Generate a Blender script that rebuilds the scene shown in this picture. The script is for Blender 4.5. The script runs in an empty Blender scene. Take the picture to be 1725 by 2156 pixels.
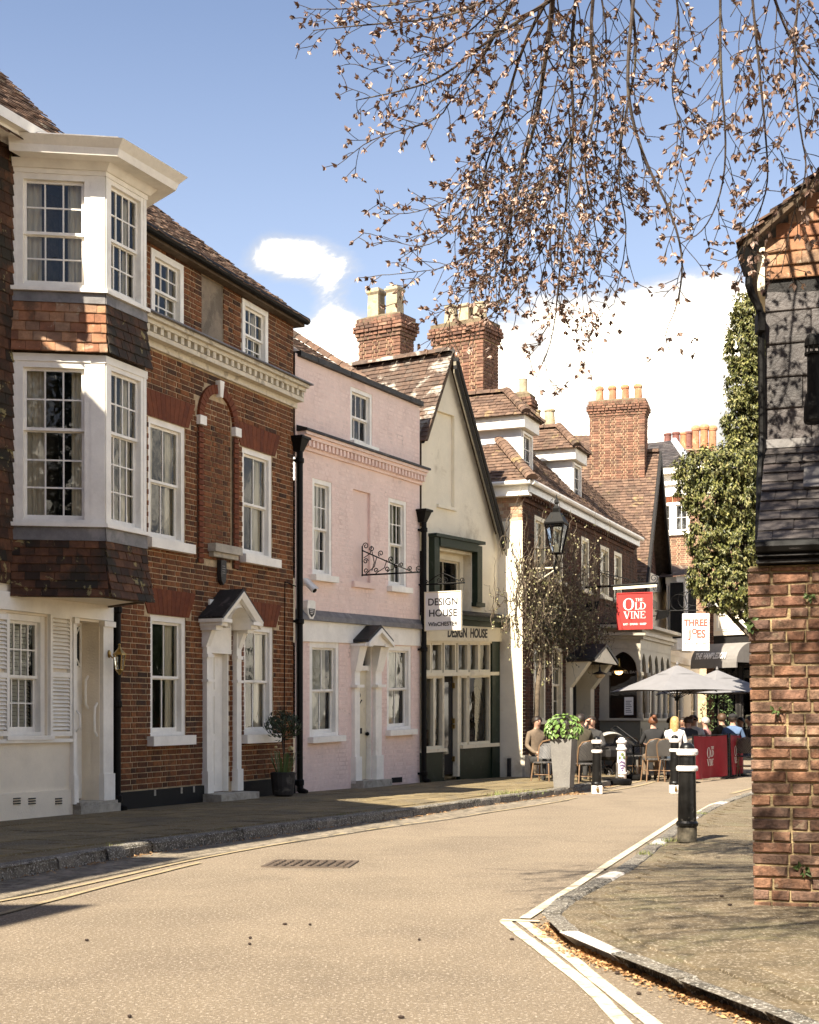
import bpy, bmesh, math, random
from mathutils import Vector, Matrix, Euler
from mathutils import noise as mn
R = random.Random(7)
rad = math.radians
SC = bpy.context.scene
COL = SC.collection
# ------------------------------------------------------------------ camera, sky, sun, exposure
FOC, CX, HY, CH = 3000.0, 862.5, 1520.0, 1.25      # focal length and horizon in photo units (1725 x 2156), eye height in metres
cam = bpy.data.cameras.new('camera'); camo = bpy.data.objects.new('camera', cam); COL.objects.link(camo)
cam.sensor_fit = 'VERTICAL'; cam.sensor_height = 24.0; cam.lens = 24.0*FOC/2156.0
cam.shift_y = (HY-1078.0)/2156.0
cam.clip_start = .1; cam.clip_end = 3000
camo.location = (0, 0, CH); camo.rotation_euler = (rad(90), 0, 0)
cam.dof.use_dof = True; cam.dof.focus_distance = 25.0; cam.dof.aperture_fstop = 8.0
SC.camera = camo
SUN_AZ, SUN_EL = rad(213), rad(46)
sun = bpy.data.lights.new('sun', 'SUN'); sun.energy = 2.0; sun.angle = rad(.5); sun.color = (1, .91, .76)
suno = bpy.data.objects.new('sun', sun); COL.objects.link(suno)
sd = Vector((math.sin(SUN_AZ)*math.cos(SUN_EL), math.cos(SUN_AZ)*math.cos(SUN_EL), math.sin(SUN_EL)))
suno.rotation_euler = sd.to_track_quat('Z', 'Y').to_euler(); suno.location = sd*60
SC.view_settings.view_transform = 'Standard'; SC.view_settings.look = 'None'
SC.view_settings.gamma = 1; SC.view_settings.use_curve_mapping = False
SC.view_settings.exposure = 2.88
SC.cycles.use_denoising = True
SC.cycles.max_bounces = 6; SC.cycles.transparent_max_bounces = 16; SC.cycles.caustics_reflective = False; SC.cycles.caustics_refractive = False

class NT:
    def __init__(s, t): s.t = t; t.nodes.clear()
    def n(s, typ, **k):
        nd = s.t.nodes.new(typ); ins = k.pop('ins', {})
        for a, b in k.items(): setattr(nd, a, b)
        for a, b in ins.items():
            if isinstance(b, bpy.types.NodeSocket): s.t.links.new(b, nd.inputs[a])
            else: nd.inputs[a].default_value = b
        return nd
    def math(s, op, a, b=0., c=0.):
        return s.n('ShaderNodeMath', operation=op, ins={0: a, 1: b, 2: c}).outputs[0]
    def mix(s, f, a, b, mode='MIX'):
        nd = s.n('ShaderNodeMix', data_type='RGBA', blend_type=mode)
        for i, x in ((0, f), (6, a), (7, b)):
            if isinstance(x, bpy.types.NodeSocket): s.t.links.new(x, nd.inputs[i])
            elif i: nd.inputs[i].default_value = (*x[:3], 1)
            else: nd.inputs[i].default_value = x
        return nd.outputs[2]
    def rng(s, v, a, b, c=0., d=1., smooth=True):
        return s.n('ShaderNodeMapRange', interpolation_type='SMOOTHSTEP' if smooth else 'LINEAR', ins={0: v, 1: a, 2: b, 3: c, 4: d}).outputs[0]
    def noise(s, vec, scale, detail=4., rough=.55, dist=0.):
        return s.math('MULTIPLY_ADD', s.noise0(vec, scale, detail, rough, dist), 1.9, -.45)
    def noise0(s, vec, scale, detail=4., rough=.55, dist=0.):
        return s.n('ShaderNodeTexNoise', ins={'Vector': vec, 'Scale': scale, 'Detail': detail, 'Roughness': rough, 'Distortion': dist}).outputs[0]

world = bpy.data.worlds.new('World'); SC.world = world; world.use_nodes = True
w = NT(world.node_tree)
sky = w.n('ShaderNodeTexSky', sky_type='NISHITA', sun_disc=False, sun_elevation=SUN_EL, sun_rotation=SUN_AZ, altitude=50, air_density=1.0, dust_density=.6, ozone_density=2.2)
tc = w.n('ShaderNodeTexCoord').outputs['Generated']
sp = w.n('ShaderNodeSeparateXYZ', ins={0: tc})
zz = w.math('MAXIMUM', sp.outputs[2], .03)
# direction flattened onto a cloud deck, so that banks thin out upwards
flat = w.n('ShaderNodeCombineXYZ', ins={0: sp.outputs[0], 1: sp.outputs[1], 2: w.math('MULTIPLY', sp.outputs[2], 2.1)}).outputs[0]
flat = w.n('ShaderNodeVectorMath', operation='ADD', ins={0: flat, 1: (.31, 2.63, .0)}).outputs[0]
big = w.noise0(flat, 3.1, 3., .5)
fine = w.noise0(flat, 11., 9., .66, .5)
def bump_dir(px, py, r):
    d = Vector(((px-CX)/FOC, 1, (HY-py)/FOC)).normalized()
    dist = w.n('ShaderNodeVectorMath', operation='DISTANCE', ins={0: tc, 1: tuple(d)}).outputs['Value']
    return w.rng(dist, r, 0., 0., 1.)
low = w.rng(sp.outputs[2], .32, .08, 0., .36)
cov = w.math('ADD', w.math('MULTIPLY', big, .42), w.math('MULTIPLY', fine, .78))
cov = w.math('ADD', w.math('ADD', cov, low), .06)
for px, py, r, k in ((530, 545, .034, .19), (585, 528, .04, .25), (650, 535, .042, .21), (715, 550, .04, .18), (780, 560, .035, .14), (1330, 760, .13, .38), (1500, 850, .12, .36), (1130, 800, .10, .3), (690, 725, .045, .34), (760, 760, .05, .25), (1580, 640, .06, .16), (640, 850, .06, .2), (1480, 640, .05, .16),
                     (300, 250, .16, -.6), (420, 450, .05, -.3), (640, 640, .025, -.2), (560, 640, .03, -.25), (740, 630, .025, -.15), (620, 440, .03, -.2), (860, 420, .09, -.5), (860, 60, .2, -.6), (1300, 300, .16, -.6), (1000, 560, .06, -.3), (860, 640, .04, -.2), (1700, 300, .14, -.5)):
    cov = w.math('ADD', cov, w.math('MULTIPLY', bump_dir(px, py, r), k))
mask = w.rng(cov, .62, .98)
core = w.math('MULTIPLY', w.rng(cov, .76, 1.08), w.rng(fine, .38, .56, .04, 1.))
shade = w.rng(w.noise0(flat, 6., 5., .6), .3, .75)
skyc = w.mix(1., sky.outputs[0], (.485, .465, .485), 'MULTIPLY')
cl = w.mix(shade, (2.2, 2.18, 2.16), (3.3, 3.2, 3.1))
core = w.math('MULTIPLY', core, w.rng(sp.outputs[2], .12, .62, .26, 1.))  # overhead cloud cores made brighter than low ones, as added fill light
cl = w.mix(core, cl, (42., 37., 28.5))  # core radiance raised far above white to lift the shaded fronts
skyc = w.mix(w.rng(sp.outputs[2], .05, .55, .30, .03), skyc, (4.4, 4.65, 4.9))
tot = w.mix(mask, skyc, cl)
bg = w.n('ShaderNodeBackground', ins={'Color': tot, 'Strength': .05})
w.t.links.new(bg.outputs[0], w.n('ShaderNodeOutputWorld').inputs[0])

# ------------------------------------------------------------------ materials
MATS = {}
def M(name, col=(.5, .5, .5), rough=.7, cols=None, var=.18, vs=5., bump=0., bs=60., dirt=None, dirt2=None, metal=0., spec=.4, speck=None, stretch=None, emit=None, coat=0.):
    m = bpy.data.materials.new(name); m.use_nodes = True; t = NT(m.node_tree)
    pos = t.n('ShaderNodeNewGeometry'); P = pos.outputs['Position']
    if stretch: P = t.n('ShaderNodeVectorMath', operation='MULTIPLY', ins={0: P, 1: stretch}).outputs[0]
    rnd = t.math('FRACT', t.math('ADD', t.n('ShaderNodeObjectInfo').outputs['Random'], pos.outputs['Random Per Island']))
    if cols:
        cr = t.n('ShaderNodeValToRGB', ins={0: rnd}); cr.color_ramp.interpolation = 'LINEAR'
        el = cr.color_ramp.elements
        while len(el) < len(cols): el.new(.5)
        for i, c in enumerate(cols): el[i].position = i/(len(cols)-1); el[i].color = (*c, 1)
        c = cr.outputs[0]
    else:
        c = t.mix(0., col, col)
    nz = t.noise(P, vs, 6., .7)
    c = t.mix(1., c, t.n('ShaderNodeCombineColor', ins={i: t.rng(nz, .25, .75, 1-var, 1+var, False) for i in range(3)}).outputs[0], 'MULTIPLY')
    for dd in (dirt, dirt2):
        if dd:
            dc, ds, lo, hi = dd[:4]; am = dd[4] if len(dd) > 4 else 1.
            c = t.mix(t.rng(t.noise(P, ds, 7., .65, .4), lo, hi, 0., am), c, dc)
    if speck:
        sc_, ss, lo, hi = speck
        c = t.mix(t.rng(t.noise(P, ss, 2., .5), lo, hi), c, sc_)
    b = t.n('ShaderNodeBsdfPrincipled', ins={'Base Color': c, 'Roughness': rough, 'Metallic': metal, 'Specular IOR Level': spec, 'Coat Weight': coat})
    if bump:
        bn = t.n('ShaderNodeBump', ins={'Strength': min(1, bump), 'Distance': .01, 'Height': t.noise(P, bs, 5., .6)})
        t.t.links.new(bn.outputs[0], b.inputs['Normal'])
    if emit:
        b.inputs['Emission Color'].default_value = (*emit[0], 1); b.inputs['Emission Strength'].default_value = emit[1]
    t.t.links.new(b.outputs[0], t.n('ShaderNodeOutputMaterial').inputs[0])
    MATS[name] = m
    return m
def glass_mat(name, tint=(.9, .93, .93), refl=.07, wob=.25):
    m = bpy.data.materials.new(name); m.use_nodes = True; t = NT(m.node_tree)
    P = t.n('ShaderNodeNewGeometry').outputs['Position']
    bn = t.n('ShaderNodeBump', ins={'Strength': wob*.6, 'Distance': .01, 'Height': t.noise(P, 3.5, 2., .5)})
    fr = t.n('ShaderNodeFresnel', ins={'IOR': 1.52, 'Normal': bn.outputs[0]})
    gl = t.n('ShaderNodeBsdfGlossy', ins={'Roughness': .02, 'Normal': bn.outputs[0]})
    tr = t.n('ShaderNodeBsdfTransparent', ins={'Color': (*tint, 1)})
    mx = t.n('ShaderNodeMixShader', ins={0: t.math('ADD', t.math('MULTIPLY', fr.outputs[0], .9), 0.), 1: tr.outputs[0], 2: gl.outputs[0]})
    t.t.links.new(mx.outputs[0], t.n('ShaderNodeOutputMaterial').inputs[0]); MATS[name] = m
    return m
GLASS = glass_mat('window glass')
WHITE = M('white paint', (.88, .84, .755), .5, var=.07, vs=3, bump=.12, bs=30, dirt=((.5, .43, .33), 2.2, .6, 1.1, .45))
CREAM = M('cream paint', (.74, .66, .48), .5, var=.05, vs=3, dirt=((.4, .35, .26), 3., .6, .85, .45))
WREND = M('white render', (.86, .765, .61), .85, var=.06, vs=1.2, bump=.35, bs=45, dirt=((.55, .48, .37), 1.1, .55, 1.1, .4))
PINK = M('pink limewash', (.84, .65, .57), .9, var=.06, vs=1.3, bump=.3, bs=30, dirt=((.62, .44, .375), 1.6, .5, .85, .6), dirt2=((.3, .22, .18), 2.2, .72, .9, .5))
PINKB = M('pink painted brick', rough=.9, cols=[(.84, .65, .57), (.86, .68, .60), (.81, .62, .54)], var=.07, vs=6, bump=.5, bs=50, dirt=((.5, .38, .33), 2., .66, .9, .4))
YREND = M('cream render', (.82, .74, .57), .9, var=.06, vs=1.4, bump=.3, bs=40, dirt=((.42, .33, .2), 1.3, .6, .85, .45))
MORTAR = M('lime mortar', (.48, .36, .22), .95, var=.25, vs=9, bump=.5, bs=80)
MORTARD = M('dark mortar', (.10, .07, .045), .95, var=.3, vs=9, bump=.5)
BRICK = M('red brick', rough=.85, cols=[(.05, .02, .009), (.165, .056, .017), (.215, .075, .023), (.115, .039, .014), (.25, .095, .032)], var=.35, vs=14, bump=.6, bs=90, dirt=((.04, .025, .018), 1.4, .58, .82, .75))
RUBBED = M('orange rubbed brick', rough=.85, cols=[(.14, .036, .013), (.17, .047, .016), (.12, .031, .012)], var=.22, vs=10, bump=.3, bs=90)
BRICKC = M('chimney brick', rough=.9, cols=[(.17, .085, .055), (.25, .13, .085), (.21, .105, .068), (.115, .06, .042), (.29, .175, .115)], var=.3, vs=9, bump=.6, bs=70, dirt=((.09, .06, .045), 1.5, .55, .8, .7))
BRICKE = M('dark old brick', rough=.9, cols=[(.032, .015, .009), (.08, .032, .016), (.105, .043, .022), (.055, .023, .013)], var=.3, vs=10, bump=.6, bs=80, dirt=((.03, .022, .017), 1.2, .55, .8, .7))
BRICKW = M('weathered wall brick', rough=.9, cols=[(.16, .08, .048), (.25, .13, .075), (.14, .068, .045), (.30, .18, .115), (.09, .05, .038), (.25, .15, .10)], var=.5, vs=16, bump=.7, bs=60, dirt=((.07, .045, .033), 4., .48, .85, .85), dirt2=((.42, .34, .22), 5., .66, .9, .75))
MORTARW = M('yellow wall mortar', (.34, .255, .135), .95, var=.3, vs=12, bump=.9, bs=50, dirt=((.2, .15, .09), 3, .5, .8, .7))
PLINTH = M('black bitumen plinth', (.005, .004, .003), .75, var=.3, vs=6, bump=.4)
TILE = M('clay roof tile', rough=.9, cols=[(.075, .045, .03), (.13, .075, .05), (.17, .105, .07), (.10, .062, .044), (.055, .036, .028)], var=.3, vs=8, bump=.5, bs=60, dirt=((.33, .29, .22), 3.2, .62, .78, .55), dirt2=((.035, .028, .02), 1.7, .56, .78, .6))
TILEE = M('brown roof tile', rough=.9, cols=[(.10, .06, .042), (.14, .085, .058), (.175, .11, .075), (.08, .05, .037)], var=.28, vs=8, bump=.5, bs=60, dirt=((.36, .27, .12), 3., .66, .8, .5), dirt2=((.06, .045, .03), 1.7, .6, .8, .5))
TILEL = M('lichened roof tile', rough=.9, cols=[(.07, .045, .034), (.12, .075, .052), (.09, .065, .05)], var=.3, vs=8, bump=.5, bs=60, dirt=((.42, .38, .32), 1.8, .5, .66, .75), dirt2=((.03, .025, .02), 2.7, .6, .8, .5))
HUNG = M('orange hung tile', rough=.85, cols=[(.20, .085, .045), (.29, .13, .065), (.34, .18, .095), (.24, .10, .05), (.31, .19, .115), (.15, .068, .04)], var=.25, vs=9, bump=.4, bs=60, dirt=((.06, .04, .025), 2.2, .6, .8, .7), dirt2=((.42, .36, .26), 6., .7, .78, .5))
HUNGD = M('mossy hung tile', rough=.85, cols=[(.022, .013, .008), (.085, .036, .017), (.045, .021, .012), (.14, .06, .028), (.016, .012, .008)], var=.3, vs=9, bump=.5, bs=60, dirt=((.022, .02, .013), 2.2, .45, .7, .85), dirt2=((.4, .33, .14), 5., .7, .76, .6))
SLATE = M('grey slate', rough=.55, cols=[(.036, .031, .029), (.06, .051, .048), (.085, .072, .067), (.048, .038, .036), (.10, .087, .08)], var=.3, vs=7, bump=.4, bs=40, dirt=((.26, .23, .2), 3., .6, .9, .5), dirt2=((.03, .026, .024), 2., .55, .85, .6))
LEAD = M('weathered lead', (.16, .15, .145), .55, var=.25, vs=5, bump=.2, dirt=((.32, .3, .28), 3., .55, .8, .5))
DLEAD = M('dark lead', (.022, .02, .0185), .6, var=.35, vs=6, bump=.3, dirt=((.16, .14, .12), 4., .6, .8, .5))
IRON = M('black painted iron', (.005, .0045, .004), .55, var=.3, vs=9, bump=.15, bs=30, spec=.15)
IRONW = M('worn black bollard paint', (.008, .0075, .007), .34, var=.35, vs=5, bump=.25, bs=25, dirt=((.10, .09, .08), 9., .7, .8, .6), spec=.3)
WPAINT = M('white bollard paint', (.78, .72, .67), .5, var=.08, vs=6, bump=.2, dirt=((.2, .17, .15), 12., .66, .74, .7))
GREEN = M('dark green paint', (.009, .020, .009), .5, var=.2, vs=4, dirt=((.05, .06, .045), 5., .6, .8, .5))
BLACKW = M('black stained timber', (.008, .0065, .0055), .7, var=.4, vs=6, bump=.4)
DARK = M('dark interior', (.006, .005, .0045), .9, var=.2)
CURTAIN = M('curtain linen', (.74, .64, .47), .9, var=.12, vs=3, stretch=(6, 6, .4))
SHUT = M('painted interior shutter', (.60, .56, .46), .6, var=.05)
STONE = M('pale stone', (.42, .38, .31), .85, var=.2, vs=6, bump=.4, dirt=((.15, .13, .1), 3., .55, .8, .6))
BRASS = M('aged brass', (.45, .30, .10), .35, metal=.9, var=.2)
POTC = M('buff clay chimney pot', (.40, .33, .225), .85, var=.2, vs=6, bump=.3, dirt=((.2, .17, .11), 4., .5, .75, .7), dirt2=((.5, .36, .08), 6, .66, .75, .6))
POTR = M('terracotta chimney pot', rough=.85, cols=[(.40, .17, .08), (.46, .22, .11), (.36, .15, .08)], var=.2, vs=6, bump=.3, dirt=((.5, .38, .22), 4., .55, .75, .6))
POTD = M('dark red chimney pot', (.17, .065, .05), .7, var=.2, vs=6)
REDS = M('red sign paint', (.40, .035, .03), .45, var=.06)
INK = M('dark sign lettering', (.03, .025, .022), .6, var=.05)
SWHITE = M('white sign face', (.80, .77, .72), .5, var=.03)
LETW = M('white sign lettering', (.82, .78, .72), .5, var=.02)
RUST = M('rust red lettering', (.30, .08, .05), .6, var=.1)
BARK = M('twig bark', (.055, .038, .028), .8, var=.35, vs=12, bump=.3, dirt=((.16, .14, .09), 5, .55, .75, .5))
BARKP = M('pale climber bark', (.12, .09, .06), .85, var=.35, vs=10, bump=.5)

# ------------------------------------------------------------------ mesh builder
def gp(px, py, h=0.):                    # point on a horizontal plane of height h seen at a photo position
    s = (py-HY)/(CH-h); return Vector(((px-CX)/s, FOC/s, h))
def at(px, py, Y):                       # point at distance Y
    return Vector(((px-CX)/FOC*Y, Y, CH-(py-HY)/FOC*Y))
class MB:
    def __init__(s): s.v = []; s.f = []; s.mi = []; s.cur = 0; s.sm = False
    def face(s, *pts):
        i = len(s.v); s.v += [tuple(p) for p in pts]; s.f.append(tuple(range(i, i+len(pts)))); s.mi.append(s.cur)
    def mesh(s, vs, fs):
        i = len(s.v); s.v += [tuple(p) for p in vs]
        for f in fs: s.f.append(tuple(i+k for k in f)); s.mi.append(s.cur)
    def hexa(s, p):      # p: 0-3 bottom loop, 4-7 top loop
        s.mesh(p, [(3, 2, 1, 0), (4, 5, 6, 7), (0, 1, 5, 4), (1, 2, 6, 5), (2, 3, 7, 6), (3, 0, 4, 7)])
    def box(s, x0, x1, y0, y1, z0, z1, bev=0.):
        if bev <= 0:
            s.hexa([(x0, y0, z0), (x1, y0, z0), (x1, y1, z0), (x0, y1, z0), (x0, y0, z1), (x1, y0, z1), (x1, y1, z1), (x0, y1, z1)]); return
        b = min(bev, abs(x1-x0)*.4, abs(y1-y0)*.4, abs(z1-z0)*.4)
        bm = bmesh.new(); r = bmesh.ops.create_cube(bm, size=1)
        for v in bm.verts: v.co = ((x0+x1)/2+v.co.x*(x1-x0), (y0+y1)/2+v.co.y*(y1-y0), (z0+z1)/2+v.co.z*(z1-z0))
        bmesh.ops.bevel(bm, geom=bm.edges[:], offset=b, segments=1, affect='EDGES')
        bm.verts.index_update(); s.mesh([v.co[:] for v in bm.verts], [[v.index for v in f.verts] for f in bm.faces]); bm.free()
    def tube(s, pts, r, n=6, cap=True):
        pts = [Vector(p) for p in pts]; rs = r if isinstance(r, (list, tuple)) else [r]*len(pts)
        rings = []; up = None
        for i, p in enumerate(pts):
            d = (pts[min(i+1, len(pts)-1)]-pts[max(i-1, 0)])
            d = d.normalized() if d.length > 1e-9 else Vector((0, 0, 1))
            if up is None: up = Vector((0, 0, 1)) if abs(d.z) < .9 else Vector((1, 0, 0))
            a = d.cross(up); a = a.normalized() if a.length > 1e-6 else d.orthogonal().normalized()
            b = a.cross(d).normalized(); up = b
            rings.append([p+(a*math.cos(2*math.pi*k/n)+b*math.sin(2*math.pi*k/n))*rs[i] for k in range(n)])
        vs = [q for rg in rings for q in rg]; fs = []
        for i in range(len(pts)-1):
            for k in range(n): fs.append((i*n+k, i*n+(k+1) % n, (i+1)*n+(k+1) % n, (i+1)*n+k))
        if cap: fs.append(tuple(reversed(range(n)))); fs.append(tuple((len(pts)-1)*n+k for k in range(n)))
        s.mesh(vs, fs)
    def lathe(s, prof, c=(0, 0, 0), n=16, sq=False, ang=0.):
        vs = []; fs = []
        for r, z in prof:
            for k in range(n):
                a = ang+2*math.pi*(k+(.5 if sq else 0))/n
                vs.append((c[0]+r*math.cos(a), c[1]+r*math.sin(a), c[2]+z))
        for i in range(len(prof)-1):
            for k in range(n): fs.append((i*n+k, i*n+(k+1) % n, (i+1)*n+(k+1) % n, (i+1)*n+k))
        fs.append(tuple(reversed(range(n)))); fs.append(tuple((len(prof)-1)*n+k for k in range(n)))
        s.mesh(vs, fs)
    def poly(s, pts, d):  # prism: polygon pts extruded by vector d
        pts = [Vector(p) for p in pts]; d = Vector(d); n = len(pts)
        s.mesh(pts+[p+d for p in pts], [tuple(reversed(range(n))), tuple(range(n, 2*n))]+[(k, (k+1) % n, n+(k+1) % n, n+k) for k in range(n)])
    def ball(s, c, r, sx=1., sy=1., sz=1., n=10, m=6):
        prof = [(math.sin(math.pi*i/m), -math.cos(math.pi*i/m)) for i in range(m+1)]
        vs = []; fs = []
        for a, z in prof:
            for k in range(n):
                vs.append((c[0]+r*sx*max(a, .01)*math.cos(2*math.pi*k/n), c[1]+r*sy*max(a, .01)*math.sin(2*math.pi*k/n), c[2]+r*sz*z))
        for i in range(m):
            for k in range(n): fs.append((i*n+k, i*n+(k+1) % n, (i+1)*n+(k+1) % n, (i+1)*n+k))
        s.mesh(vs, fs)
    def build(s, name, mats, parent=None, xf=None, off=None, smooth=False, fix=True):
        me = bpy.data.meshes.new(name)
        vs = [xf(*v) for v in s.v] if xf else [Vector(v) for v in s.v]
        if off is None: off = parent['_loc'] if parent is not None and '_loc' in parent else (0, 0, 0)
        o3 = Vector(off)
        me.from_pydata([Vector(v)-o3 for v in vs], [], s.f)
        if fix and len(s.f) < 60000:
            bm = bmesh.new(); bm.from_mesh(me); bmesh.ops.recalc_face_normals(bm, faces=bm.faces); bm.to_mesh(me); bm.free()
        for m in (mats if isinstance(mats, (list, tuple)) else [mats]): me.materials.append(m)
        if any(s.mi): me.polygons.foreach_set('material_index', s.mi)
        if smooth: me.polygons.foreach_set('use_smooth', [True]*len(me.polygons))
        o = bpy.data.objects.new(name, me); COL.objects.link(o)
        if parent is not None:
            o.parent = parent
            if '_loc' in parent: o['_loc'] = parent['_loc']
        return o
def tag(o, label=None, cat=None, group=None, kind=None):
    if label: o['label'] = label
    if cat: o['category'] = cat
    if group: o['group'] = group
    if kind: o['kind'] = kind
    return o
def thing(name, label, cat, loc=(0, 0, 0), rz=0., group=None, world=True):
    o = bpy.data.objects.new(name, None); COL.objects.link(o); o.empty_display_size = .2
    o.location = loc; o.rotation_euler = (0, 0, rz)
    if world: o['_loc'] = tuple(loc)
    return tag(o, label, cat, group)
def kids(o): return [c for c in bpy.data.objects if c.parent == o]
def copy_tree(root, loc, rz=0., label=None, scale=None):
    ks = [(c, kids(c)) for c in kids(root)]
    r = root.copy(); COL.objects.link(r); r.location = loc; r.rotation_euler = (0, 0, rz)
    if scale: r.scale = (scale,)*3
    if label: r['label'] = label
    for c, gs in ks:
        d = c.copy(); COL.objects.link(d); d.parent = r
        for g in gs:
            e = g.copy(); COL.objects.link(e); e.parent = d
    return r

# ------------------------------------------------------------------ surfaces that carry pieces
class Quad:              # bilinear sheet c00 (u0 v0), c10 (u1 v0), c01, c11; u and v in metres, n along the normal
    def __init__(s, c00, c10, c01, c11, flip=False):
        s.c = [Vector(p) for p in (c00, c10, c01, c11)]
        s.L = ((s.c[1]-s.c[0]).length+(s.c[3]-s.c[2]).length)/2; s.H = ((s.c[2]-s.c[0]).length+(s.c[3]-s.c[1]).length)/2
        s.nv = ((s.c[1]+s.c[3]-s.c[0]-s.c[2]).cross(s.c[2]+s.c[3]-s.c[0]-s.c[1])).normalized()
        if flip: s.nv = -s.nv
    def P(s, u, n, v):
        a, b = u/s.L, v/s.H; c = s.c
        return (c[0]*(1-a)+c[1]*a)*(1-b)+(c[2]*(1-a)+c[3]*a)*b+s.nv*n
def interp(x, xs, ys):
    if x <= xs[0]: return ys[0]+(x-xs[0])
    for i in range(len(xs)-1):
        if x <= xs[i+1]: return ys[i]+(ys[i+1]-ys[i])*(x-xs[i])/(xs[i+1]-xs[i])
    return ys[-1]+(x-xs[-1])
class Fac:               # upright facade from plan point A to B; ref lines (photo height at A end, at B end), the first is the foot
    def __init__(s, A, B, lines):
        s.A = Vector((A[0], A[1])); s.B = Vector((B[0], B[1])); s.d = (s.B-s.A); s.L = s.d.length; s.d.normalize()
        s.nr = Vector((s.d.y, -s.d.x))
        s.zl = [CH-(y-HY)/FOC*s.A.y for y, _ in lines]; s.zr = [CH-(y-HY)/FOC*s.B.y for _, y in lines]
        b = (s.zl[0]+s.zr[0])/2
        s.vs = [(a+c)/2-b for a, c in zip(s.zl, s.zr)]
        s.nv = Vector((s.nr.x, s.nr.y, 0))
    def P(s, u, n, v):
        t = u/s.L; z = interp(v, s.vs, s.zl)*(1-t)+interp(v, s.vs, s.zr)*t
        return Vector((s.A.x+s.d.x*u+s.nr.x*n, s.A.y+s.d.y*u+s.nr.y*n, z))
    def u(s, px, n=0.):
        k = (px-CX)/FOC; ax, ay = s.A.x+s.nr.x*n, s.A.y+s.nr.y*n
        return (k*ay-ax)/(s.d.x-k*s.d.y)
    def v(s, u, py, n=0.):
        y = s.A.y+s.d.y*u+s.nr.y*n; z = CH-(py-HY)/FOC*y; lo, hi = -4., 30.
        for _ in range(40):
            m = (lo+hi)/2
            if s.P(u, n, m).z < z: lo = m
            else: hi = m
        return lo
    def r(s, x0, x1, yt, yb, n=0.):      # photo rectangle (heights at its middle) -> u0,u1,v0,v1
        a, b = s.u(x0, n), s.u(x1, n); c = (a+b)/2
        return a, b, s.v(c, yb, n), s.v(c, yt, n)

def unit_piece(name, mat, bev=.06, wob=0.):
    rr = random.Random(hash(name) % 999); b = bev; q = lambda: rr.uniform(-wob, wob)
    v = [(-.5, 0, -.5), (.5, 0, -.5), (.5, 0, .5), (-.5, 0, .5)]
    v += [(-.5, .75, -.5), (.5, .75, -.5), (.5, .75, .5), (-.5, .75, .5)]
    v += [(-.5+b*.5+q(), 1, -.5+b+q()), (.5-b*.5+q(), 1, -.5+b+q()), (.5-b*.5+q(), 1, .5-b+q()), (-.5+b*.5+q(), 1, .5-b+q())]
    f = [(0, 1, 5, 4), (1, 2, 6, 5), (2, 3, 7, 6), (3, 0, 4, 7), (4, 5, 9, 8), (5, 6, 10, 9), (6, 7, 11, 10), (7, 4, 8, 11), (8, 9, 10, 11)]
    me = bpy.data.meshes.new(name); me.from_pydata(v, [], f); me.materials.append(mat)
    return me, v, f
UNITS = {}
def pieces(surf, rects, parent, name, mat, th=.03, nb=.006, nt=None, jit=.0, limit=300, bev=.08, twist=0., wob=.02, n0=0., stuff=None):
    """rects: (u0,u1,v0,v1). Front face lies nb above the sheet at its lower edge, nt at its upper one. The nearest `limit` are objects."""
    nt = nb if nt is None else nt
    key = (name, mat.name, bev)
    if key not in UNITS: UNITS[key] = [unit_piece('%s' % name, mat, bev, wob*(i > 0)) for i in range(4)]
    un = UNITS[key]
    out = []
    for u0, u1, v0, v1 in rects:
        uc, vc = (u0+u1)/2, (v0+v1)/2; c = surf.P(uc, 0, vc)
        out.append(((u1-u0)*(v1-v0)/(max(1., c.y)**2), u0, u1, v0, v1))
    if len(out) > limit: out.sort(key=lambda t: -t[0])
    off = Vector(parent['_loc']) if '_loc' in parent else Vector((0, 0, 0))
    mb = MB()
    for i, (_, u0, u1, v0, v1) in enumerate(out):
        j = R.uniform(-jit, jit); tw = R.uniform(-twist, twist)
        uc, vc = (u0+u1)/2, (v0+v1)/2
        a, b = surf.P(u0, nb+j+n0, vc), surf.P(u1, nb+j+n0+tw, vc)
        lo, hi = surf.P(uc, nb+j+n0, v0), surf.P(uc, nt+j*.5+n0, v1)
        X, Z = b-a, hi-lo; Y = Z.cross(X).normalized()
        if Y.dot(surf.nv) < 0: Y = -Y; 
        ctr = (lo+hi)/2-Y*th
        me, uv_, fs = un[R.randrange(4)]
        if i < limit:
            o = bpy.data.objects.new(name, me); COL.objects.link(o); o.parent = parent
            zx = Z.normalized(); yx = Y; xx = yx.cross(zx)
            if xx.dot(X) < 0: xx = -xx; yx = -yx; o.location = ctr-off
            m = Matrix((xx, Y if yx.dot(Y) > 0 else Y, zx)).transposed()
            if m.determinant() < 0: m = Matrix((-xx, Y, zx)).transposed()
            o.rotation_euler = m.to_euler(); o.scale = (X.length, th, Z.length); o.location = ctr-off
        else:
            mb.mesh([ctr+X*p[0]+Y*(th*p[1])+Z*p[2] for p in uv_], fs)
    if mb.v:
        o = mb.build(stuff or name+'_field', mat, parent, fix=False); o['kind'] = 'stuff'

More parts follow.
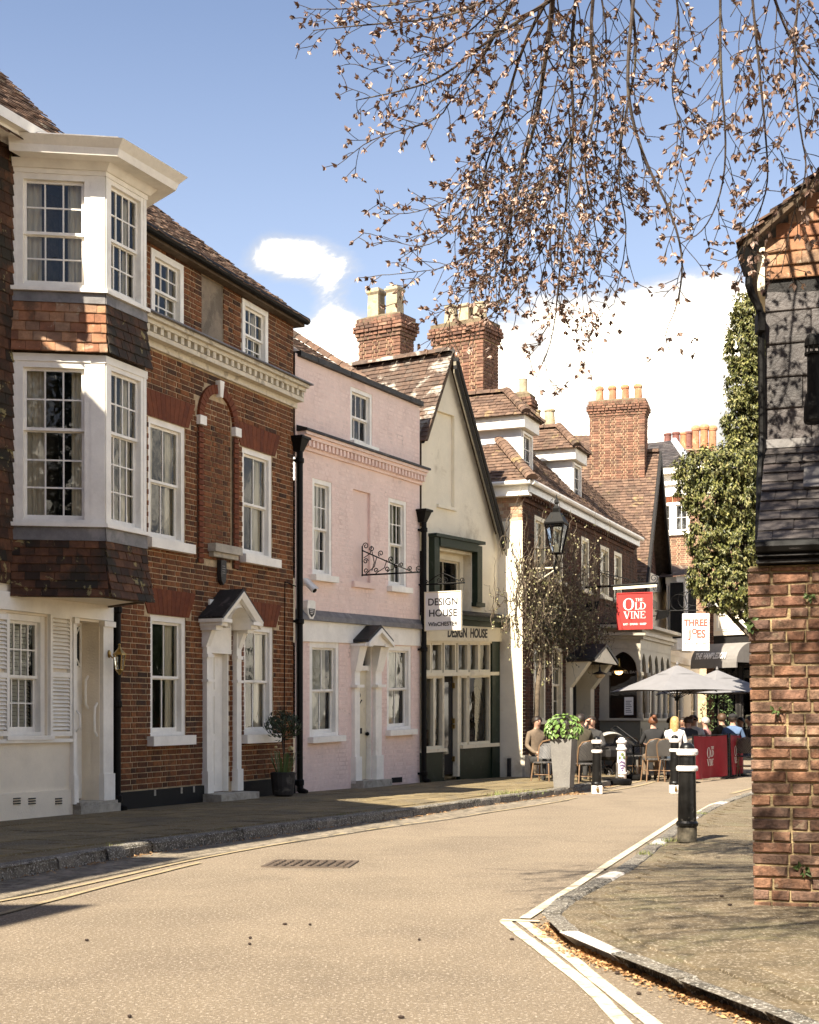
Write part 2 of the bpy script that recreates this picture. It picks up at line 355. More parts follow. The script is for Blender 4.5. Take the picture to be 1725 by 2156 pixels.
def courses(u0, u1, v0, v1, holes=(), ch=.075, lens=(.2085, .096), joint=.0115, jv=.0165, rnd=.0, keep=None, off=None, minw=.03):
    out = []; row = 0; v = v0
    while v < v1-.02:
        h = min(ch, v1-v)-joint; u = u0-(off[row % len(off)] if off else (0 if row % 2 == 0 else lens[0]*.5+.02+ (lens[-1]*.25)))
        k = row % len(lens)
        while u < u1:
            l = lens[k % len(lens)]*(1+R.uniform(-rnd, rnd)); k += 1
            segs = [(max(u, u0), min(u+l, u1))]
            for a, b, c, d in holes:
                if v+h > c+.01 and v < d-.01:
                    ns = []
                    for p, q in segs:
                        if q <= a or p >= b: ns.append((p, q)); continue
                        if p < a: ns.append((p, a))
                        if q > b: ns.append((b, q))
                    segs = ns
            for p, q in segs:
                if q-p > minw and (keep is None or keep((p+q)/2, v+h/2)): out.append((p, q, v, v+h))
            u += l+(jv if len(lens) == 2 else joint)
        v += ch; row += 1
    return out
def sheet(surf, u0, u1, v0, v1, holes=(), n=0., dep=.12, mb=None):
    """wall sheet with rectangular holes and their reveals"""
    mb = mb or MB()
    us = sorted({u0, u1, *[min(max(x, u0), u1) for h in holes for x in h[:2]]}); vs = sorted({v0, v1, *[min(max(x, v0), v1) for h in holes for x in h[2:4]]})
    def dens(a):
        o = []
        for i in range(len(a)-1):
            k = max(1, int((a[i+1]-a[i])/.6)); o += [a[i]+(a[i+1]-a[i])*j/k for j in range(k)]
        return o+[a[-1]]
    us, vs = dens(us), dens(vs)
    for i in range(len(us)-1):
        for j in range(len(vs)-1):
            uc, vc = (us[i]+us[i+1])/2, (vs[j]+vs[j+1])/2
            if any(h[0] < uc < h[1] and h[2] < vc < h[3] for h in holes): continue
            mb.face(*[surf.P(a, n, b) for a, b in ((us[i], vs[j]), (us[i+1], vs[j]), (us[i+1], vs[j+1]), (us[i], vs[j+1]))])
    for a, b, c, d in holes:
        if c < v0: c = v0
        for (p, q), (r_, t) in (((a, c), (a, d)), ((a, d), (b, d)), ((b, d), (b, c)), ((b, c), (a, c))):
            mb.face(surf.P(p, n, q), surf.P(p, n-dep, q), surf.P(r_, n-dep, t), surf.P(r_, n, t))
    return mb
def fbox(surf, mb, u0, u1, n0, n1, v0, v1):
    mb.hexa([surf.P(u0, n0, v0), surf.P(u1, n0, v0), surf.P(u1, n1, v0), surf.P(u0, n1, v0), surf.P(u0, n0, v1), surf.P(u1, n0, v1), surf.P(u1, n1, v1), surf.P(u0, n1, v1)])

def window(surf, root, rect, cols=3, rows=(2, 2), n=-.06, fw=.075, frame=WHITE, sill=.07, silln=.09, sillw=.06, back='curtain', sash_off=.03, arch=False, bar=.018, name='window', bcol=None, deep=.45, open_top=.0):
    """box-sash window: outer frame > sash (upper and lower), panes, sill, curtain, recess"""
    u0, u1, v0, v1 = rect
    mb = MB()
    fbox(surf, mb, u0, u0+fw, n-.09, n+.035, v0, v1); fbox(surf, mb, u1-fw, u1, n-.09, n+.035, v0, v1)
    fbox(surf, mb, u0+fw, u1-fw, n-.09, n+.033, v1-fw, v1); fbox(surf, mb, u0+fw, u1-fw, n-.09, n+.033, v0, v0+fw*.6)
    fr = mb.build(name, frame, root)
    a, b, c, d = u0+fw, u1-fw, v0+fw*.6, v1-fw
    tot = sum(rows); mid = c+(d-c)*rows[-1]/tot if len(rows) == 2 else None
    parts = [(c, mid, rows[1], n-.05), (mid-.02, d, rows[0], n-.015)] if len(rows) == 2 else [(c, d, rows[0], n-.02)]
    for q, (s0, s1, nr, nn) in enumerate(parts):
        st = .038; br = .06 if q == 0 and len(parts) == 2 else .035
        m = MB()
        fbox(surf, m, a, a+st, nn-.03, nn, s0, s1); fbox(surf, m, b-st, b, nn-.03, nn, s0, s1)
        fbox(surf, m, a+st, b-st, nn-.03, nn, s0, s0+br); fbox(surf, m, a+st, b-st, nn-.03, nn, s1-.035, s1)
        ga, gb, gc, gd = a+st, b-st, s0+br, s1-.035
        for k in range(1, cols):
            x = ga+(gb-ga)*k/cols; fbox(surf, m, x-bar/2, x+bar/2, nn-.026, nn-.004, gc, gd)
        for k in range(1, nr):
            z = gc+(gd-gc)*k/nr; fbox(surf, m, ga, gb, nn-.024, nn-.006, z-bar/2, z+bar/2)
        m.build('sash', frame, fr)
        for i in range(cols):
            for k in range(nr):
                g = MB(); x0, x1 = ga+(gb-ga)*i/cols, ga+(gb-ga)*(i+1)/cols; z0, z1 = gc+(gd-gc)*k/nr, gc+(gd-gc)*(k+1)/nr
                j = [R.uniform(-.0025, .0025) for _ in range(4)]
                g.face(surf.P(x0, nn-.015+j[0], z0), surf.P(x1, nn-.015+j[1], z0), surf.P(x1, nn-.015+j[2], z1), surf.P(x0, nn-.015+j[3], z1))
                g.build('pane', GLASS, fr, fix=False)
    if sill:
        m = MB(); fbox(surf, m, u0-sillw, u1+sillw, n-.05, silln, v0-sill, v0); m.build('sill', frame, fr)
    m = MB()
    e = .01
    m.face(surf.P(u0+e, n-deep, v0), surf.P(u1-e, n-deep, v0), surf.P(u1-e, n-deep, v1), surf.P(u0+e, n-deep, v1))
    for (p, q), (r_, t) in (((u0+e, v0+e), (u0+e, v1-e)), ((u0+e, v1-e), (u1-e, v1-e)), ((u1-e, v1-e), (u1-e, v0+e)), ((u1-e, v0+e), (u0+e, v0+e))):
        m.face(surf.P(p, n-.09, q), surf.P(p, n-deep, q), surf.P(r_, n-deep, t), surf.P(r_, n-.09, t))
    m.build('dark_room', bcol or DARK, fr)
    if back == 'curtain':
        for (x0, x1) in ((a, a+(b-a)*R.uniform(.24, .36)), (b-(b-a)*R.uniform(.22, .32), b)):
            drape(surf, fr, x0, x1, n-.13, c, d)
    elif back == 'full':
        drape(surf, fr, a, b, n-.2, c, d, mat=SHUT, amp=.006)
    elif back == 'shutter':
        m = MB()
        for k in range(4):
            x0 = a+(b-a)*k/4+.004; x1 = a+(b-a)*(k+1)/4-.004
            fbox(surf, m, x0, x1, n-.2, n-.17, c, d)
            for (z0, z1) in ((c+.05, c+(d-c)*.42), (c+(d-c)*.5, d-.06)):
                fbox(surf, m, x0+.035, x1-.035, n-.172, n-.163, z0, z1)
        m.build('inside_shutter', SHUT, fr)
    elif back == 'blind':
        m = MB(); k = int((d-c)/.045)
        for i in range(k):
            z = d-.045*i; m.face(surf.P(a, n-.15, z), surf.P(b, n-.15, z), surf.P(b, n-.135, z-.042), surf.P(a, n-.135, z-.042))
        m.build('slatted_blind', SHUT, fr)
    return fr
def drape(surf, parent, x0, x1, n, c, d, mat=None, amp=.02, gather=0.):
    m = MB(); k = max(8, int((x1-x0)/.012)); vs = []; fs = []; rows = 6; ph = R.uniform(0, 6)
    for j in range(rows+1):
        z = c+(d-c)*j/rows
        for i in range(k+1):
            t = i/k; x = x0+(x1-x0)*t
            vs.append(surf.P(x, n+amp*math.sin(t*(x1-x0)/.07*6.28+ph+.3*math.sin(j))+amp*.4*math.sin(t*31+j*.4), z))
    for j in range(rows):
        for i in range(k): fs.append((j*(k+1)+i, j*(k+1)+i+1, (j+1)*(k+1)+i+1, (j+1)*(k+1)+i))
    m.mesh(vs, fs); return m.build('curtain', mat or CURTAIN, parent, fix=False, smooth=True)
def downpipe(surf, root, u, v0, v1, n=.07, r=.045, hopper=True, name='downpipe'):
    m = MB(); m.tube([surf.P(u, n, v0+.02), surf.P(u, n, v1)], r, 10)
    k = 3
    for i in range(k):
        v = v0+.15+(v1-v0-.3)*i/(k-1) ; m.tube([surf.P(u, n, v-.05), surf.P(u, n, v-.03), surf.P(u, n, v+.03), surf.P(u, n, v+.05)], [r, r*1.35, r*1.35, r], 10)
        fbox(surf, m, u-.07, u+.07, 0, n, v-.02, v+.02)
    m.tube([surf.P(u, n, v0+.12), surf.P(u, n+.02, v0+.04), surf.P(u, n+.12, v0+.0)], r*1.05, 10)
    if hopper:
        m.mesh([surf.P(u+x, nn, v) for x, nn, v in ((-.06, .0, v1), (.06, .0, v1), (.06, .13, v1), (-.06, .13, v1), (-.13, .0, v1+.2), (.13, .0, v1+.2), (.13, .2, v1+.2), (-.13, .2, v1+.2))],
               [(3, 2, 1, 0), (4, 5, 6, 7), (0, 1, 5, 4), (1, 2, 6, 5), (2, 3, 7, 6), (3, 0, 4, 7)])
        fbox(surf, m, u-.15, u+.15, -.0, .22, v1+.2, v1+.24)
    return m.build(name, IRON, root, fix=True)
def ridge_tiles(a, b, parent, mat, r=.11, l=.3, name='ridge_tile', flare=.0, limit=60):
    a, b = Vector(a), Vector(b); k = max(1, int((b-a).length/l)); d = (b-a)/k; off = Vector(parent['_loc'])
    side = d.cross(Vector((0, 0, 1))).normalized(); up = side.cross(d).normalized()
    me = None
    for i in range(k):
        m = MB(); p = a+d*i; vs = []; fs = []
        for e, (pp, rr) in enumerate(((p, r*1.08), (p+d*.97, r))):
            for q in range(6):
                an = math.pi*q/5; vs.append(pp+side*math.cos(an)*rr+up*(math.sin(an)*rr*.85+R.uniform(-.004, .004)))
        for q in range(5): fs.append((q, q+1, 7+q, 6+q))
        fs.append((0, 1, 2, 3, 4, 5)); fs.append((11, 10, 9, 8, 7, 6))
        m.mesh(vs, fs); m.build(name, mat, parent, fix=False)
# ------------------------------------------------------------------ ground, road, pavements
ASPH = M('worn buff asphalt', (.222, .173, .118), .95, var=.10, vs=.8, bump=.7, bs=140, dirt=((.15, .115, .08), .55, .5, .75, .5), speck=((.42, .35, .27), 55, .62, .8), dirt2=((.12, .09, .065), 42, .56, .78, .75))
PAVE = M('worn paving slab', rough=.9, cols=[(.13, .095, .042), (.165, .122, .056), (.20, .148, .07), (.145, .107, .05)], var=.22, vs=5, bump=.5, bs=60, dirt=((.08, .065, .045), 1.2, .5, .75, .6), speck=((.26, .22, .16), 60, .64, .74))
PAVER = M('mossy sunlit paving slab', rough=.9, cols=[(.10, .075, .043), (.118, .089, .051), (.135, .102, .06), (.108, .082, .046)], var=.22, vs=5, bump=.5, bs=60, dirt=((.13, .115, .06), 1.6, .5, .75, .6), speck=((.30, .25, .18), 60, .64, .74))
JOINT = M('sandy paving joint', (.06, .05, .035), .95, var=.3, vs=20, bump=.6)
KERB = M('granite kerb stone', rough=.85, cols=[(.14, .122, .095), (.19, .165, .13), (.11, .097, .077), (.16, .137, .107)], var=.3, vs=9, bump=.8, bs=50, dirt=((.05, .045, .035), 5, .5, .7, .7), speck=((.4, .37, .32), 60, .62, .72))
SETT = M('stone sett', rough=.9, cols=[(.15, .125, .09), (.2, .165, .12), (.235, .195, .145)], var=.3, vs=9, bump=.7, bs=60)
LINEY = M('worn yellow road line', (.34, .265, .15), .9, var=.12, vs=6, bump=.4, bs=120, dirt=((.26, .2, .135), 9, .4, .75, .85))
LINEW = M('worn cream road line', (.60, .52, .38), .9, var=.14, vs=6, bump=.4, bs=120, dirt=((.26, .2, .13), 10, .5, .85, .85))
EARTH = M('ground earth', (.12, .10, .07), .95, var=.3, vs=.5)
LITTER = M('orange bud scales', rough=.9, cols=[(.36, .19, .08), (.45, .27, .12), (.28, .14, .06), (.5, .35, .18)], var=.2, vs=20)
m = MB(); m.face((-500, -60, -.03), (500, -60, -.03), (500, 900, -.03), (-500, 900, -.03)); tag(m.build('ground', EARTH), kind='structure')
m = MB()
for i in range(20):
    for j in range(24): m.face((-12+2*i, -10+3*j, 0), (-10+2*i, -10+3*j, 0), (-10+2*i, -7+3*j, 0), (-12+2*i, -7+3*j, 0))
road = tag(m.build('road', ASPH), kind='structure')
def resample(pts, step):
    out = [pts[0]]; acc = 0.
    for i in range(len(pts)-1):
        a, b = pts[i], pts[i+1]; L = (b-a).length; t = step-acc
        while t <= L: out.append(a+(b-a)*(t/L)); t += step
        acc = (acc+L) % step if True else 0
    return out
def smooth(pts, k=2):
    for _ in range(k):
        q = [pts[0]]
        for i in range(len(pts)-1):
            a, b = pts[i], pts[i+1]; q += [a*.75+b*.25, a*.25+b*.75]
        pts = q+[pts[-1]]
    return pts
def ribbon(pts, wd, z, name, mat, wob=.004):
    m = MB(); pr = None
    for i, p in enumerate(pts):
        d = (pts[min(i+1, len(pts)-1)]-pts[max(0, i-1)]).normalized(); s = Vector((d.y, -d.x, 0))*(wd/2)
        j = s.normalized()*R.uniform(-wob, wob)
        c = (Vector((p.x, p.y, z))-s+j, Vector((p.x, p.y, z))+s+j)
        if pr: m.face(pr[0], pr[1], c[1], c[0])
        pr = c
    return tag(m.build(name, mat, road), kind='structure')
def inside(p, poly):
    c = False; n = len(poly)
    for i in range(n):
        a, b = poly[i], poly[i-1]
        if (a[1] > p[1]) != (b[1] > p[1]) and p[0] < (b[0]-a[0])*(p[1]-a[1])/(b[1]-a[1])+a[0]: c = not c
    return c
class Flat:
    def __init__(s, o, d, zf, back=None): s.o = Vector((o[0], o[1])); s.d = Vector(d).normalized(); s.q = Vector((-s.d.y, s.d.x)); s.zf = zf; s.nv = Vector((0, 0, 1))
    def P(s, u, n, v):
        p = s.o+s.d*u+s.q*v; return Vector((p.x, p.y, s.zf(p.x, p.y)+n))
HL = .115
KL = [gp(*p, HL) for p in ((-260, 1876), (-120, 1848), (0, 1826), (110, 1807), (222, 1788), (332, 1770), (475, 1752), (582, 1738), (725, 1719), (862, 1704), (1000, 1684), (1160, 1664), (1246, 1650), (1300, 1640))]
KL = smooth(KL, 1)
FL = [Vector((-9., 8., 0)), Vector((-7., 11.4, 0)), Vector((-4.744, 16.5, 0)), Vector((-3.85, 18.5, 0)), Vector((-1.8, 23.0, 0)), Vector((.21, 26.95, 0)), Vector((1.85, 29.6, 0)), Vector((2.36, 29.4, 0)), Vector((6.3, 39.0, 0)), Vector((6.9, 39., 0))]
polyL = [(p.x, p.y) for p in KL]+[(p.x-.25, p.y+.3) for p in reversed(FL)]
m = MB()
for i in range(60):       # strips between the kerb and the house fronts
    pass
NS = 40
def along(pts, t):
    Ls = [(pts[i+1]-pts[i]).length for i in range(len(pts)-1)]; T = t*sum(Ls)
    for i, l in enumerate(Ls):
        if T <= l or i == len(Ls)-1: return pts[i]+(pts[i+1]-pts[i])*min(1, T/l)
        T -= l
pr = None
for i in range(NS+1):
    a, b = along(KL, i/NS), along(FL, i/NS); b = b+Vector((-.3, .1, 0))
    c = (Vector((a.x, a.y, HL-.012)), Vector((b.x, b.y, HL-.012)))
    if pr: m.face(pr[0], c[0], c[1], pr[1])
    pr = c
pavl = tag(m.build('pavement', PAVE), kind='structure'); pavl['_loc'] = (0, 0, 0)
fl = Flat((-6.5, 10.), (.42, .9), lambda x, y: HL)
polyS = [(p.x-.16, p.y+.06) for p in KL]+[(p.x+.0, p.y-.0) for p in reversed(FL)]
def clipped(surf, poly, u0, u1, v0, v1, ch, lens, joint, off):
    out = []; row = 0; v = v0
    while v < v1:
        ins = lambda u: all(inside(tuple(surf.P(u, 0, v+t)[:2]), poly) for t in (.02, ch*.5, ch-.02))
        us = [u0+.04*i for i in range(int((u1-u0)/.04))]; fl_ = [ins(u) for u in us]; u = u0-off[row % len(off)]; k = row
        while u < u1:
            l = lens[k % len(lens)]*R.uniform(.9, 1.1); k += 1; s_ = [x for x, f in zip(us, fl_) if f and u <= x <= u+l]
            if len(s_) > 2: out.append((u if u >= s_[0]-.05 else s_[0], u+l if u+l <= s_[-1]+.05 else s_[-1], v, v+ch-joint))
            u += l+joint
        v += ch; row += 1
    return out
ok = lambda u, v: all(inside((fl.P(u+a, 0, v+b).x, fl.P(u+a, 0, v+b).y), polyS) for a in (-.2, .2) for b in (-.17, .17))
rc = clipped(fl, polyS, 0, 34, -6, 6, .46, (.62, .78, .55), .012, (0, .33, .15, .5))
pieces(fl, rc, pavl, 'paving_slab', PAVE, th=.05, nb=.0, jit=.003, bev=.012, twist=.004, limit=290)
def kerbs(path, zf, parent, step, wd, name, mat, hmat=None, every=0):
    pts = resample(path, step); off = Vector((0, 0, 0))
    for i in range(len(pts)-1):
        a, b = pts[i], pts[i+1]; d = (b-a).normalized(); s = Vector((-d.y, d.x, 0)); g = d*.006
        z0, z1 = zf(a.x, a.y)+R.uniform(-.006, .006), zf(b.x, b.y)+R.uniform(-.006, .006)
        mb = MB(); p0, p1 = Vector((a.x, a.y, 0))+g, Vector((b.x, b.y, 0))-g; ba = .02
        j0, j1 = R.uniform(-.012, .012), R.uniform(-.012, .012)
        prof = [(0-.012, -.03), (-.0, .75), (.022, 1.), (wd*.6, 1.03), (wd, 1.)]
        vs = []; K = 5
        for k in range(K):
            t = k/(K-1); p = p0+(p1-p0)*t; z = z0+(z1-z0)*t
            for q, (o_, h) in enumerate(prof):
                vs.append(p+s*(o_+j0+(j1-j0)*t+(R.uniform(-.008, .008) if q < 4 else 0))+Vector((0, 0, z*h if h > 0 else -.02))+Vector((0, 0, R.uniform(-.004, .004) if 0 < q < 4 else 0)))
        n = len(prof); fs = [(k*n+q, k*n+q+1, (k+1)*n+q+1, (k+1)*n+q) for k in range(K-1) for q in range(n-1)]
        fs += [tuple(range(n)), tuple((K-1)*n+q for q in reversed(range(n)))]
        mb.mesh(vs, fs)
        mb.build(name, hmat if (hmat and every and i % every == every-1) else mat, parent)
kerbs(KL, lambda x, y: HL+.004, pavl, .82, .15, 'kerb_stone', KERB)
# stone setts in the gutter on the left
KG = [p.copy() for p in KL if p.y < 24]
gut = tag(bpy.data.objects.new('gutter', None), kind='structure'); COL.objects.link(gut); gut['_loc'] = (0, 0, 0)
class Along:
    def __init__(s, pts): s.p = pts; s.nv = Vector((0, 0, 1)); s.L = [0]; [s.L.append(s.L[-1]+(pts[i+1]-pts[i]).length) for i in range(len(pts)-1)]
    def P(s, u, n, v):
        for i in range(len(s.p)-1):
            if u <= s.L[i+1] or i == len(s.p)-2:
                d = (s.p[i+1]-s.p[i]).normalized(); p = s.p[i]+d*(u-s.L[i]); q = Vector((d.y, -d.x, 0))
                return Vector((p.x, p.y, 0))+q*v+Vector((0, 0, n))
al = Along(KG)
m = MB()
for i in range(len(KG)-1): m.face(al.P(al.L[i], .004, .0), al.P(al.L[i+1], .004, .0), al.P(al.L[i+1], .004, .62), al.P(al.L[i], .004, .62))
m.build('gutter_bed', JOINT, gut)
pieces(al, courses(0, al.L[-1], .01, .60, ch=.118, lens=(.2, .24, .17), joint=.01, rnd=.15, off=(0, .09, .04)), gut, 'sett', SETT, th=.02, nb=.009, jit=.003, bev=.1, twist=.004, limit=290)
# left yellow lines
YL = smooth([gp(*p) for p in ((-200, 1935), (0, 1899), (165, 1868), (400, 1812), (620, 1772), (862, 1735), (1040, 1710), (1170, 1690), (1215, 1680))], 2)
ribbon(YL, .055, .009, 'yellow_line', LINEY)
YL2 = smooth([gp(*p) for p in ((-200, 1975), (0, 1927), (125, 1893), (270, 1855), (420, 1818))], 2)
ribbon(YL2, .055, .009, 'yellow_line', LINEY)
ribbon(smooth([gp(*p) for p in ((1270, 1668), (1350, 1655), (1390, 1642), (1440, 1634))], 2), .09, .009, 'yellow_line', LINEY)
ribbon(smooth([gp(*p) for p in ((1262, 1662), (1330, 1650), (1370, 1640), (1400, 1633))], 2), .09, .009, 'yellow_line', LINEY)
ribbon([gp(1540, 1672), gp(1600, 1656), gp(1640, 1645)], .09, .009, 'yellow_line', LINEY)
ribbon([gp(1556, 1676), gp(1610, 1663)], .09, .009, 'yellow_line', LINEY)
# right hand pavement: dropped towards the bollards
def zr(x, y): 
    t = min(1, max(0, (y-9.6)/3.2)); t = t*t*(3-2*t); return .092*(1-t)+.014*t
def gz(px, py):
    h = .09
    for _ in range(6): p = gp(px, py, h); h = zr(p.x, p.y)
    return p
KR = [gz(*p) for p in ((2150, 2330), (1900, 2220), (1725, 2146), (1612, 2106), (1512, 2071), (1402, 2032), (1327, 2003), (1255, 1975), (1215, 1954), (1190, 1937), (1181, 1922), (1190, 1908), (1215, 1892), (1277, 1860), (1362, 1806), (1400, 1775), (1440, 1742), (1500, 1703), (1545, 1683), (1640, 1655))]
KR = smooth(KR, 1)
m = MB(); n_ = 26
pr = None
for i in range(len(KR)):
    a = KR[i]; row = []
    for k in range(n_+1):
        x = a.x+(9.5-a.x)*k/n_; row.append(Vector((x, a.y, zr(x, a.y)-.012)))
    if pr:
        for k in range(n_): m.face(pr[k], pr[k+1], row[k+1], row[k])
    pr = row
pavr = tag(m.build('pavement', PAVER), kind='structure'); pavr['_loc'] = (0, 0, 0)
fr_ = Flat((.4, 3.6), (.99, .14), zr)
polyR = [(p.x+.11, p.y+.02) for p in KR]+[(9, 26), (9, 4)]
okr = lambda u, v: all(inside((fr_.P(u+a, 0, v+b).x, fr_.P(u+a, 0, v+b).y), polyR) for a in (-.22, .22) for b in (-.17, .17)) and -.5 < fr_.P(u, 0, v).x < 7.5
rc = [r for r in clipped(fr_, polyR, 0, 9.5, 0, 21, .42, (.6, .75, .52), .010, (0, .33, .15, .5)) if fr_.P(r[0], 0, r[2]).x < 7]
pieces(fr_, rc, pavr, 'paving_slab', PAVER, th=.04, nb=.0, jit=.0025, bev=.012, twist=.004, limit=290)
KERBP = M('white painted kerb', (.55, .51, .47), .8, var=.15, vs=9, bump=.5, dirt=((.25, .22, .18), 9, .5, .7, .7))
kerbs(KR, lambda x, y: zr(x, y)+.003, pavr, .74, .13, 'kerb_stone', KERB, KERBP, 5)
ribbon([gp(1452, 1712), gp(1425, 1728), gp(1340, 1783), gp(1220, 1861), gp(1105, 1936)], .075, .009, 'road_line', LINEW)
ribbon(smooth([gp(*p) for p in ((1098, 1941), (1140, 1972), (1182, 2003), (1277, 2082), (1372, 2156), (1560, 2310))], 2), .075, .008, 'road_line', LINEW)
ribbon(smooth([gp(*p) for p in ((1062, 1941), (1096, 1968), (1142, 2003), (1242, 2082), (1312, 2156), (1450, 2310))], 2), .075, .008, 'road_line', LINEW)
ribbon([gp(1056, 1940), gp(1136, 1943)], .06, .0125, 'road_line', LINEW)
ribbon([gp(1470, 1712), gp(1500, 1695), gp(1530, 1686)], .08, .009, 'road_line', LINEW)
# leaf litter in the gutters
def litter(path, n, spread, side, zf, size=.012, mat=LITTER, name='bud_litter'):
    m = MB()
    for _ in range(n):
        t = R.random(); p = along(path, t); q = along(path, min(1, t+.01)); d = (q-p); d = d.normalized() if d.length > 0 else Vector((0, 1, 0)); s = Vector((d.y, -d.x, 0))*side
        clump = .35+.65*max(0, mn.noise(Vector((p.x*2.3, p.y*2.3, side))))*2
        if R.random() > clump: continue
        o = p+s*(abs(R.gauss(0, spread))+.01); z = zf(o.x, o.y)+R.uniform(.004, .014); r = size*R.uniform(.6, 1.6); a = R.uniform(0, 6.3); h = R.uniform(-.006, .012)
        m.face((o.x+r*math.cos(a), o.y+r*math.sin(a), z), (o.x+r*.5*math.cos(a+1.7), o.y+r*.5*math.sin(a+1.7), z+abs(h)), (o.x-r*math.cos(a), o.y-r*math.sin(a), z+abs(h)*.5), (o.x+r*.5*math.cos(a-1.7), o.y+r*.5*math.sin(a-1.7), z))
    return tag(m.build(name, mat, fix=False), 'orange bud scales drifted along the kerb', 'leaf litter', kind='stuff')
litter([p for p in KR if p.y < 10.2], 9000, .06, -1, lambda x, y: 0.)
litter([p for p in KL if p.y < 28], 2600, .06, 1, lambda x, y: .008, .014)
DEBR = M('dark debris', (.035, .022, .016), .9)
m = MB()
for px, py in ((183, 1982), (527, 1977), (526, 1990), (883, 1981), (653, 1949), (600, 1948), (273, 2143), (1078, 1980), (1274, 1833), (1520, 1889), (1537, 1907), (1300, 2052), (1345, 2095), (1440, 2082), (1500, 2125), (1455, 2107), (1305, 2038), (845, 2145)):
    p = gz(px, py) if px > 1500 else gp(px, py)
    m.ball((p.x, p.y, p.z+.008), .011, R.uniform(.8, 1.5), R.uniform(.8, 1.3), .7, 6, 4)
tag(m.build('debris', DEBR), 'small dark buds and twigs lying on the road', 'debris', kind='stuff')
# cast iron drain cover in the road
g0 = gp(655, 1820); dc = thing('drain_cover', 'dark iron grating set in the middle of the road', 'drain cover', (g0.x, g0.y, 0), world=False); dc.rotation_euler = (0, 0, -.12)
m = MB(); W, H = .36, .29
for a in (-1, 1): m.box(a*W-.02, a*W+.02, -H, H, -.01, .012); m.box(-W+.02, W-.02, a*H-.02, a*H+.02, -.01, .012)
m.build('frame', M('worn iron bar', (.10, .075, .055), .6, var=.3), dc)
for k in range(9):
    m = MB(); x = -W+.02+(2*W-.04)*(k+.5)/9; m.box(x-.026, x+.026, -H+.02, H-.02, -.01, .010)
    for j in range(5): m.box(x-.02, x+.02, -H+.05+j*.11, -H+.1+j*.11, .010, .016)
    m.build('bar', MATS['worn iron bar'], dc)

# ------------------------------------------------------------------ house A: white ground floor, tile-hung bay
def ypx(z, Y): return HY-(z-CH)*FOC/Y
fa = Fac((-862.5/3000*16.5, 16.5), (-630.5/3000*18.45, 18.45), [(1727, 1706)])
def zof(py, Y): return CH+(HY-py)/FOC*Y
A = thing('bay_fronted_house', 'white rendered house with two storey tile-hung bay window at left edge', 'house', tuple(fa.P(1.0, -2, 0)))
uw0, uw1, vw0, vw1 = fa.r(14, 99, 1294, 1549)
ud0, ud1 = fa.u(155), fa.u(209); vd1 = fa.v((ud0+ud1)/2, 1308); uE = fa.u(233)
m = sheet(fa, -1.6, uE, -.15, 2.9, [(uw0, uw1, vw0, vw1), (ud0, ud1, .12, vd1)], dep=.12); m.build('ground_floor_wall', WREND, A)
window(fa, A, (uw0, uw1, vw0, vw1), 4, (2, 2), n=-.07, sill=.05, back='blind', deep=.8, silln=.07)
m = MB(); fbox(fa, m, -1.6, ud0-.06, .002, .035, -.15, .30); m.build('plinth', WREND, A)
m = MB(); fbox(fa, m, -1.6, ud0-.06, .002, .05, fa.v(.5, 1556)-.045, fa.v(.5, 1556)); m.build('string_course', WHITE, A)
fbox(fa, m := MB(), -1.6, uE, .002, .05, vd1+.03, vd1+.24); m.build('fascia_board', WHITE, A)
for (x0, x1) in ((147, 154), (210, 231)):
    m = MB(); a, b = fa.u(x0), fa.u(x1)
    fbox(fa, m, a, b, .0, .06, .12, vd1+.02); fbox(fa, m, a-.012, b+.012, .0, .08, .12, .48); fbox(fa, m, a-.015, b+.015, 0, .09, vd1-.05, vd1+.02)
    m.build('pilaster', WHITE, A)
q = .27
m = MB()
m.face(fa.P(ud0, -.1, .1), fa.P(ud0, -q-.02, .1), fa.P(ud0, -q-.02, vd1), fa.P(ud0, -.1, vd1)); m.face(fa.P(ud1, -.1, .1), fa.P(ud1, -q-.02, .1), fa.P(ud1, -q-.02, vd1), fa.P(ud1, -.1, vd1))
m.face(fa.P(ud0, -.1, vd1), fa.P(ud1, -.1, vd1), fa.P(ud1, -q-.02, vd1), fa.P(ud0, -q-.02, vd1)); m.build('door_reveal', WREND, A)
m = MB(); fbox(fa, m, ud0, ud1, -q-.05, -q, .16, vd1)
dr = m.build('door', WHITE, A)
m = MB(); dw = ud1-ud0
for i in range(2):
    for (a, b) in ((.3, .85), (.95, 1.5)): fbox(fa, m, ud0+dw*(.12+.42*i), ud0+dw*(.46+.42*i), -q, -q+.018, a, b)
m.build('door_panel', WHITE, dr)
m = MB(); fbox(fa, m, ud0+dw*.14, ud0+dw*.86, -q, -q+.012, vd1-.55, vd1-.06); lt = m.build('light', DARK, dr)
m = MB()
m.tube([fa.P(ud0+dw*.14, -q+.02, vd1-.55), fa.P(ud0+dw*.86, -q+.02, vd1-.06)], .012, 5); m.tube([fa.P(ud0+dw*.86, -q+.02, vd1-.55), fa.P(ud0+dw*.14, -q+.02, vd1-.06)], .012, 5)
for (a, b, c, d) in ((.1, .14, -.57, -.04), (.86, .9, -.57, -.04)): fbox(fa, m, ud0+dw*a, ud0+dw*b, -q, -q+.03, vd1+c, vd1+d)
m.build('glazing_bar', WHITE, dr)
m = MB(); fbox(fa, m, ud0-.06, uE, -.1, .16, -.15, .1); fbox(fa, m, ud0-.04, uE-.02, -q, .13, .1, .14); m.build('door_step', STONE, A)
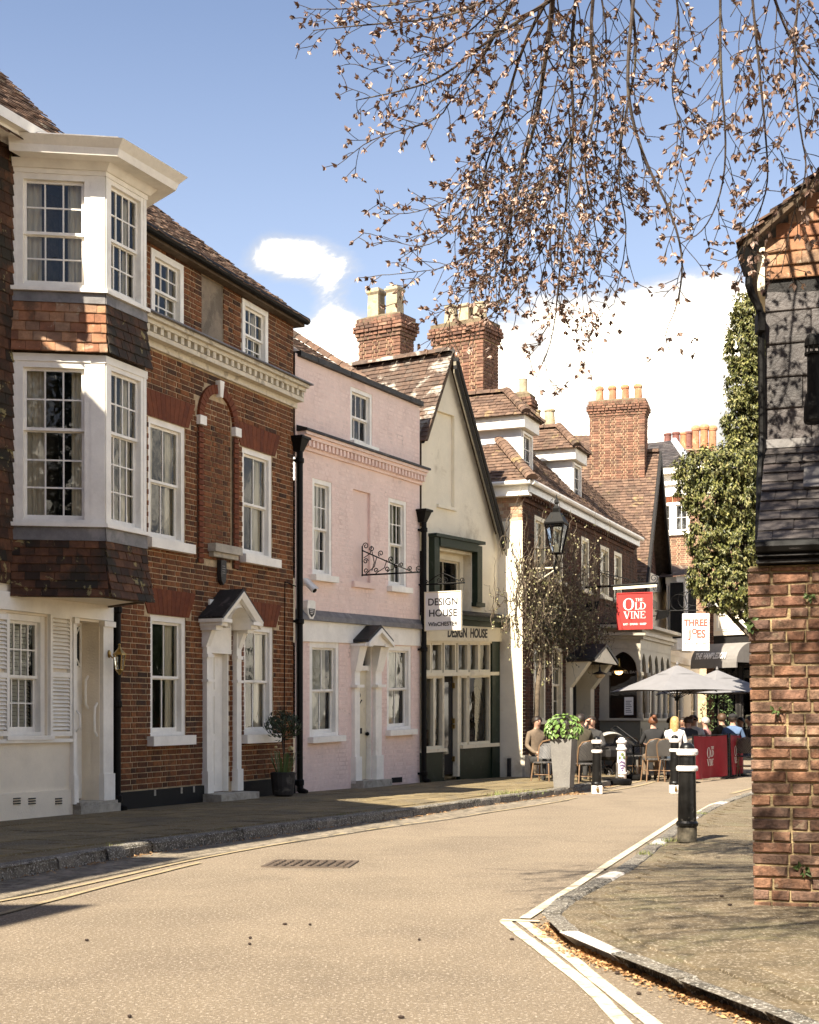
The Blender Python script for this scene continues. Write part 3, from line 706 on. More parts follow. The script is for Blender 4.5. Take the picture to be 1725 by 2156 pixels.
for (px, y0, y1, nn) in ((183, 1423, 1492, -.17), (203, 1480, 1550, -.03), (158, 1497, 1540, .02)):
    m = MB(); u_ = ud1-.0 if px > 160 else ud0-.02; va, vb = fa.v(ud1, y0), fa.v(ud1, y1)
    if px > 160: m.tube([fa.P(ud1, nn, va), fa.P(ud1-.05, nn, va-.06), fa.P(ud1-.055, nn, (va+vb)/2), fa.P(ud1-.05, nn, vb+.06), fa.P(ud1, nn, vb)], .016, 8)
    else: m.tube([fa.P(u_, .06, va), fa.P(u_, .11, va-.05), fa.P(u_, .11, vb+.05), fa.P(u_, .06, vb)], .014, 8)
    m.build('grab_handle', WHITE, A)
for (x0, x1) in ((-34, 15), (99, 147)):      # louvred shutters
    m = MB(); a, b = fa.u(x0)+.01, fa.u(x1)-.01; c, d = fa.v((a+b)/2, 1550), fa.v((a+b)/2, 1292)
    fbox(fa, m, a, a+.045, .0, .05, c, d); fbox(fa, m, b-.045, b, .0, .05, c, d)
    for z in (c, (c+d)/2-.03, d-.06): fbox(fa, m, a+.045, b-.045, .0, .048, z, z+.06)
    sh = m.build('shutter', WHITE, A); z = c+.075
    while z < d-.09:
        if not (c+d)/2-.05 < z < (c+d)/2+.03:
            m = MB(); m.hexa([fa.P(a+.045, .038, z), fa.P(b-.045, .038, z), fa.P(b-.045, .046, z+.004), fa.P(a+.045, .046, z+.004), fa.P(a+.045, .006, z+.036), fa.P(b-.045, .006, z+.036), fa.P(b-.045, .014, z+.042), fa.P(a+.045, .014, z+.042)])
            m.build('slat', WHITE, sh)
        z += .047
for px in (30, 62, 118): 
    m = MB(); a = fa.u(px); c = fa.v(a, 1693)
    for k in range(3): fbox(fa, m, a-.06, a+.06, .034, .05, c+k*.03, c+k*.03+.014)
    m.build('air_brick', DLEAD, A)
# the bay: canted side, front, return
P0 = fa.P(fa.u(27), 0, 0); cang = rad(58)
cd = Vector((fa.d.x*math.cos(cang)+fa.nr.x*math.sin(cang), fa.d.y*math.cos(cang)+fa.nr.y*math.sin(cang)))
wv = 0
while CX+FOC*(P0.x+cd.x*wv)/(P0.y+cd.y*wv) < 221: wv += .002
P1 = Vector((P0.x+cd.x*wv, P0.y+cd.y*wv)); nq = wv*math.sin(cang)
uu1 = fa.u(221, nq); uu2 = fa.u(306, nq)
P2 = Vector(fa.P(uu2, nq, 0)[:2]); P3 = Vector(fa.P(uu2+.5, 0, 0)[:2]); P0 = Vector(P0[:2])
class Up(Fac):
    def __init__(s, A_, B_, z0=0.):
        Fac.__init__(s, A_, B_, [(HY, HY)]); s.zl = [z0]; s.zr = [z0]; s.vs = [0.]
bay = [Up(P0, P1), Up(P1, P2), Up(P2, P3)]
Yc = P1.y; Z = lambda py: zof(py, Yc)
zs = dict(bot=Z(1258), l2=Z(1138), s2=Z(1106), h2=Z(755), t1=Z(746), l1=Z(640), s1=Z(614), h1=Z(362), top=Z(352))
def flare(b, z, z0, z1, amt): return amt*max(0, 1-(z-z0)/(z1-z0))**1.6
class Flared:
    def __init__(s, f, z0, z1, amt, w0=0., w1=0.): s.f, s.z0, s.z1, s.a = f, z0, z1, amt; s.nv = f.nv; s.w0, s.w1 = w0, w1
    def P(s, u, n, v): 
        e = flare(0, v, s.z0, s.z1, s.a); t = u/s.f.L
        return s.f.P(u+e*(s.w1*t-s.w0*(1-t)), n+e, v)
m = MB()
for b in bay:
    fbox(b, m, 0, b.L, -.06, .0, zs['bot'], zs['l2']); fbox(b, m, 0, b.L, -.06, .0, zs['h2']-.02, zs['s1'])
bayw = m.build('bay_core', MORTARD, A)
for k, (z0, z1, mt, am) in enumerate(((zs['bot'], zs['l2'], (HUNG, HUNGD), .10), (zs['t1'], zs['l1'], (HUNG, HUNGD), .07))):
    for i, b in enumerate(bay[:2]):
        fs_ = Flared(b, z0, z1, am, .2 if i else 0, .45)
        nrow = 5 if k else 7
        ch = (z1-z0)/nrow
        rc = courses(-.01, b.L+.01, z0, z1, ch=ch, lens=(.165,), joint=.002, rnd=.08, off=(0, .08), minw=.02)
        pieces(fs_, [(a, c, d, e+.02) for a, c, d, e in rc], A, 'hung_tile', mt[1] if (i == 1 or k == 0) else mt[0], th=.016, nb=.034, nt=.012, jit=.004, bev=.06, twist=.006, wob=.03, limit=70)  # darker tiles on the street face and the lower panel
for (za, zb) in ((zs['l2']-.01, zs['s2']-.02), (zs['l1']-.01, zs['s1']-.02)):
    m = MB()
    for b in bay[:3]: m.hexa([b.P(-.01, -.03, za), b.P(b.L+.01, -.03, za), b.P(b.L+.01, .035, za), b.P(-.01, .035, za), b.P(-.01, -.03, zb), b.P(b.L, -.03, zb), b.P(b.L, .02, zb), b.P(-.01, .02, zb)])
    m.build('lead_apron', LEAD, A)
for (za, zb) in ((zs['s2'], zs['h2']), (zs['s1'], zs['h1'])):
    m = MB()
    for b in bay: fbox(b, m, -.03, b.L+.03, -.05, .06, za-.03, za+.015)
    m.build('bay_sill', WHITE, A)
    m = MB()
    for b in bay: fbox(b, m, -.015, b.L+.015, -.05, .028, zb-.06, zb+.03)
    m.build('bay_head', WHITE, A)
    low_ = za < 5; rws = (2, 3) if low_ else (2, 2)
    b = bay[0]; x0 = b.u(36); x1 = b.u(191)
    for f, (p, q_) in ((bay[0], (0, x0)), (bay[0], (x1, bay[0].L)), (bay[1], (0, .05)), (bay[1], (bay[1].L-.06, bay[1].L))):
        m = MB(); fbox(f, m, p, q_, -.08, .02, za+.015, zb-.06); m.build('bay_post', WHITE, A)
    window(bay[0], A, (x0, x1, za+.015, zb-.06), 3, rws, n=-.02, fw=.07, sill=0, back='curtain', deep=.9)
    window(bay[1], A, (.05, bay[1].L-.06, za+.015, zb-.06), 4, rws if not low_ else (2, 3), n=-.02, fw=.055, sill=0, back='curtain', deep=.7)
    m = MB(); fbox(bay[2], m, 0, bay[2].L, -.08, .01, za, zb); m.build('bay_return', WHITE, A)
m = MB(); pts = [Vector((p.x, p.y, zs['bot']+.02)) for p in (P0, P1, P2, P3)]
m.poly([pts[0], pts[1], pts[2], pts[3]], (0, 0, .04)); m.build('bay_soffit', WREND, A)
# bay eaves and lead flat
def offs(k): 
    c = [P0, P1, P2, P3]; o = []
    dirs = [bay[0].nr, (bay[0].nr+bay[1].nr).normalized()/math.cos(cang/2), (bay[1].nr+bay[2].nr).normalized()*1.25, bay[2].nr]
    return [Vector((p.x+d.x*k, p.y+d.y*k)) for p, d in zip(c, dirs)]
for (k0, z0, k1, z1, nm, mt) in ((.05, zs['top']-.06, .12, zs['top']+.02, 'cornice', WHITE), (.30, zs['top']+.02, .33, zs['top']+.10, 'soffit_board', WHITE), (.33, zs['top']+.10, .42, zs['top']+.19, 'gutter', WHITE), (.36, zs['top']+.19, .30, zs['top']+.25, 'lead_flat', LEAD)):
    m = MB(); a, b = offs(k0), offs(k1); n = 4
    m.mesh([(p.x, p.y, z0) for p in a]+[(p.x, p.y, z1) for p in b], [(3, 2, 1, 0), (4, 5, 6, 7)]+[(i, (i+1) % 4, 4+(i+1) % 4, 4+i) for i in range(4)]); m.build(nm, mt, A)
# tile-hung wall beside the bay, roof
zE = 7.98; bx = fa.u(27)+.02
m = MB(); fbox(fa, m, -1.6, uE, -.1, -.02, 2.9, zE-.05); m.build('upper_wall', MORTARD, A)
rc = courses(-1.6, bx, 2.75, zE-.1, ch=.13, lens=(.165,), joint=.002, rnd=.06, off=(0, .08))
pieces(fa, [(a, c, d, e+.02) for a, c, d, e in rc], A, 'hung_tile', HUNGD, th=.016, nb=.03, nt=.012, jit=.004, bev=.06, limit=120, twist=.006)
m = MB(); fbox(fa, m, -1.6, bx+.12, -.0, .32, zE-.12, zE-.06); fbox(fa, m, -1.6, bx+.1, .30, .42, zE-.08, zE+.04); m.build('eaves_board', WHITE, A)
def roof(fac, root, u0, u1, z0, pitch, depth, n0, mat, gauge=.11, tw=.165, limit=260, keep=None, over=.06, jit=.006, name='roof', u_in=0., plain=False):
    """street-facing slope of a pitched roof: eave at n0 and height z0 rising backwards"""
    def wp(u, b): 
        p = fac.A+fac.d*u+fac.nr*(n0-b); return Vector((p.x, p.y, z0+pitch*b))
    q_ = Quad(wp(u0, -over), wp(u1, -over), wp(u0, depth), wp(u1, depth))
    if q_.nv.z < 0: q_.nv = -q_.nv
    m = MB()
    bk = lambda u: Vector((*(fac.A+fac.d*u+fac.nr*(n0-depth-.05)), z0-.1))
    m.mesh([wp(u0, 0), wp(u1, 0), wp(u1, depth), wp(u0, depth), bk(u0), bk(u1)], [(0, 1, 2, 3), (0, 3, 4), (1, 5, 2), (0, 4, 5, 1), (3, 2, 5, 4)])
    rf = m.build(name, MORTARD, root)
    if not plain:
        rc = courses(0, q_.L, 0, q_.H, ch=gauge, lens=(tw,), joint=.003, rnd=.05, off=(0, tw/2), keep=keep)
        pieces(q_, [(a, c, d, e+.03) for a, c, d, e in rc], rf, 'roof_tile', mat, th=.015, nb=.038, nt=.014, jit=jit, bev=.05, limit=limit, twist=.008, wob=.03)
    return q_, rf
qa, rfa = roof(fa, A, -1.75, uE+.02, zE, .98, 3.4, .25, TILE, .10, .165, 140)
ridge_tiles(qa.P(0, .02, qa.H), qa.P(qa.L, .02, qa.H), rfa, TILE)
m = MB(); fbox(fa, m, uE-.02, uE+.04, -3.3, 0, 2.9, zE-.1); m.build('party_wall', MORTARD, A)
m = MB(); m.poly([fa.P(-1.62, -.0, -.2), fa.P(-1.62, -6.5, -.2), fa.P(-1.62, -6.5, zE), fa.P(-1.62, -3.15, zE+3.25), fa.P(-1.62, -.02, zE-.06)], tuple(Vector((fa.d.x, fa.d.y, 0))*.04)); m.build('flank_wall', NBA := M('flank brick', (.13, .05, .025), .9, var=.35, vs=8, bump=.4), A)
m = MB(); m.hexa([fa.P(-1.75, -3.15, zE+3.2), fa.P(uE, -3.15, zE+3.2), fa.P(uE, -6.7, zE-.2), fa.P(-1.75, -6.7, zE-.2), fa.P(-1.75, -3.15, zE+3.3), fa.P(uE, -3.15, zE+3.3), fa.P(uE, -6.7, zE-.1), fa.P(-1.75, -6.7, zE-.1)]); m.build('rear_roof_slope', TILE, A)
# drain pipe between A and B
downpipe(fa, A, fa.u(240), .0, 2.75, n=.05, r=.05, hopper=False)
# brass wall lantern
ul = fa.u(222); vl = fa.v(ul, 1400)
p = fa.P(ul, .06, vl+.14)
LN = thing('wall_lantern', 'small brass carriage lantern on white pilaster beside the shuttered window', 'wall lamp', tuple(p))
m = MB(); m.lathe([(.05, -.02), (.055, 0), (.05, .02)], (0, 0, 0), 10)
m2 = MB(); c = fa.nr*.16; cx = (c.x, c.y)
m2.tube([(0, 0, 0), (c.x*.3, c.y*.3, -.05), (c.x*.7, c.y*.7, -.03), (c.x, c.y, .02)], .008, 6); m2.ball((0, 0, 0), .045, .5, .9, 1.2); m2.build('bracket', BRASS, LN, off=(0, 0, 0))
m2 = MB(); m2.lathe([(.012, .10), (.02, .07), (.085, .0), (.088, -.015), (.07, -.018)], (c.x, c.y, 0), 6); m2.lathe([(.05, -.2), (.052, -.21), (.02, -.25), (.008, -.27)], (c.x, c.y, 0), 6)
m2.ball((c.x, c.y, .115), .018)
for k in range(6):
    a_ = k*math.pi/3; m2.tube([(c.x+.078*math.cos(a_), c.y+.078*math.sin(a_), -.015), (c.x+.05*math.cos(a_), c.y+.05*math.sin(a_), -.205)], .005, 4)
m2.build('cage', BRASS, LN, off=(0, 0, 0))
m2 = MB(); m2.lathe([(.048, -.2), (.074, -.02)], (c.x, c.y, 0), 6); m2.build('glass', GLASS, LN, off=(0, 0, 0))

# ------------------------------------------------------------------ house B: red brick
fb = Fac((-614.5/3000*18.6, 18.6), (-245.5/3000*22.9, 22.9), [(1704, 1673), (1669, 1636), (1574, 1557), (1285, 1326), (1137, 1202), (853, 975), (704, 859), (656, 819), (455, 672)])
B = thing('red_brick_house', 'tall red brick house with white sash windows and arched niche', 'house', tuple(fb.P(fb.L/2, -2, 0)))
bV = fb.vs
wb = [fb.r(316, 392, 1297, 1549), fb.r(513, 576, 1318, 1546), fb.r(312, 391, 888, 1140), fb.r(510, 574, 950, 1173), fb.r(316, 384, 541, 691), fb.r(508, 562, 643, 774)]
pan = fb.r(424, 471, 590, 735)
dx0, dx1 = fb.u(439), fb.u(481); dtop = fb.v((dx0+dx1)/2, 1372)
nic = fb.r(425, 489, 880, 1182); uc = (nic[0]+nic[1])/2; nr_ = (nic[1]-nic[0])/2
holes = wb+[(dx0, dx1, -.2, dtop+.0)]
sheet(fb, -.25, fb.L, -.2, bV[-1], holes+[pan], n=0., dep=.1).build('wall', MORTAR, B)
def voussoirs(rect, h, k=11):
    """flat gauged arch over an opening: raking bricks"""
    u0, u1, _, v1 = rect; w_ = u1-u0
    for i in range(k):
        a, b = i/k, (i+1)/k; sp = .17
        x0, x1 = u0-.06+(w_+.12)*a, u0-.06+(w_+.12)*b; y0, y1 = u0-.06-sp+(w_+.12+2*sp)*a, u0-.06-sp+(w_+.12+2*sp)*b; g = .003
        mm = MB(); mm.hexa([fb.P(x0+g, -.03, v1+.004), fb.P(x1-g, -.03, v1+.004), fb.P(x1-g, .016, v1+.004), fb.P(x0+g, .016, v1+.004), fb.P(y0+g, -.03, v1+h), fb.P(y1-g, -.03, v1+h), fb.P(y1-g, .016, v1+h), fb.P(y0+g, .016, v1+h)])
        mm.build('arch_brick', RUBBED, B)
for r_ in wb[:4]: voussoirs(r_, .36)
# niche: outer pilaster strips, arch, white blocks
spr = fb.v(uc, 905); ro, ri = nr_+.13, nr_
def in_niche(u, v):
    return v > spr and math.hypot(u-uc, v-spr-.1) < ro+.03
skip = [(r_[0]-.0, r_[1]+.0, r_[2]-.07, r_[3]) for r_ in holes]+[pan]
ghost = [(r_[0]-.14, r_[1]+.14, r_[3]-.01, r_[3]+.355) for r_ in wb[:4]]
vc0, vc1 = bV[6]-.02, bV[7]+.08
rc = courses(-.25, fb.L, bV[1]+.02, bV[-1]-.05, [*skip, *ghost, (-9, 99, vc0, vc1), (uc-ro, uc+ro, fb.v(uc, 1192), spr+.1)], lens=(.215, .1025), keep=lambda u, v: not in_niche(u, v), off=(0, .056+.1))
pieces(fb, rc, B, 'brick', BRICK, th=.02, nb=.010, jit=.003, bev=.07, limit=290, twist=.003)
# recessed brick inside the niche
m = MB(); fbox(fb, m, uc-ri, uc+ri, -.05, -.0, fb.v(uc, 1182), spr+.1); m.build('niche_back', MORTAR, B)
rc = courses(uc-ri+.06, uc+ri-.06, fb.v(uc, 1180), spr+ri, keep=lambda u, v: v < spr+.1 or math.hypot(u-uc, v-spr-.1) < ri-.02, off=(0, .156))
pieces(fb, rc, B, 'niche_brick', BRICK, th=.02, nb=.008, jit=.003, bev=.07, limit=150)
for sg in (-1, 1):
    m = MB(); fbox(fb, m, uc+sg*(ri-.05) if sg < 0 else uc+ri-.06, uc-ri+.06 if sg < 0 else uc+ri-.0, -.005, .002, fb.v(uc, 1192), spr+.1)
    a0 = uc-ri-.13 if sg < 0 else uc+ri
    rc = courses(a0, a0+.13, fb.v(uc, 1192), spr-.02, lens=(.13,), off=(0,)); pieces(fb, rc, B, 'pilaster_brick', RUBBED, th=.02, nb=.045, jit=.002, bev=.07, limit=120)
    m = MB(); fbox(fb, m, a0-.02, a0+.15, -.02, .075, spr-.02, spr+.11); m.build('impost_block', WHITE, B)
    m = MB(); fbox(fb, m, a0, a0+.13, -.02, .02, fb.v(uc, 1192), spr); m.build('niche_pilaster', MORTARD, B)
for i in range(17):
    a, b = math.pi*i/17+.01, math.pi*(i+1)/17-.01; v0_ = spr+.1
    mm = MB(); P_ = lambda r_, t, n_: fb.P(uc+math.cos(t)*r_, n_, v0_+math.sin(t)*r_)
    mm.hexa([P_(ri, a, -.03), P_(ro, a, -.03), P_(ro, a, .045), P_(ri, a, .045), P_(ri, b, -.03), P_(ro, b, -.03), P_(ro, b, .045), P_(ri, b, .045)])
    mm.build('arch_brick', RUBBED, B)
m = MB(); v0_ = spr+.1+ri
m.hexa([fb.P(uc-.035, 0, v0_-.05), fb.P(uc+.035, 0, v0_-.05), fb.P(uc+.035, .08, v0_-.05), fb.P(uc-.035, .08, v0_-.05), fb.P(uc-.06, 0, v0_+.19), fb.P(uc+.06, 0, v0_+.19), fb.P(uc+.06, .09, v0_+.19), fb.P(uc-.06, .09, v0_+.19)]); m.build('keystone', WHITE, B)
m = MB(); a = fb.r(437, 494, 1149, 1176); fbox(fb, m, a[0], a[1], 0, .14, a[2]+.07, a[3]); fbox(fb, m, a[0]+.03, a[1]-.03, 0, .09, a[2], a[2]+.07); m.build('niche_sill', STONE, B)
for i, (r_, rr, cc) in enumerate(zip(wb, ((1, 1), (1, 1), (1, 1), (1, 1), (2, 2), (2, 2)), (2, 2, 2, 2, 3, 3))):
    window(fb, B, r_, cc, rr, n=-.055 if i < 4 else -.01, fw=.085, sill=.13 if i < 4 else 0, silln=.12, sillw=.08, back='curtain', deep=.7)
m = MB(); fbox(fb, m, pan[0], pan[1], -.04, -.015, pan[2], pan[3]); m.build('rendered_panel', M('stained grey render', (.25, .20, .145), .9, var=.2, vs=3, bump=.4, dirt=((.1, .08, .06), 2.4, .5, .75, .6)), B)
# plinth, cornice, lead, eaves
m = MB(); fbox(fb, m, -.25, dx0-.1, .0, .05, -.2, bV[1]); fbox(fb, m, dx1+.1, fb.L, .0, .05, -.2, bV[1]); pl = m.build('plinth', PLINTH, B)
for px in (320, 376, 402, 505):
    m = MB(); a = fb.u(px); fbox(fb, m, a-.02, a+.02, .05, .056, .16, .25); m.build('vent', STONE, B)
m = MB(); x0, x1 = -.25, fb.L+.06
for n1, a, b in ((.05, 0, .10), (.17, .10, .17), (.21, .27, .33), (.27, .33, .39)): fbox(fb, m, x0, x1, 0, n1, bV[6]+a*.9, bV[6]+b*.9)
fbox(fb, m, x0, x1, 0, .10, bV[6]+.15, bV[6]+.25); cor = m.build('cornice', M('weathered white stone paint', (.66, .60, .48), .8, var=.1, vs=4, bump=.3, dirt=((.2, .16, .11), 4., .55, .8, .6)), B)
k = 0; u_ = .05
while u_ < fb.L: 
    m = MB(); fbox(fb, m, u_, u_+.075, .10, .19, bV[6]+.155, bV[6]+.245); m.build('modillion', MATS['weathered white stone paint'], cor); u_ += .165
m = MB(); m.hexa([fb.P(x0, 0, bV[6]+.352), fb.P(x1+.04, 0, bV[6]+.352), fb.P(x1+.04, .33, bV[6]+.35), fb.P(x0, .33, bV[6]+.35), fb.P(x0, 0, bV[7]+.07), fb.P(x1+.04, 0, bV[7]+.07), fb.P(x1+.04, .32, bV[6]+.375), fb.P(x0, .32, bV[6]+.375)]); m.build('lead_capping', LEAD, B)
zl, zr_ = fb.zl[-1], fb.zr[-1]
class Tilted:
    """a facade's plan with its own eaves level at either end"""
    def __init__(s, f): s.A, s.d, s.nr, s.L = f.A, f.d, f.nr, f.L
zB = (zl+zr_)/2
m = MB(); m.tube([fb.P(-.3, .2, bV[-1]-.03), fb.P(fb.L+.12, .2, bV[-1]-.03)], .06, 8); fbox(fb, m, -.3, fb.L+.1, 0, .14, bV[-1]-.1, bV[-1]-.02); m.build('gutter', IRON, B)
def roof2(fac, root, u0, u1, za, zb, pitch, depth, n0, mat, gauge, tw, limit, over=.08, keep=None, jit=.006, name='roof'):
    def wp(u, b):
        p = fac.A+fac.d*u+fac.nr*(n0-b); return Vector((p.x, p.y, za+(zb-za)*u/fac.L+pitch*b))
    q_ = Quad(wp(u0, -over), wp(u1, -over), wp(u0, depth), wp(u1, depth))
    if q_.nv.z < 0: q_.nv = -q_.nv
    m = MB(); bk = lambda u: Vector((*(fac.A+fac.d*u+fac.nr*(n0-depth*1.9)), za-.1))
    bm_ = lambda u: Vector((*(fac.A+fac.d*u+fac.nr*(n0)), za+(zb-za)*u/fac.L-.12))
    m.mesh([wp(u0, 0), wp(u1, 0), wp(u1, depth), wp(u0, depth), bk(u0), bk(u1), bm_(u0), bm_(u1)], [(0, 1, 2, 3), (0, 3, 4, 6), (1, 7, 5, 2), (6, 4, 5, 7), (3, 2, 5, 4), (0, 6, 7, 1)])
    rf = m.build(name, MORTARD, root)
    rc = courses(0, q_.L, 0, q_.H, ch=gauge, lens=(tw,), joint=.003, rnd=.05, off=(0, tw/2), keep=keep)
    pieces(q_, [(a, c, d, e+.03) for a, c, d, e in rc], rf, 'roof_tile', mat, th=.015, nb=.04, nt=.014, jit=jit, bev=.05, limit=limit, twist=.010, wob=.03)
    return q_, rf
qb, rfb = roof2(fb, B, -.3, fb.L+.10, zl, zr_, .77, 3.0, .16, TILE, .105, .165, 290, jit=.012)
ridge_tiles(qb.P(0, .02, qb.H), qb.P(qb.L, .02, qb.H), rfb, TILE)
m = MB()       # gable flank over the pink house
m.poly([fb.P(fb.L, -.02, -.2), fb.P(fb.L, -5.8, -.2), fb.P(fb.L, -5.8, bV[-1]), fb.P(fb.L, -3., bV[-1]+2.2), fb.P(fb.L, -.02, bV[-1])], (fb.d.x*.01-.02, -.02, 0)); m.build('flank_wall', BRICKE, B)
# porch hood with pediment on pilasters
pu0, pu1 = fb.u(426), fb.u(498); pc = (pu0+pu1)/2; pj = .36
vcap = fb.v(pc, 1308); vb0 = .13
hood = MB(); hw = (pu1-pu0)/2+.09; ap = .36
for sg in (-1, 1):
    e0, e1 = Vector((pc+sg*hw, vcap)), Vector((pc, vcap+ap+.06))
    nx = Vector((-(e1-e0).y, (e1-e0).x)).normalized()*(.035*(-sg)); 
    if nx.y < 0: nx = -nx
    hood.hexa([fb.P(e0.x, 0, e0.y), fb.P(e1.x, 0, e1.y), fb.P(e1.x, pj+.05, e1.y), fb.P(e0.x, pj+.05, e0.y)]+[fb.P(e0.x+nx.x, 0, e0.y+nx.y), fb.P(e1.x, 0, e1.y+.04), fb.P(e1.x, pj+.05, e1.y+.04), fb.P(e0.x+nx.x, pj+.05, e0.y+nx.y)])
hd = hood.build('porch_hood', DLEAD, B)
for sg in (-1, 1):
    m = MB(); 
    for (o_, w_, nn) in ((.0, .05, pj+.04), (-.05, .05, pj+.02)):
        e0, e1 = Vector((pc+sg*hw, vcap+o_)), Vector((pc, vcap+ap+.06+o_)); 
        m.hexa([fb.P(e0.x, nn-.06, e0.y-w_), fb.P(e1.x, nn-.06, e1.y-w_), fb.P(e1.x, nn, e1.y-w_), fb.P(e0.x, nn, e0.y-w_), fb.P(e0.x, nn-.06, e0.y), fb.P(e1.x, nn-.06, e1.y), fb.P(e1.x, nn+.02, e1.y), fb.P(e0.x, nn+.02, e0.y)])
    m.build('raking_moulding', WHITE, hd)
    m = MB(); c0 = pc+sg*(hw-.12)
    fbox(fb, m, c0-.14, c0+.14, 0, pj+.04, vcap-.05, vcap); fbox(fb, m, c0-.11, c0+.11, 0, pj-.02, vcap-.10, vcap-.05)
    fbox(fb, m, c0-.09, c0+.09, 0, pj*.75, vcap-.16, vcap-.10)
    m.mesh([fb.P(c0-.055, 0, vcap-.4), fb.P(c0+.055, 0, vcap-.4), fb.P(c0+.055, .08, vcap-.4), fb.P(c0-.055, .08, vcap-.4), fb.P(c0-.055, 0, vcap-.16), fb.P(c0+.055, 0, vcap-.16), fb.P(c0+.055, pj*.5, vcap-.16), fb.P(c0-.055, pj*.5, vcap-.16)], [(3, 2, 1, 0), (4, 5, 6, 7), (0, 1, 5, 4), (1, 2, 6, 5), (2, 3, 7, 6), (3, 0, 4, 7)])
    m.build('bracket', WHITE, hd)
    m = MB(); c0 = pu0+.06 if sg < 0 else pu1-.06
    fbox(fb, m, c0-.065, c0+.065, 0, .085, vb0, vcap-.14); fbox(fb, m, c0-.08, c0+.08, 0, .11, vb0, vb0+.32); fbox(fb, m, c0-.08, c0+.08, 0, .11, vcap-.55, vcap-.50); fbox(fb, m, c0-.085, c0+.085, 0, .115, vcap-.9, vcap-.86)
    m.build('pilaster', WHITE, B)
m = MB(); kk = 10       # arched soffit behind the pediment
for i in range(kk):
    a, b = math.pi*i/kk, math.pi*(i+1)/kk; r_ = (dx1-dx0)/2+.02; cv = vcap-.12
    P_ = lambda t, n_: fb.P(pc+math.cos(t)*r_, n_, cv+math.sin(t)*r_*1.05)
    m.face(P_(a, .02), P_(b, .02), P_(b, pj), P_(a, pj)); 
    m.face(P_(a, pj-.06), P_(b, pj-.06), fb.P(pc+math.cos(b)*hw*.98, pj-.06, max(vcap, vcap+(1-abs(math.cos(b)))*ap)), fb.P(pc+math.cos(a)*hw*.98, pj-.06, max(vcap, vcap+(1-abs(math.cos(a)))*ap)))
m.build('arched_soffit', WHITE, hd)
m = MB(); fbox(fb, m, dx0-.02, dx1+.02, -.02, .04, dtop-.02, vcap+.3); m.build('tympanum', WHITE, B)
m = MB(); fbox(fb, m, dx0, dx1, -.14, -.09, vb0, dtop); fd = m.build('door', WHITE, B); dw = dx1-dx0
m = MB(); fbox(fb, m, dx0-.01, dx1+.01, -.02, .05, dtop-.03, dtop+.03); m.build('door_head', WHITE, B)
for a in (dx0+.004, dx1-.024): m = MB(); fbox(fb, m, a, a+.02, -.13, .004, vb0, dtop-.03); m.build('door_lining', WHITE, B)
for (a, b) in ((.1, .75), (.85, 1.4), (1.5, dtop-.2)):
    for i in range(2): 
        m = MB(); fbox(fb, m, dx0+dw*(.1+.43*i), dx0+dw*(.47+.43*i), -.09, -.078, vb0+a, min(vb0+b, dtop-.08)); m.build('door_panel', WHITE, fd)
m = MB(); fbox(fb, m, pu0-.06, pu1+.06, -.1, .36, -.2, .12); m.build('door_step', STONE, B)
# pipe between brick and pink house
downpipe(fb, B, fb.L+.06, .02, fb.v(fb.L, 950), n=.09, r=.055)
m = MB(); a = fb.u(598); m.tube([fb.P(a, .02, fb.v(a, 1225)), fb.P(a-.02, .02, fb.v(a, 1500)), fb.P(a-.02, .02, .5)], .008, 5); m.tube([fb.P(a, .02, fb.v(a, 1225)), fb.P(fb.L, .05, fb.v(a, 1232))], .01, 5); m.build('cable', IRON, B)
# dark bell box over the porch
p = fb.r(452, 471, 1191, 1232); c = fb.P((p[0]+p[1])/2, 0, p[2])
AB = thing('alarm_box', 'small dark alarm box on red brick above the porch', 'alarm box', tuple(c))
m = MB(); pr_ = [(-.07, .36), (.07, .36), (.08, .2), (.06, .06), (0, 0), (-.06, .06), (-.08, .2)]
vv = p[2]; uu = (p[0]+p[1])/2
m.poly([fb.P(uu+x, .012, vv+z) for x, z in pr_], tuple(fb.nv*.07)); m.build('case', DLEAD, AB)
m = MB()
for k in range(4): fbox(fb, m, uu-.045, uu+.03+.01*(k % 2), .083, .085, vv+.27-.035*k, vv+.28-.035*k)
m.build('lettering', LEAD, AB)
# ------------------------------------------------------------------ house C: pink cottage
fc = Fac((-232.5/3000*23.1, 23.1), (20.5/3000*26.9, 26.9), [(1668, 1650), (1562, 1545), (1350, 1360), (1302, 1323), (1221, 1250), (944, 1021), (746, 851)])
C = thing('pink_cottage', 'pale pink cottage with dentil cornice and small white door', 'house', tuple(fc.P(fc.L/2, -2, 0)))
cV = fc.vs
wc = [fc.r(652, 714, 1352, 1550), fc.r(815, 866, 1360, 1536), fc.r(658, 699, 1011, 1212), fc.r(818, 856, 1052, 1236), fc.r(738, 784, 822, 936)]
cdo = fc.r(750, 782, 1358, 1642)
cdo = (cdo[0], cdo[1], cdo[2], cV[2]-.01)
bw = fc.r(744, 780, 1034, 1226)
sheet(fc, -.12, fc.L+.02, -.2, cV[-1], wc+[(cdo[0], cdo[1], cdo[2], cdo[3]), bw], dep=.10).build('wall', PINK, C)
m = MB(); fbox(fc, m, bw[0], bw[1], -.06, -.05, bw[2], bw[3]); m.build('blind_window', PINK, C)
m = MB(); fbox(fc, m, bw[0]-.06, bw[1]+.1, -.02, .06, bw[2]-.10, bw[2]-.0); m.build('blind_window_sill', PINK, C)
for i, (x0, x1, yt, yb) in enumerate(((704, 757, 752, 900), (943, 988, 0, 0))[:1]): pass
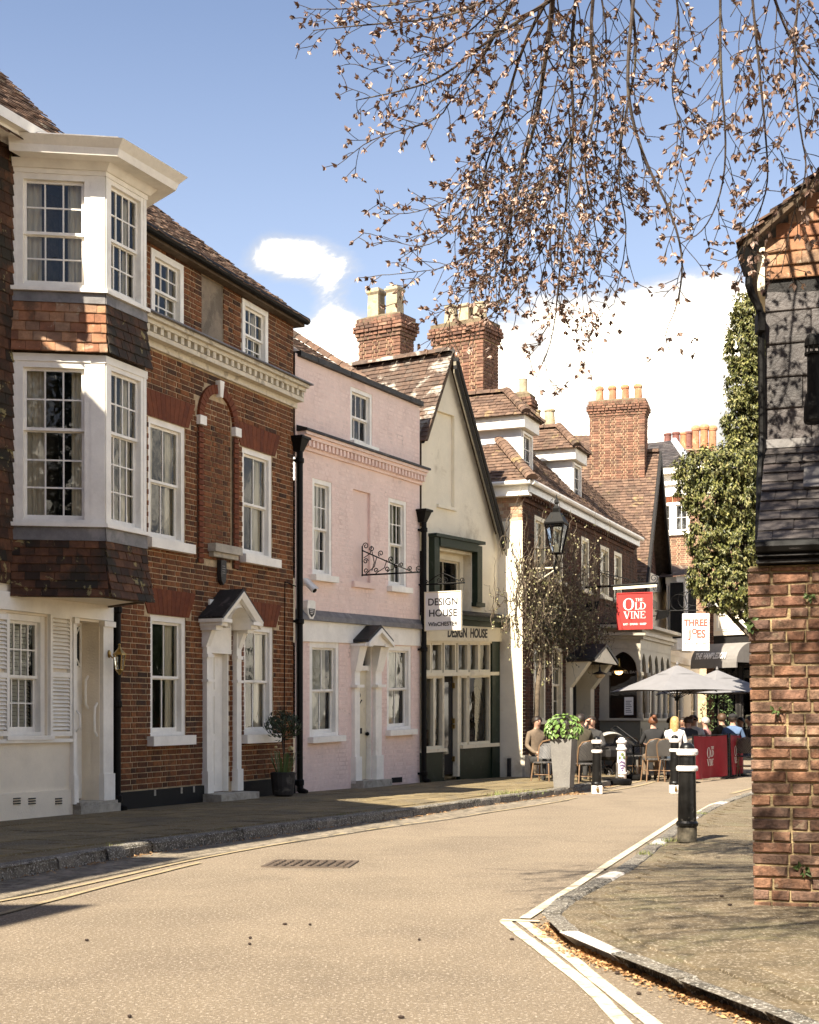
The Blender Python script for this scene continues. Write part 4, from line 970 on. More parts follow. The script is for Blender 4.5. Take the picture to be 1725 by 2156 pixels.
# painted brick courses showing through the limewash
bh = [(a, b, c-.1, d) for a, b, c, d in wc]+[(bw[0], bw[1], bw[2]-.1, bw[3]), (cdo[0]-.2, cdo[1]+.2, -1, cV[3])]
rc = courses(-.1, fc.L, .04, cV[-1]-.16, bh+[(-1, 99, cV[2]-.02, cV[3]+.04), (-1, 99, cV[5]-.04, cV[5]+.36)], lens=(.215, .1025), off=(0, .156), joint=.012)
pieces(fc, rc, C, 'painted_brick', PINKB, th=.02, nb=.0012, jit=.0012, bev=.12, limit=290, twist=.002, wob=.03)
for r_, rr, cc, bk, fr_w in ((wc[0], (1, 1), 2, 'shutter', .095), (wc[1], (1, 1), 2, 'shutter', .085), (wc[2], (2, 2), 3, 'shutter', .075), (wc[3], (2, 2), 3, 'shutter', .075), (wc[4], (2, 1), 3, None, .07)):
    window(fc, C, r_, cc, rr if r_ is not wc[4] else (1, 1), n=-.045, fw=fr_w, sill=.10, silln=.11, sillw=.06, back=bk, deep=.6)
m = MB(); fbox(fc, m, -.1, fc.L+.0, 0, .035, cV[2], cV[3]-.02); m.build('fascia_board', WHITE, C)
m = MB(); m.mesh([fc.P(-.1, 0, cV[3]-.02), fc.P(fc.L+.03, 0, cV[3]-.02), fc.P(fc.L+.03, .1, cV[3]-.02), fc.P(-.1, .1, cV[3]-.02), fc.P(-.1, 0, cV[3]+.16), fc.P(fc.L+.03, 0, cV[3]+.16), fc.P(fc.L+.03, .085, cV[3]+.06), fc.P(-.1, .085, cV[3]+.06)], [(3, 2, 1, 0), (4, 5, 6, 7), (0, 1, 5, 4), (1, 2, 6, 5), (2, 3, 7, 6), (3, 0, 4, 7)]); m.build('lead_flashing', LEAD, C)
m = MB(); zc = cV[5]
for n1, a, b in ((.04, .0, .05), (.13, .16, .22), (.17, .22, .27)): fbox(fc, m, -.05, fc.L+.06, 0, n1, zc+a, zc+b)
fbox(fc, m, -.05, fc.L+.05, 0, .045, zc+.05, zc+.16); cr = m.build('dentil_cornice', PINK, C)
u_ = 0.
while u_ < fc.L:
    m = MB(); fbox(fc, m, u_, u_+.065, .045, .115, zc+.055, zc+.155); m.build('dentil', PINK, cr); u_ += .125
m = MB(); m.hexa([fc.P(-.08, 0, zc+.272), fc.P(fc.L+.09, 0, zc+.272), fc.P(fc.L+.09, .21, zc+.272), fc.P(-.08, .21, zc+.272), fc.P(-.08, 0, zc+.37), fc.P(fc.L+.09, 0, zc+.37), fc.P(fc.L+.09, .2, zc+.31), fc.P(-.08, .2, zc+.31)]); m.build('cornice_capping', DLEAD, C)
m = MB()
for k in range(8): 
    a = -.05+(fc.L+.1)*k/8; b = -.05+(fc.L+.1)*(k+1)/8-.006; fbox(fc, m, a, b, -.26, .07+.004*(k % 2), cV[-1]-.04, cV[-1]+.045+.006*((k*3) % 2))
m.build('parapet_coping', DLEAD, C)
qc_, rfc = roof2(fc, C, -.02, fc.L, fc.zl[-1]-.12, fc.zr[-1]-.1, .66, 3.2, -.25, TILE, .11, .17, 160)
ridge_tiles(qc_.P(qc_.L-.05, .05, 0), qc_.P(qc_.L-.05, .05, qc_.H), rfc, TILE, r=.12)
ridge_tiles(qc_.P(0, .02, qc_.H), qc_.P(qc_.L, .02, qc_.H), rfc, TILE)
m = MB(); m.poly([fc.P(.02, -.35, cV[-1]+.03), fc.P(.02, -1.9, cV[-1]+1.2), fc.P(.55, -1.9, cV[-1]+1.3), fc.P(.62, -.35, cV[-1]+.1)], (0, 0, .12)); m.build('mortar_fillet', M('grey flaunching', (.30, .24, .19), .9, var=.2, bump=.5), C)
# door and hood
m = MB(); fbox(fc, m, cdo[0], cdo[1], -.14, -.09, cdo[2], fc.v(cdo[0], 1412)); cd_ = m.build('door', CREAM, C)
dA, dB = cdo[0], cdo[1]; dT = fc.v(cdo[0], 1412); dw = dB-dA
for (a, b) in ((.12, .7), (.82, 1.35), (1.45, dT-cdo[2]-.1)):
    for i in range(2):
        m = MB(); fbox(fc, m, dA+dw*(.1+.44*i), dA+dw*(.46+.44*i), -.09, -.084, cdo[2]+a, cdo[2]+b); m.build('door_panel', CREAM, cd_)
m = MB(); fbox(fc, m, dA+dw*.2, dA+dw*.62, -.084, -.07, fc.v(dA, 1546), fc.v(dA, 1534)); m.build('letter_plate', IRON, cd_)
m = MB(); p = fc.P(dA+dw*.38, -.06, fc.v(dA, 1464)); m.ball(p, .045, .7, .5, 1.2); m.tube([p+Vector((-.03, -.02, 0)), p+Vector((-.035, -.03, -.1)), p+Vector((.02, -.03, -.14)), p+Vector((.05, -.02, -.08))], .012, 6); m.build('knocker', IRON, cd_)
m = MB(); p = fc.P(dA+dw*.9, -.05, fc.v(dA, 1547)); m.ball(p, .035); m.build('door_knob', IRON, cd_)
m = MB(); fbox(fc, m, dA+.03, dB-.03, -.12, -.03, dT, dT+.09); m.build('transom', WHITE, C)
for a in (dA+.003, dB-.03): m = MB(); fbox(fc, m, a, a+.027, -.088, .006, cdo[2], cdo[3]); m.build('door_lining', WHITE, C)
m = MB(); fbox(fc, m, dA, dB, -.16, -.15, dT+.09, cdo[3]); m.build('dark_hall', DARK, C)
m = MB(); fbox(fc, m, dA+.01, dB-.01, -.10, -.095, dT+.09, cdo[3]); fl_ = m.build('fanlight', GLASS, C)
m = MB(); fbox(fc, m, (dA+dB)/2-.015, (dA+dB)/2+.015, -.11, -.07, dT+.09, cdo[3]); fbox(fc, m, dA, dA+.03, -.11, -.07, dT+.09, cdo[3]); fbox(fc, m, dB-.03, dB, -.11, -.07, dT+.09, cdo[3]); m.build('glazing_bar', WHITE, fl_)
pc = (dA+dB)/2+.02; hw = .46; vc = fc.v(pc, 1354); ap = .25; pj = .34
hm = MB()
for sg in (-1, 1):
    hm.hexa([fc.P(pc+sg*hw, 0, vc), fc.P(pc, 0, vc+ap), fc.P(pc, pj, vc+ap), fc.P(pc+sg*hw, pj, vc), fc.P(pc+sg*(hw+.0), 0, vc+.05), fc.P(pc, 0, vc+ap+.055), fc.P(pc, pj, vc+ap+.055), fc.P(pc+sg*hw, pj, vc+.05)])
hd = hm.build('porch_hood', DLEAD, C)
m = MB()
for sg in (-1, 1): m.hexa([fc.P(pc+sg*hw, pj-.05, vc-.07), fc.P(pc, pj-.05, vc+ap-.07), fc.P(pc, pj+.02, vc+ap-.07), fc.P(pc+sg*hw, pj+.02, vc-.07), fc.P(pc+sg*hw, pj-.05, vc), fc.P(pc, pj-.05, vc+ap), fc.P(pc, pj+.02, vc+ap), fc.P(pc+sg*hw, pj+.02, vc)])
m.build('raking_moulding', WHITE, hd)
m = MB(); m.face(fc.P(pc-hw, pj-.06, vc-.05), fc.P(pc+hw, pj-.06, vc-.05), fc.P(pc, pj-.06, vc+ap-.03)); m.build('pediment', WHITE, hd)
for x0, x1 in ((739, 752), (783, 798)):
    a, b = fc.u(x0), fc.u(x1); m = MB()
    fbox(fc, m, a+.02, b-.02, 0, .07, cdo[2]-.02, vc-.05); fbox(fc, m, a, b, 0, .1, cdo[2]-.05, cdo[2]+.42); fbox(fc, m, a-.02, b+.02, 0, .14, vc-.78, vc-.73)
    m.mesh([fc.P(a+.01, 0, vc-.5), fc.P(b-.01, 0, vc-.5), fc.P(b-.01, .09, vc-.5), fc.P(a+.01, .09, vc-.5), fc.P(a-.02, 0, vc-.05), fc.P(b+.02, 0, vc-.05), fc.P(b+.02, .2, vc-.05), fc.P(a-.02, .2, vc-.05)], [(3, 2, 1, 0), (4, 5, 6, 7), (0, 1, 5, 4), (1, 2, 6, 5), (2, 3, 7, 6), (3, 0, 4, 7)])
    fbox(fc, m, a-.04, b+.04, 0, .30, vc-.07, vc-.02)
    m.build('pilaster', WHITE, C)
m = MB(); fbox(fc, m, fc.u(739), fc.u(800), -.12, .25, -.25, cdo[2]); m.build('door_step', STONE, C)
m = MB(); fbox(fc, m, fc.u(825), fc.u(846), .0, .012, .05, .14); m.build('air_brick', DARK, C)
downpipe(fc, C, fc.L+.0, .03, fc.v(fc.L, 1100), n=.10, r=.052)
# scroll bracket on the pink wall
def spiral(m, fp, cx, cz, r, turns, a0, sg=1, rad_=.009, n0=None):
    pts = [fp(cx+(r*(1-.75*t/24))*math.cos(a0+sg*turns*6.283*t/24), cz+(r*(1-.75*t/24))*math.sin(a0+sg*turns*6.283*t/24)) for t in range(25)]
    m.tube(pts, rad_, 5)
ub = fc.u(762); vb_, vt_ = fc.v(ub, 1211), fc.v(ub, 1150)
SB = thing('sign_bracket', 'empty black wrought iron scroll bracket on the pink wall', 'sign bracket', tuple(fc.P(ub, 0, vb_)))
fp = lambda x, z: fc.P(ub, x, vb_+z)
m = MB(); Lb = 1.14; Hb = vt_-vb_
m.tube([fp(.01, -.02), fp(.01, Hb)], .014, 6); m.tube([fp(0, 0), fp(Lb, 0)], .016, 6); m.tube([fp(.02, Hb-.08), fp(Lb*.55, .16), fp(Lb*.86, .02)], .012, 6); m.build('frame', IRON, SB)
m = MB()
for (x, z, r, a0, sg) in ((.08, Hb+.0, .06, math.pi, -1), (.2, Hb-.06, .05, 3.6, -1), (.38, .36, .055, 4.2, -1), (.58, .25, .05, 4.2, -1), (.78, .14, .045, 4.2, -1), (.95, .07, .045, 4.5, -1), (1.12, .06, .055, 4.7, -1), (.08, .07, .05, 4.7, 1), (.08, .24, .05, 0, 1), (.28, .07, .05, 4.7, 1), (.5, .08, .05, 4.7, 1), (.68, .13, .05, 0, 1)):
    spiral(m, fp, x, z, r, 1.3, a0, sg)
for x0, z0, x1, z1 in ((.1, .03, .3, .3), (.3, .03, .5, .24), (.5, .05, .66, .16), (.04, .3, .2, .5), (.2, .06, .2, .42)): m.tube([fp(x0, z0), fp((x0+x1)/2+.05, (z0+z1)/2-.03), fp(x1, z1)], .008, 5)
m.build('scrollwork', IRON, SB)
# white security camera and alarm box at the corner
uq = fc.u(640); p = fc.P(uq-.05, 0, fc.v(uq, 1232))
CAM = thing('security_camera', 'white bullet security camera beside the black pipe', 'camera', tuple(p))
a = p+fc.nv*.12; dirv = Vector((.55, -.45, -.55)).normalized()
m = MB(); m.tube([p, a, a+Vector((0, 0, -.01))], .018, 8); m.build('arm', WHITE, CAM)
m = MB(); m.tube([a-dirv*.1, a+dirv*.17], .05, 12); m.build('body', WHITE, CAM)
m = MB(); m.tube([a+dirv*.172, a+dirv*.176], .04, 12); m.build('lens', IRON, CAM); m = MB(); m.hexa([a-dirv*.1+Vector(q) for q in ((-.05, 0, .052), (.05, 0, .052), (.05, .03, .052), (-.05, .03, .052))]+[a+dirv*.22+Vector(q) for q in ((-.05, 0, .06), (.05, 0, .06), (.05, .03, .06), (-.05, .03, .06))]); m.build('shade', WHITE, CAM)
ra = fc.r(634, 650, 1264, 1303)
BX = thing('alarm_box', 'white shield shaped alarm box on the pink wall', 'alarm box', tuple(fc.P(ra[0], 0, ra[2])))
uu, vv, W, H = (ra[0]+ra[1])/2+.05, ra[2], .13, ra[3]-ra[2]
m = MB(); m.poly([fc.P(uu+x*W, .01, vv+z*H) for x, z in ((-.9, .95), (-.5, 1), (.5, 1), (.9, .95), (1, .6), (.85, .25), (.4, 0), (-.4, 0), (-.85, .25), (-1, .6))], tuple(fc.nv*.09)); m.build('case', WHITE, BX)
m = MB(); m.poly([fc.P(uu+x*W, .101, vv+z*H) for x, z in ((-.75, .55), (.75, .55), (.6, .25), (.0, .08), (-.6, .25))], tuple(fc.nv*.004)); m.build('badge', DLEAD, BX)
m = MB()
for k, wd in enumerate((.5, .4, .3)): fbox(fc, m, uu-W*wd, uu+W*wd, .105, .107, vv+H*(.46-.1*k), vv+H*(.49-.1*k))
m.build('lettering', SWHITE, BX)

# ------------------------------------------------------------------ text helper
def text_mesh(txt, size, fn, name, mat, parent, align='CENTER', depth=.004, wide=1., bold=0., smear=0.):
    cu = bpy.data.curves.new('t', 'FONT'); cu.body = txt; cu.size = size; cu.align_x = align; cu.align_y = 'CENTER'; cu.extrude = depth/2; cu.offset = bold
    o = bpy.data.objects.new('t', cu); COL.objects.link(o); dg = bpy.context.evaluated_depsgraph_get()
    me = bpy.data.meshes.new_from_object(o.evaluated_get(dg)); bpy.data.objects.remove(o)
    m = MB(); m.mesh([fn(v.co.x*wide, v.co.y, v.co.z) for v in me.vertices], [tuple(p.vertices) for p in me.polygons]); bpy.data.meshes.remove(me)
    return m.build(name, mat, parent, fix=False)
def serif_mesh(items, fn, name, mat, parent, depth=.004):
    """seriffed capitals built from strokes: items (letter, x, y, width, height)"""
    m = MB()
    def bar(x0, y0, x1, y1, w0, w1=None):
        w1 = w1 or w0
        m.hexa([fn(x0-w0/2, y0, -depth/2), fn(x0+w0/2, y0, -depth/2), fn(x0+w0/2, y0, depth/2), fn(x0-w0/2, y0, depth/2), fn(x1-w1/2, y1, -depth/2), fn(x1+w1/2, y1, -depth/2), fn(x1+w1/2, y1, depth/2), fn(x1-w1/2, y1, depth/2)])
    def hb(x0, x1, y, h): 
        m.hexa([fn(x0, y, -depth/2), fn(x1, y, -depth/2), fn(x1, y, depth/2), fn(x0, y, depth/2), fn(x0, y+h, -depth/2), fn(x1, y+h, -depth/2), fn(x1, y+h, depth/2), fn(x0, y+h, depth/2)])
    def arc(cx, cy, rx, ry, t0, t1, thick, thin, n=20):
        for i in range(n):
            P_ = []
            for t in (t0+(t1-t0)*i/n, t0+(t1-t0)*(i+1)/n):
                w = thin+(thick-thin)*abs(math.cos(t))**1.5
                P_ += [(cx+rx*math.cos(t), cy+ry*math.sin(t)), (cx+(rx-w)*math.cos(t), cy+(ry-thin)*math.sin(t))]
            q = lambda p, z: fn(p[0], p[1], z)
            for z in (depth/2,): m.face(q(P_[0], z), q(P_[2], z), q(P_[3], z), q(P_[1], z))
            m.face(q(P_[0], -depth/2), q(P_[2], -depth/2), q(P_[2], depth/2), q(P_[0], depth/2)); m.face(q(P_[1], -depth/2), q(P_[3], -depth/2), q(P_[3], depth/2), q(P_[1], depth/2))
    for ch, x, y, w, h in items:
        T = w*.2; t = w*.075; sh = h*.06
        if ch == 'O': arc(x+w/2, y+h/2, w/2, h/2, 0, 6.2832, T, t, 32)
        elif ch == 'D':
            bar(x+w*.18, y, x+w*.18, y+h, T); hb(x, x+w*.3, y, sh); hb(x, x+w*.3, y+h-sh, sh); arc(x+w*.35, y+h/2, w*.62, h/2, -1.571, 1.571, T, t*1.2); hb(x+w*.2, x+w*.4, y, sh); hb(x+w*.2, x+w*.4, y+h-sh, sh)
        elif ch == 'L': bar(x+w*.22, y, x+w*.22, y+h, T); hb(x, x+w*.45, y+h-sh, sh); hb(x, x+w*.95, y, sh); bar(x+w*.9, y, x+w*.97, y+h*.28, t*1.2)
        elif ch == 'I': bar(x+w*.5, y, x+w*.5, y+h, T*(1 if w > .5*h else 1.6)); hb(x, x+w, y, sh); hb(x, x+w, y+h-sh, sh)
        elif ch == 'V': bar(x+w*.5, y, x+w*.14, y+h, T*.9, T*1.1); bar(x+w*.52, y, x+w*.86, y+h, t, t*1.1); hb(x-w*.05, x+w*.36, y+h-sh, sh); hb(x+w*.68, x+w*1.04, y+h-sh, sh)
        elif ch == 'N': bar(x+w*.16, y, x+w*.16, y+h, t); bar(x+w*.84, y, x+w*.84, y+h, t); bar(x+w*.82, y, x+w*.18, y+h, T*1.1); hb(x, x+w*.32, y, sh); hb(x-.02*w, x+w*.25, y+h-sh, sh); hb(x+w*.68, x+w, y+h-sh, sh)
        elif ch == 'E': bar(x+w*.22, y, x+w*.22, y+h, T); hb(x, x+w*.95, y, sh); hb(x, x+w*.9, y+h-sh, sh); hb(x+w*.2, x+w*.7, y+h*.5, sh*.8); bar(x+w*.9, y, x+w*.95, y+h*.26, t); bar(x+w*.88, y+h*.76, x+w*.88, y+h, t); bar(x+w*.68, y+h*.4, x+w*.68, y+h*.64, t)
        elif ch == 'T': bar(x+w*.5, y, x+w*.5, y+h, T); hb(x+w*.02, x+w*.98, y+h-sh, sh); hb(x+w*.3, x+w*.7, y, sh); bar(x+w*.05, y+h*.72, x+w*.05, y+h, t); bar(x+w*.95, y+h*.72, x+w*.95, y+h, t)
        elif ch == 'H':
            for s_ in (.18, .82): bar(x+w*s_, y, x+w*s_, y+h, T); hb(x+w*(s_-.18), x+w*(s_+.18), y, sh); hb(x+w*(s_-.18), x+w*(s_+.18), y+h-sh, sh)
            hb(x+w*.2, x+w*.8, y+h*.48, sh)
    return m.build(name, mat, parent, fix=False)

# ------------------------------------------------------------------ house D: gabled shop
fd_ = Fac((25.5/3000*27.0, 27.0), (186.5/3000*29.6, 29.6), [(1646, 1633), (1579, 1568), (1350, 1351), (1288, 1303)])
D = thing('gabled_shop', 'cream gabled shop with dark green shopfront and pale barge boards', 'shop', tuple(fd_.P(fd_.L/2, -2, 0)))
dV = fd_.vs; fP = fd_.P
ua = fd_.u(944); va = fd_.v(ua, 757); vl_ = fd_.v(0, 928); ur = fd_.u(1041); vr = fd_.v(ur, 1118)
hm_ = fd_.r(914, 992, 1163, 1292); slot = fd_.r(921, 957, 870, 1066)
# gable wall (polygon with window holes, cut in strips)
m = MB(); us = sorted({0, ua, fd_.L, slot[0], slot[1], hm_[0], hm_[1]}); 
topv = lambda u: vl_+(va-vl_)*u/ua if u <= ua else va+(vr-va)*(u-ua)/(ur-ua)
for i in range(len(us)-1):
    a, b = us[i], us[i+1]; cuts = [dV[3]-.3]; c_ = (a+b)/2
    sp_ = []
    if hm_[0] <= c_ <= hm_[1]: sp_.append((hm_[2], hm_[3]))
    if slot[0] <= c_ <= slot[1]: sp_.append((slot[2], slot[3]))
    lo = dV[3]-.3
    for s0, s1 in sp_:
        m.face(fP(a, 0, lo), fP(b, 0, lo), fP(b, 0, s0), fP(a, 0, s0)); lo = s1
    m.face(fP(a, 0, lo), fP(b, 0, lo), fP(b, 0, topv(b)), fP(a, 0, topv(a)))
for (a, b, c, d), dp in ((hm_, .22), (slot, .07)):
    for (p, q), (r_, t) in (((a, c), (a, d)), ((a, d), (b, d)), ((b, d), (b, c)), ((b, c), (a, c))): m.face(fP(p, 0, q), fP(p, -dp, q), fP(r_, -dp, t), fP(r_, 0, t))
m.face(fP(slot[0], -.07, slot[2]), fP(slot[1], -.07, slot[2]), fP(slot[1], -.07, slot[3]), fP(slot[0], -.07, slot[3]))
m.build('gable_wall', YREND, D)
m = MB(); fbox(fd_, m, slot[0]-.03, slot[1]+.03, -.02, .05, slot[2]-.06, slot[2]); m.build('slot_sill', YREND, D)
# upper window and green hood mould
window(fd_, D, (hm_[0]+.02, hm_[1]-.02, hm_[2], hm_[3]), 2, (1,), n=-.2, fw=.14, frame=CREAM, sill=.05, silln=-.12, sillw=0, back=None, deep=.6)
m = MB(); ho = fd_.r(903, 1004, 1136, 1262); hi = fd_.r(914, 993, 1160, 1264)
fbox(fd_, m, ho[0], hi[0], 0, .13, dV[3]+.02, ho[3]); fbox(fd_, m, hi[1]+.02, ho[1]+.0, 0, .13, ho[2]-.02, ho[3]-.06); fbox(fd_, m, hi[0], hi[1]+.02, 0, .15, hi[3]+.03, ho[3])
fbox(fd_, m, ho[0]-.02, ho[1]+.03, 0, .19, ho[3]-.03, ho[3]+.03); fbox(fd_, m, hi[1]+.0, ho[1]+.16, 0, .11, ho[2]-.1, ho[2]-.02); m.build('hood_mould', GREEN, D)
# roof slopes of the gable running back from the front
def gable_roof(fac, root, u0, u1, vlo, vhi, back, front, mat, gauge, tw, limit, th_=.06, name='roof'):
    """slope between eave u0 (height vlo) and ridge u1 (height vhi), running back from n=front"""
    w0, w1 = fac.P(u0, front, 0), fac.P(u1, front, 0); z0, z1 = fac.P(u0, 0, vlo).z, fac.P(u1, 0, vhi).z
    b = fac.nv*(-back)
    A0 = Vector((w0.x, w0.y, z0)); A1 = Vector((w1.x, w1.y, z1))
    q_ = Quad(A0+b, A0, A1+b, A1) if u0 < u1 else Quad(A0, A0+b, A1, A1+b)
    if q_.nv.z < 0: q_.nv = -q_.nv
    m = MB(); n_ = q_.nv*.02; dn = -q_.nv*th_
    m.hexa([A0+dn, A1+dn, A1+b+dn, A0+b+dn, A0, A1, A1+b, A0+b]); rf = m.build(name, MORTARD, root)
    rc = courses(0, q_.L, -.05, q_.H, ch=gauge, lens=(tw,), joint=.003, rnd=.06, off=(0, tw/2))
    pieces(q_, [(a, c, d, e+.03) for a, c, d, e in rc], rf, 'roof_tile', mat, th=.015, nb=.035, nt=.012, jit=.005, bev=.05, limit=limit, twist=.008, wob=.03)
    return q_, rf
gl_, rfl = gable_roof(fd_, D, -.02, ua, vl_+.02, va+.12, 4.2, .12, TILEL, .105, .165, 200)
gr_, rfr = gable_roof(fd_, D, ur+.08, ua, vr-.02, va+.12, 4.2, .12, TILEL, .105, .165, 60)
ridge_tiles(gl_.P(0, .03, gl_.H), gl_.P(gl_.L, .03, gl_.H), rfl, TILEL, r=.12)
BARG = M('striped barge board paint', (.24, .21, .15), .6, var=.15, vs=5)
m = MB(); Z_ = lambda u, o: (va+(vr-va)*(u-ua)/(ur-ua))+o
for k in range(4):
    n0, n1 = .13, .15+.035*(k % 2 == 0)+.02*(3-k); o0, o1 = -.02-.075*k, -.02-.075*(k+1)
    m = MB(); a, b = ua-.02, ur+.1
    m.hexa([fP(a, n0, Z_(a, o1)), fP(b, n0, Z_(b, o1)), fP(b, n1, Z_(b, o1)), fP(a, n1, Z_(a, o1)), fP(a, n0, Z_(a, o0)), fP(b, n0, Z_(b, o0)), fP(b, n1, Z_(b, o0)), fP(a, n1, Z_(a, o0))])
    m.build('barge_board', BARG if k % 2 else BLACKW, D)
m = MB(); m.hexa([fP(0, .0, vl_-.05), fP(ua, .0, va-.05), fP(ua, .06, va-.05), fP(0, .06, vl_-.05), fP(0, .0, vl_+.03), fP(ua, .0, va+.05), fP(ua, .1, va+.05), fP(0, .1, vl_+.03)]); m.build('verge', BLACKW, D)
m = MB(); m.poly([fP(fd_.L-.0, -.02, -.2), fP(fd_.L, -4, -.2), fP(fd_.L, -4, vr-.2), fP(fd_.L, -.02, vr-.2)], (.01, 0, 0)); m.build('flank_wall', YREND, D)
# shopfront
G_ = [fd_.u(x) for x in (890, 925, 933, 961, 966, 985, 1031, 1045)]
vs_, vf0, vf1 = fd_.v(.5, 1579), dV[2], fd_.v(1.2, 1316)
sA, sB = fd_.u(890)+.02, fd_.u(1045)
m = MB(); fbox(fd_, m, 0, fd_.L, -.02, .10, vf1+.0, dV[3]-.02); fbox(fd_, m, -.02, fd_.L+.14, 0, .24, dV[3]-.10, dV[3]-.02); m.build('green_cornice', GREEN, D)
m = MB(); m.hexa([fP(-.02, 0, dV[3]-.018), fP(fd_.L+.16, 0, dV[3]-.018), fP(fd_.L+.16, .27, dV[3]-.018), fP(-.02, .27, dV[3]-.018), fP(-.02, 0, dV[3]+.1), fP(fd_.L+.1, 0, dV[3]+.1), fP(fd_.L+.16, .27, dV[3]+.015), fP(-.02, .27, dV[3]+.015)]); m.build('cornice_lead', DLEAD, D)
m = MB(); fbox(fd_, m, sA-.02, fd_.L+.02, .0, .09, vf0, vf1-.01); fa_ = m.build('fascia_sign', CREAM, D)
fx = fd_.u(977); fz = (vf0+vf1)/2
text_mesh('DESIGN  HOUSE', .30, lambda x, y, z: fP(fx+x*.74+y*.06, .094+z, fz+y*.86), 'lettering', INK, fa_, bold=.008)
dL, dR = fd_.u(933), fd_.u(961)
m = MB(); fbox(fd_, m, 0, dL, -.05, .03, -.2, vs_-.04); fbox(fd_, m, fd_.u(966), sB+.02, -.05, .03, -.2, fd_.v(2, 1570)-.04); sr = m.build('stallriser', GREEN, D)
m = MB(); fbox(fd_, m, fd_.u(1031)+.01, sB+.05, -.05, .06, -.2, vf0); m.build('green_pilaster', GREEN, D)
v2_ = fd_.v(2, 1570)
m = MB(); fbox(fd_, m, 0, dL, -.05, .10, vs_-.04, vs_+.03); fbox(fd_, m, fd_.u(966), sB-.03, -.05, .10, v2_-.04, v2_+.03); m.build('shop_sill', CREAM, D)
vtr = fd_.v(1.4, 1420)
sw = []
for x0, x1, v0, v1, cols in ((892, 912, vs_+.03, vtr-.03, 1), (912, 931, vs_+.03, vtr-.03, 1), (967, 982, v2_+.03, vtr-.03, 1), (984, 1030, v2_+.03, vtr-.03, 1),
                       (892, 905, vtr+.04, vf0-.03, 1), (906, 929, vtr+.04, vf0-.03, 1), (932, 958, vtr+.04, vf0-.03, 1), (961, 984, vtr+.04, vf0-.03, 1), (986, 1006, vtr+.04, vf0-.03, 1), (1007, 1030, vtr+.04, vf0-.03, 1)):
    a, b = fd_.u(x0), fd_.u(x1); m = MB(); t_ = .035
    fbox(fd_, m, a, a+t_, -.08, .03, v0, v1); fbox(fd_, m, b-t_, b, -.08, .03, v0, v1); fbox(fd_, m, a+t_, b-t_, -.08, .03, v0, v0+.05); fbox(fd_, m, a+t_, b-t_, -.08, .03, v1-.04, v1)
    fr = m.build('shop_window', CREAM, D)
    m = MB(); m.face(fP(a+t_, -.04, v0+.05), fP(b-t_, -.04, v0+.05), fP(b-t_, -.04, v1-.04), fP(a+t_, -.04, v1-.04)); m.build('pane', GLASS, fr, fix=False)
m = MB(); fbox(fd_, m, 0, sB, -.06, .075, vtr-.03, vtr+.04); fbox(fd_, m, 0, sB, -.06, .05, vf0-.035, vf0); m.build('transom', CREAM, D)
m = MB(); fbox(fd_, m, dR, dR+.09, -.08, .03, .05, vtr-.03); fbox(fd_, m, dL-.06, dL, -.08, .03, .05, vtr-.03); m.build('door_post', CREAM, D)
m = MB(); fbox(fd_, m, dL+.0, dR, -.13, -.08, .1, vtr-.03); sdoor = m.build('shop_door', BLACKW, D)
m = MB(); fbox(fd_, m, dL+.1, dR-.1, -.08, -.076, .5, vtr-.15); m.build('glass', M('dark door glass', (.02, .02, .02), .08, var=.1), sdoor)
for v_ in (.35, 1.1, 1.8):
    m = MB(); fbox(fd_, m, dR-.03, dR+.01, -.08, -.03, v_, v_+.1); m.build('hinge', BRASS, sdoor)
m = MB(); fbox(fd_, m, dR-.04, dR-.01, -.08, -.02, 1.0, 1.08); m.build('handle', BRASS, sdoor)
m = MB(); dk = 1.6
m.face(fP(0, -dk, 0), fP(sB, -dk, 0), fP(sB, -dk, vf0), fP(0, -dk, vf0)); m.face(fP(0, -.1, vf0), fP(sB, -.1, vf0), fP(sB, -dk, vf0), fP(0, -dk, vf0)); m.face(fP(0, -.1, .3), fP(sB, -.1, .3), fP(sB, -dk, .3), fP(0, -dk, .3))
for x in (0.01, sB-.01): m.face(fP(x, -.1, 0), fP(x, -dk, 0), fP(x, -dk, vf0), fP(x, -.1, vf0))
m.build('shop_interior', M('shop interior', (.07, .055, .04), .9, var=.4, vs=2), D)
DISP = [M('patterned fabric', rough=.9, cols=[(.5, .42, .3), (.2, .16, .12), (.45, .2, .12)], var=.6, vs=14), M('pale quilt', (.6, .55, .45), .9, var=.3, vs=10), M('wicker', (.3, .2, .1), .9, var=.5, vs=30)]
for i, (px, py, w_, h_) in enumerate(((905, 1555, .16, .35), (921, 1550, .15, .3), (975, 1550, .14, .5), (998, 1555, .2, .45), (1018, 1552, .18, .55), (1010, 1480, .25, .7))):
    a = fd_.u(px, -.4); z = fd_.v(a, py, -.4); o = thing('shop_cushion', ['pale folded quilt displayed at left end of the shop window', 'patterned cushion standing left of the dark shop door', 'tall patterned fabric hanging just right of the shop door', 'pale cushion low in the right shop window', 'wicker basket at right end of the shop window', 'patterned textile hung in the right shop window'][i], 'shop display', tuple(fP(a, -.45, z-h_/2)), world=False)
    o.rotation_euler = (0, 0, math.atan2(fd_.d.y, fd_.d.x)); m = MB(); m.ball((0, 0, h_/2), 1, w_, .1, h_/2, 10, 8)
    m.build('cover', DISP[i % 3], o, smooth=True); m = MB(); m.box(-w_*.8, w_*.8, -.08, .08, -.05, .02, .02); m.build('stand', BLACKW, o)
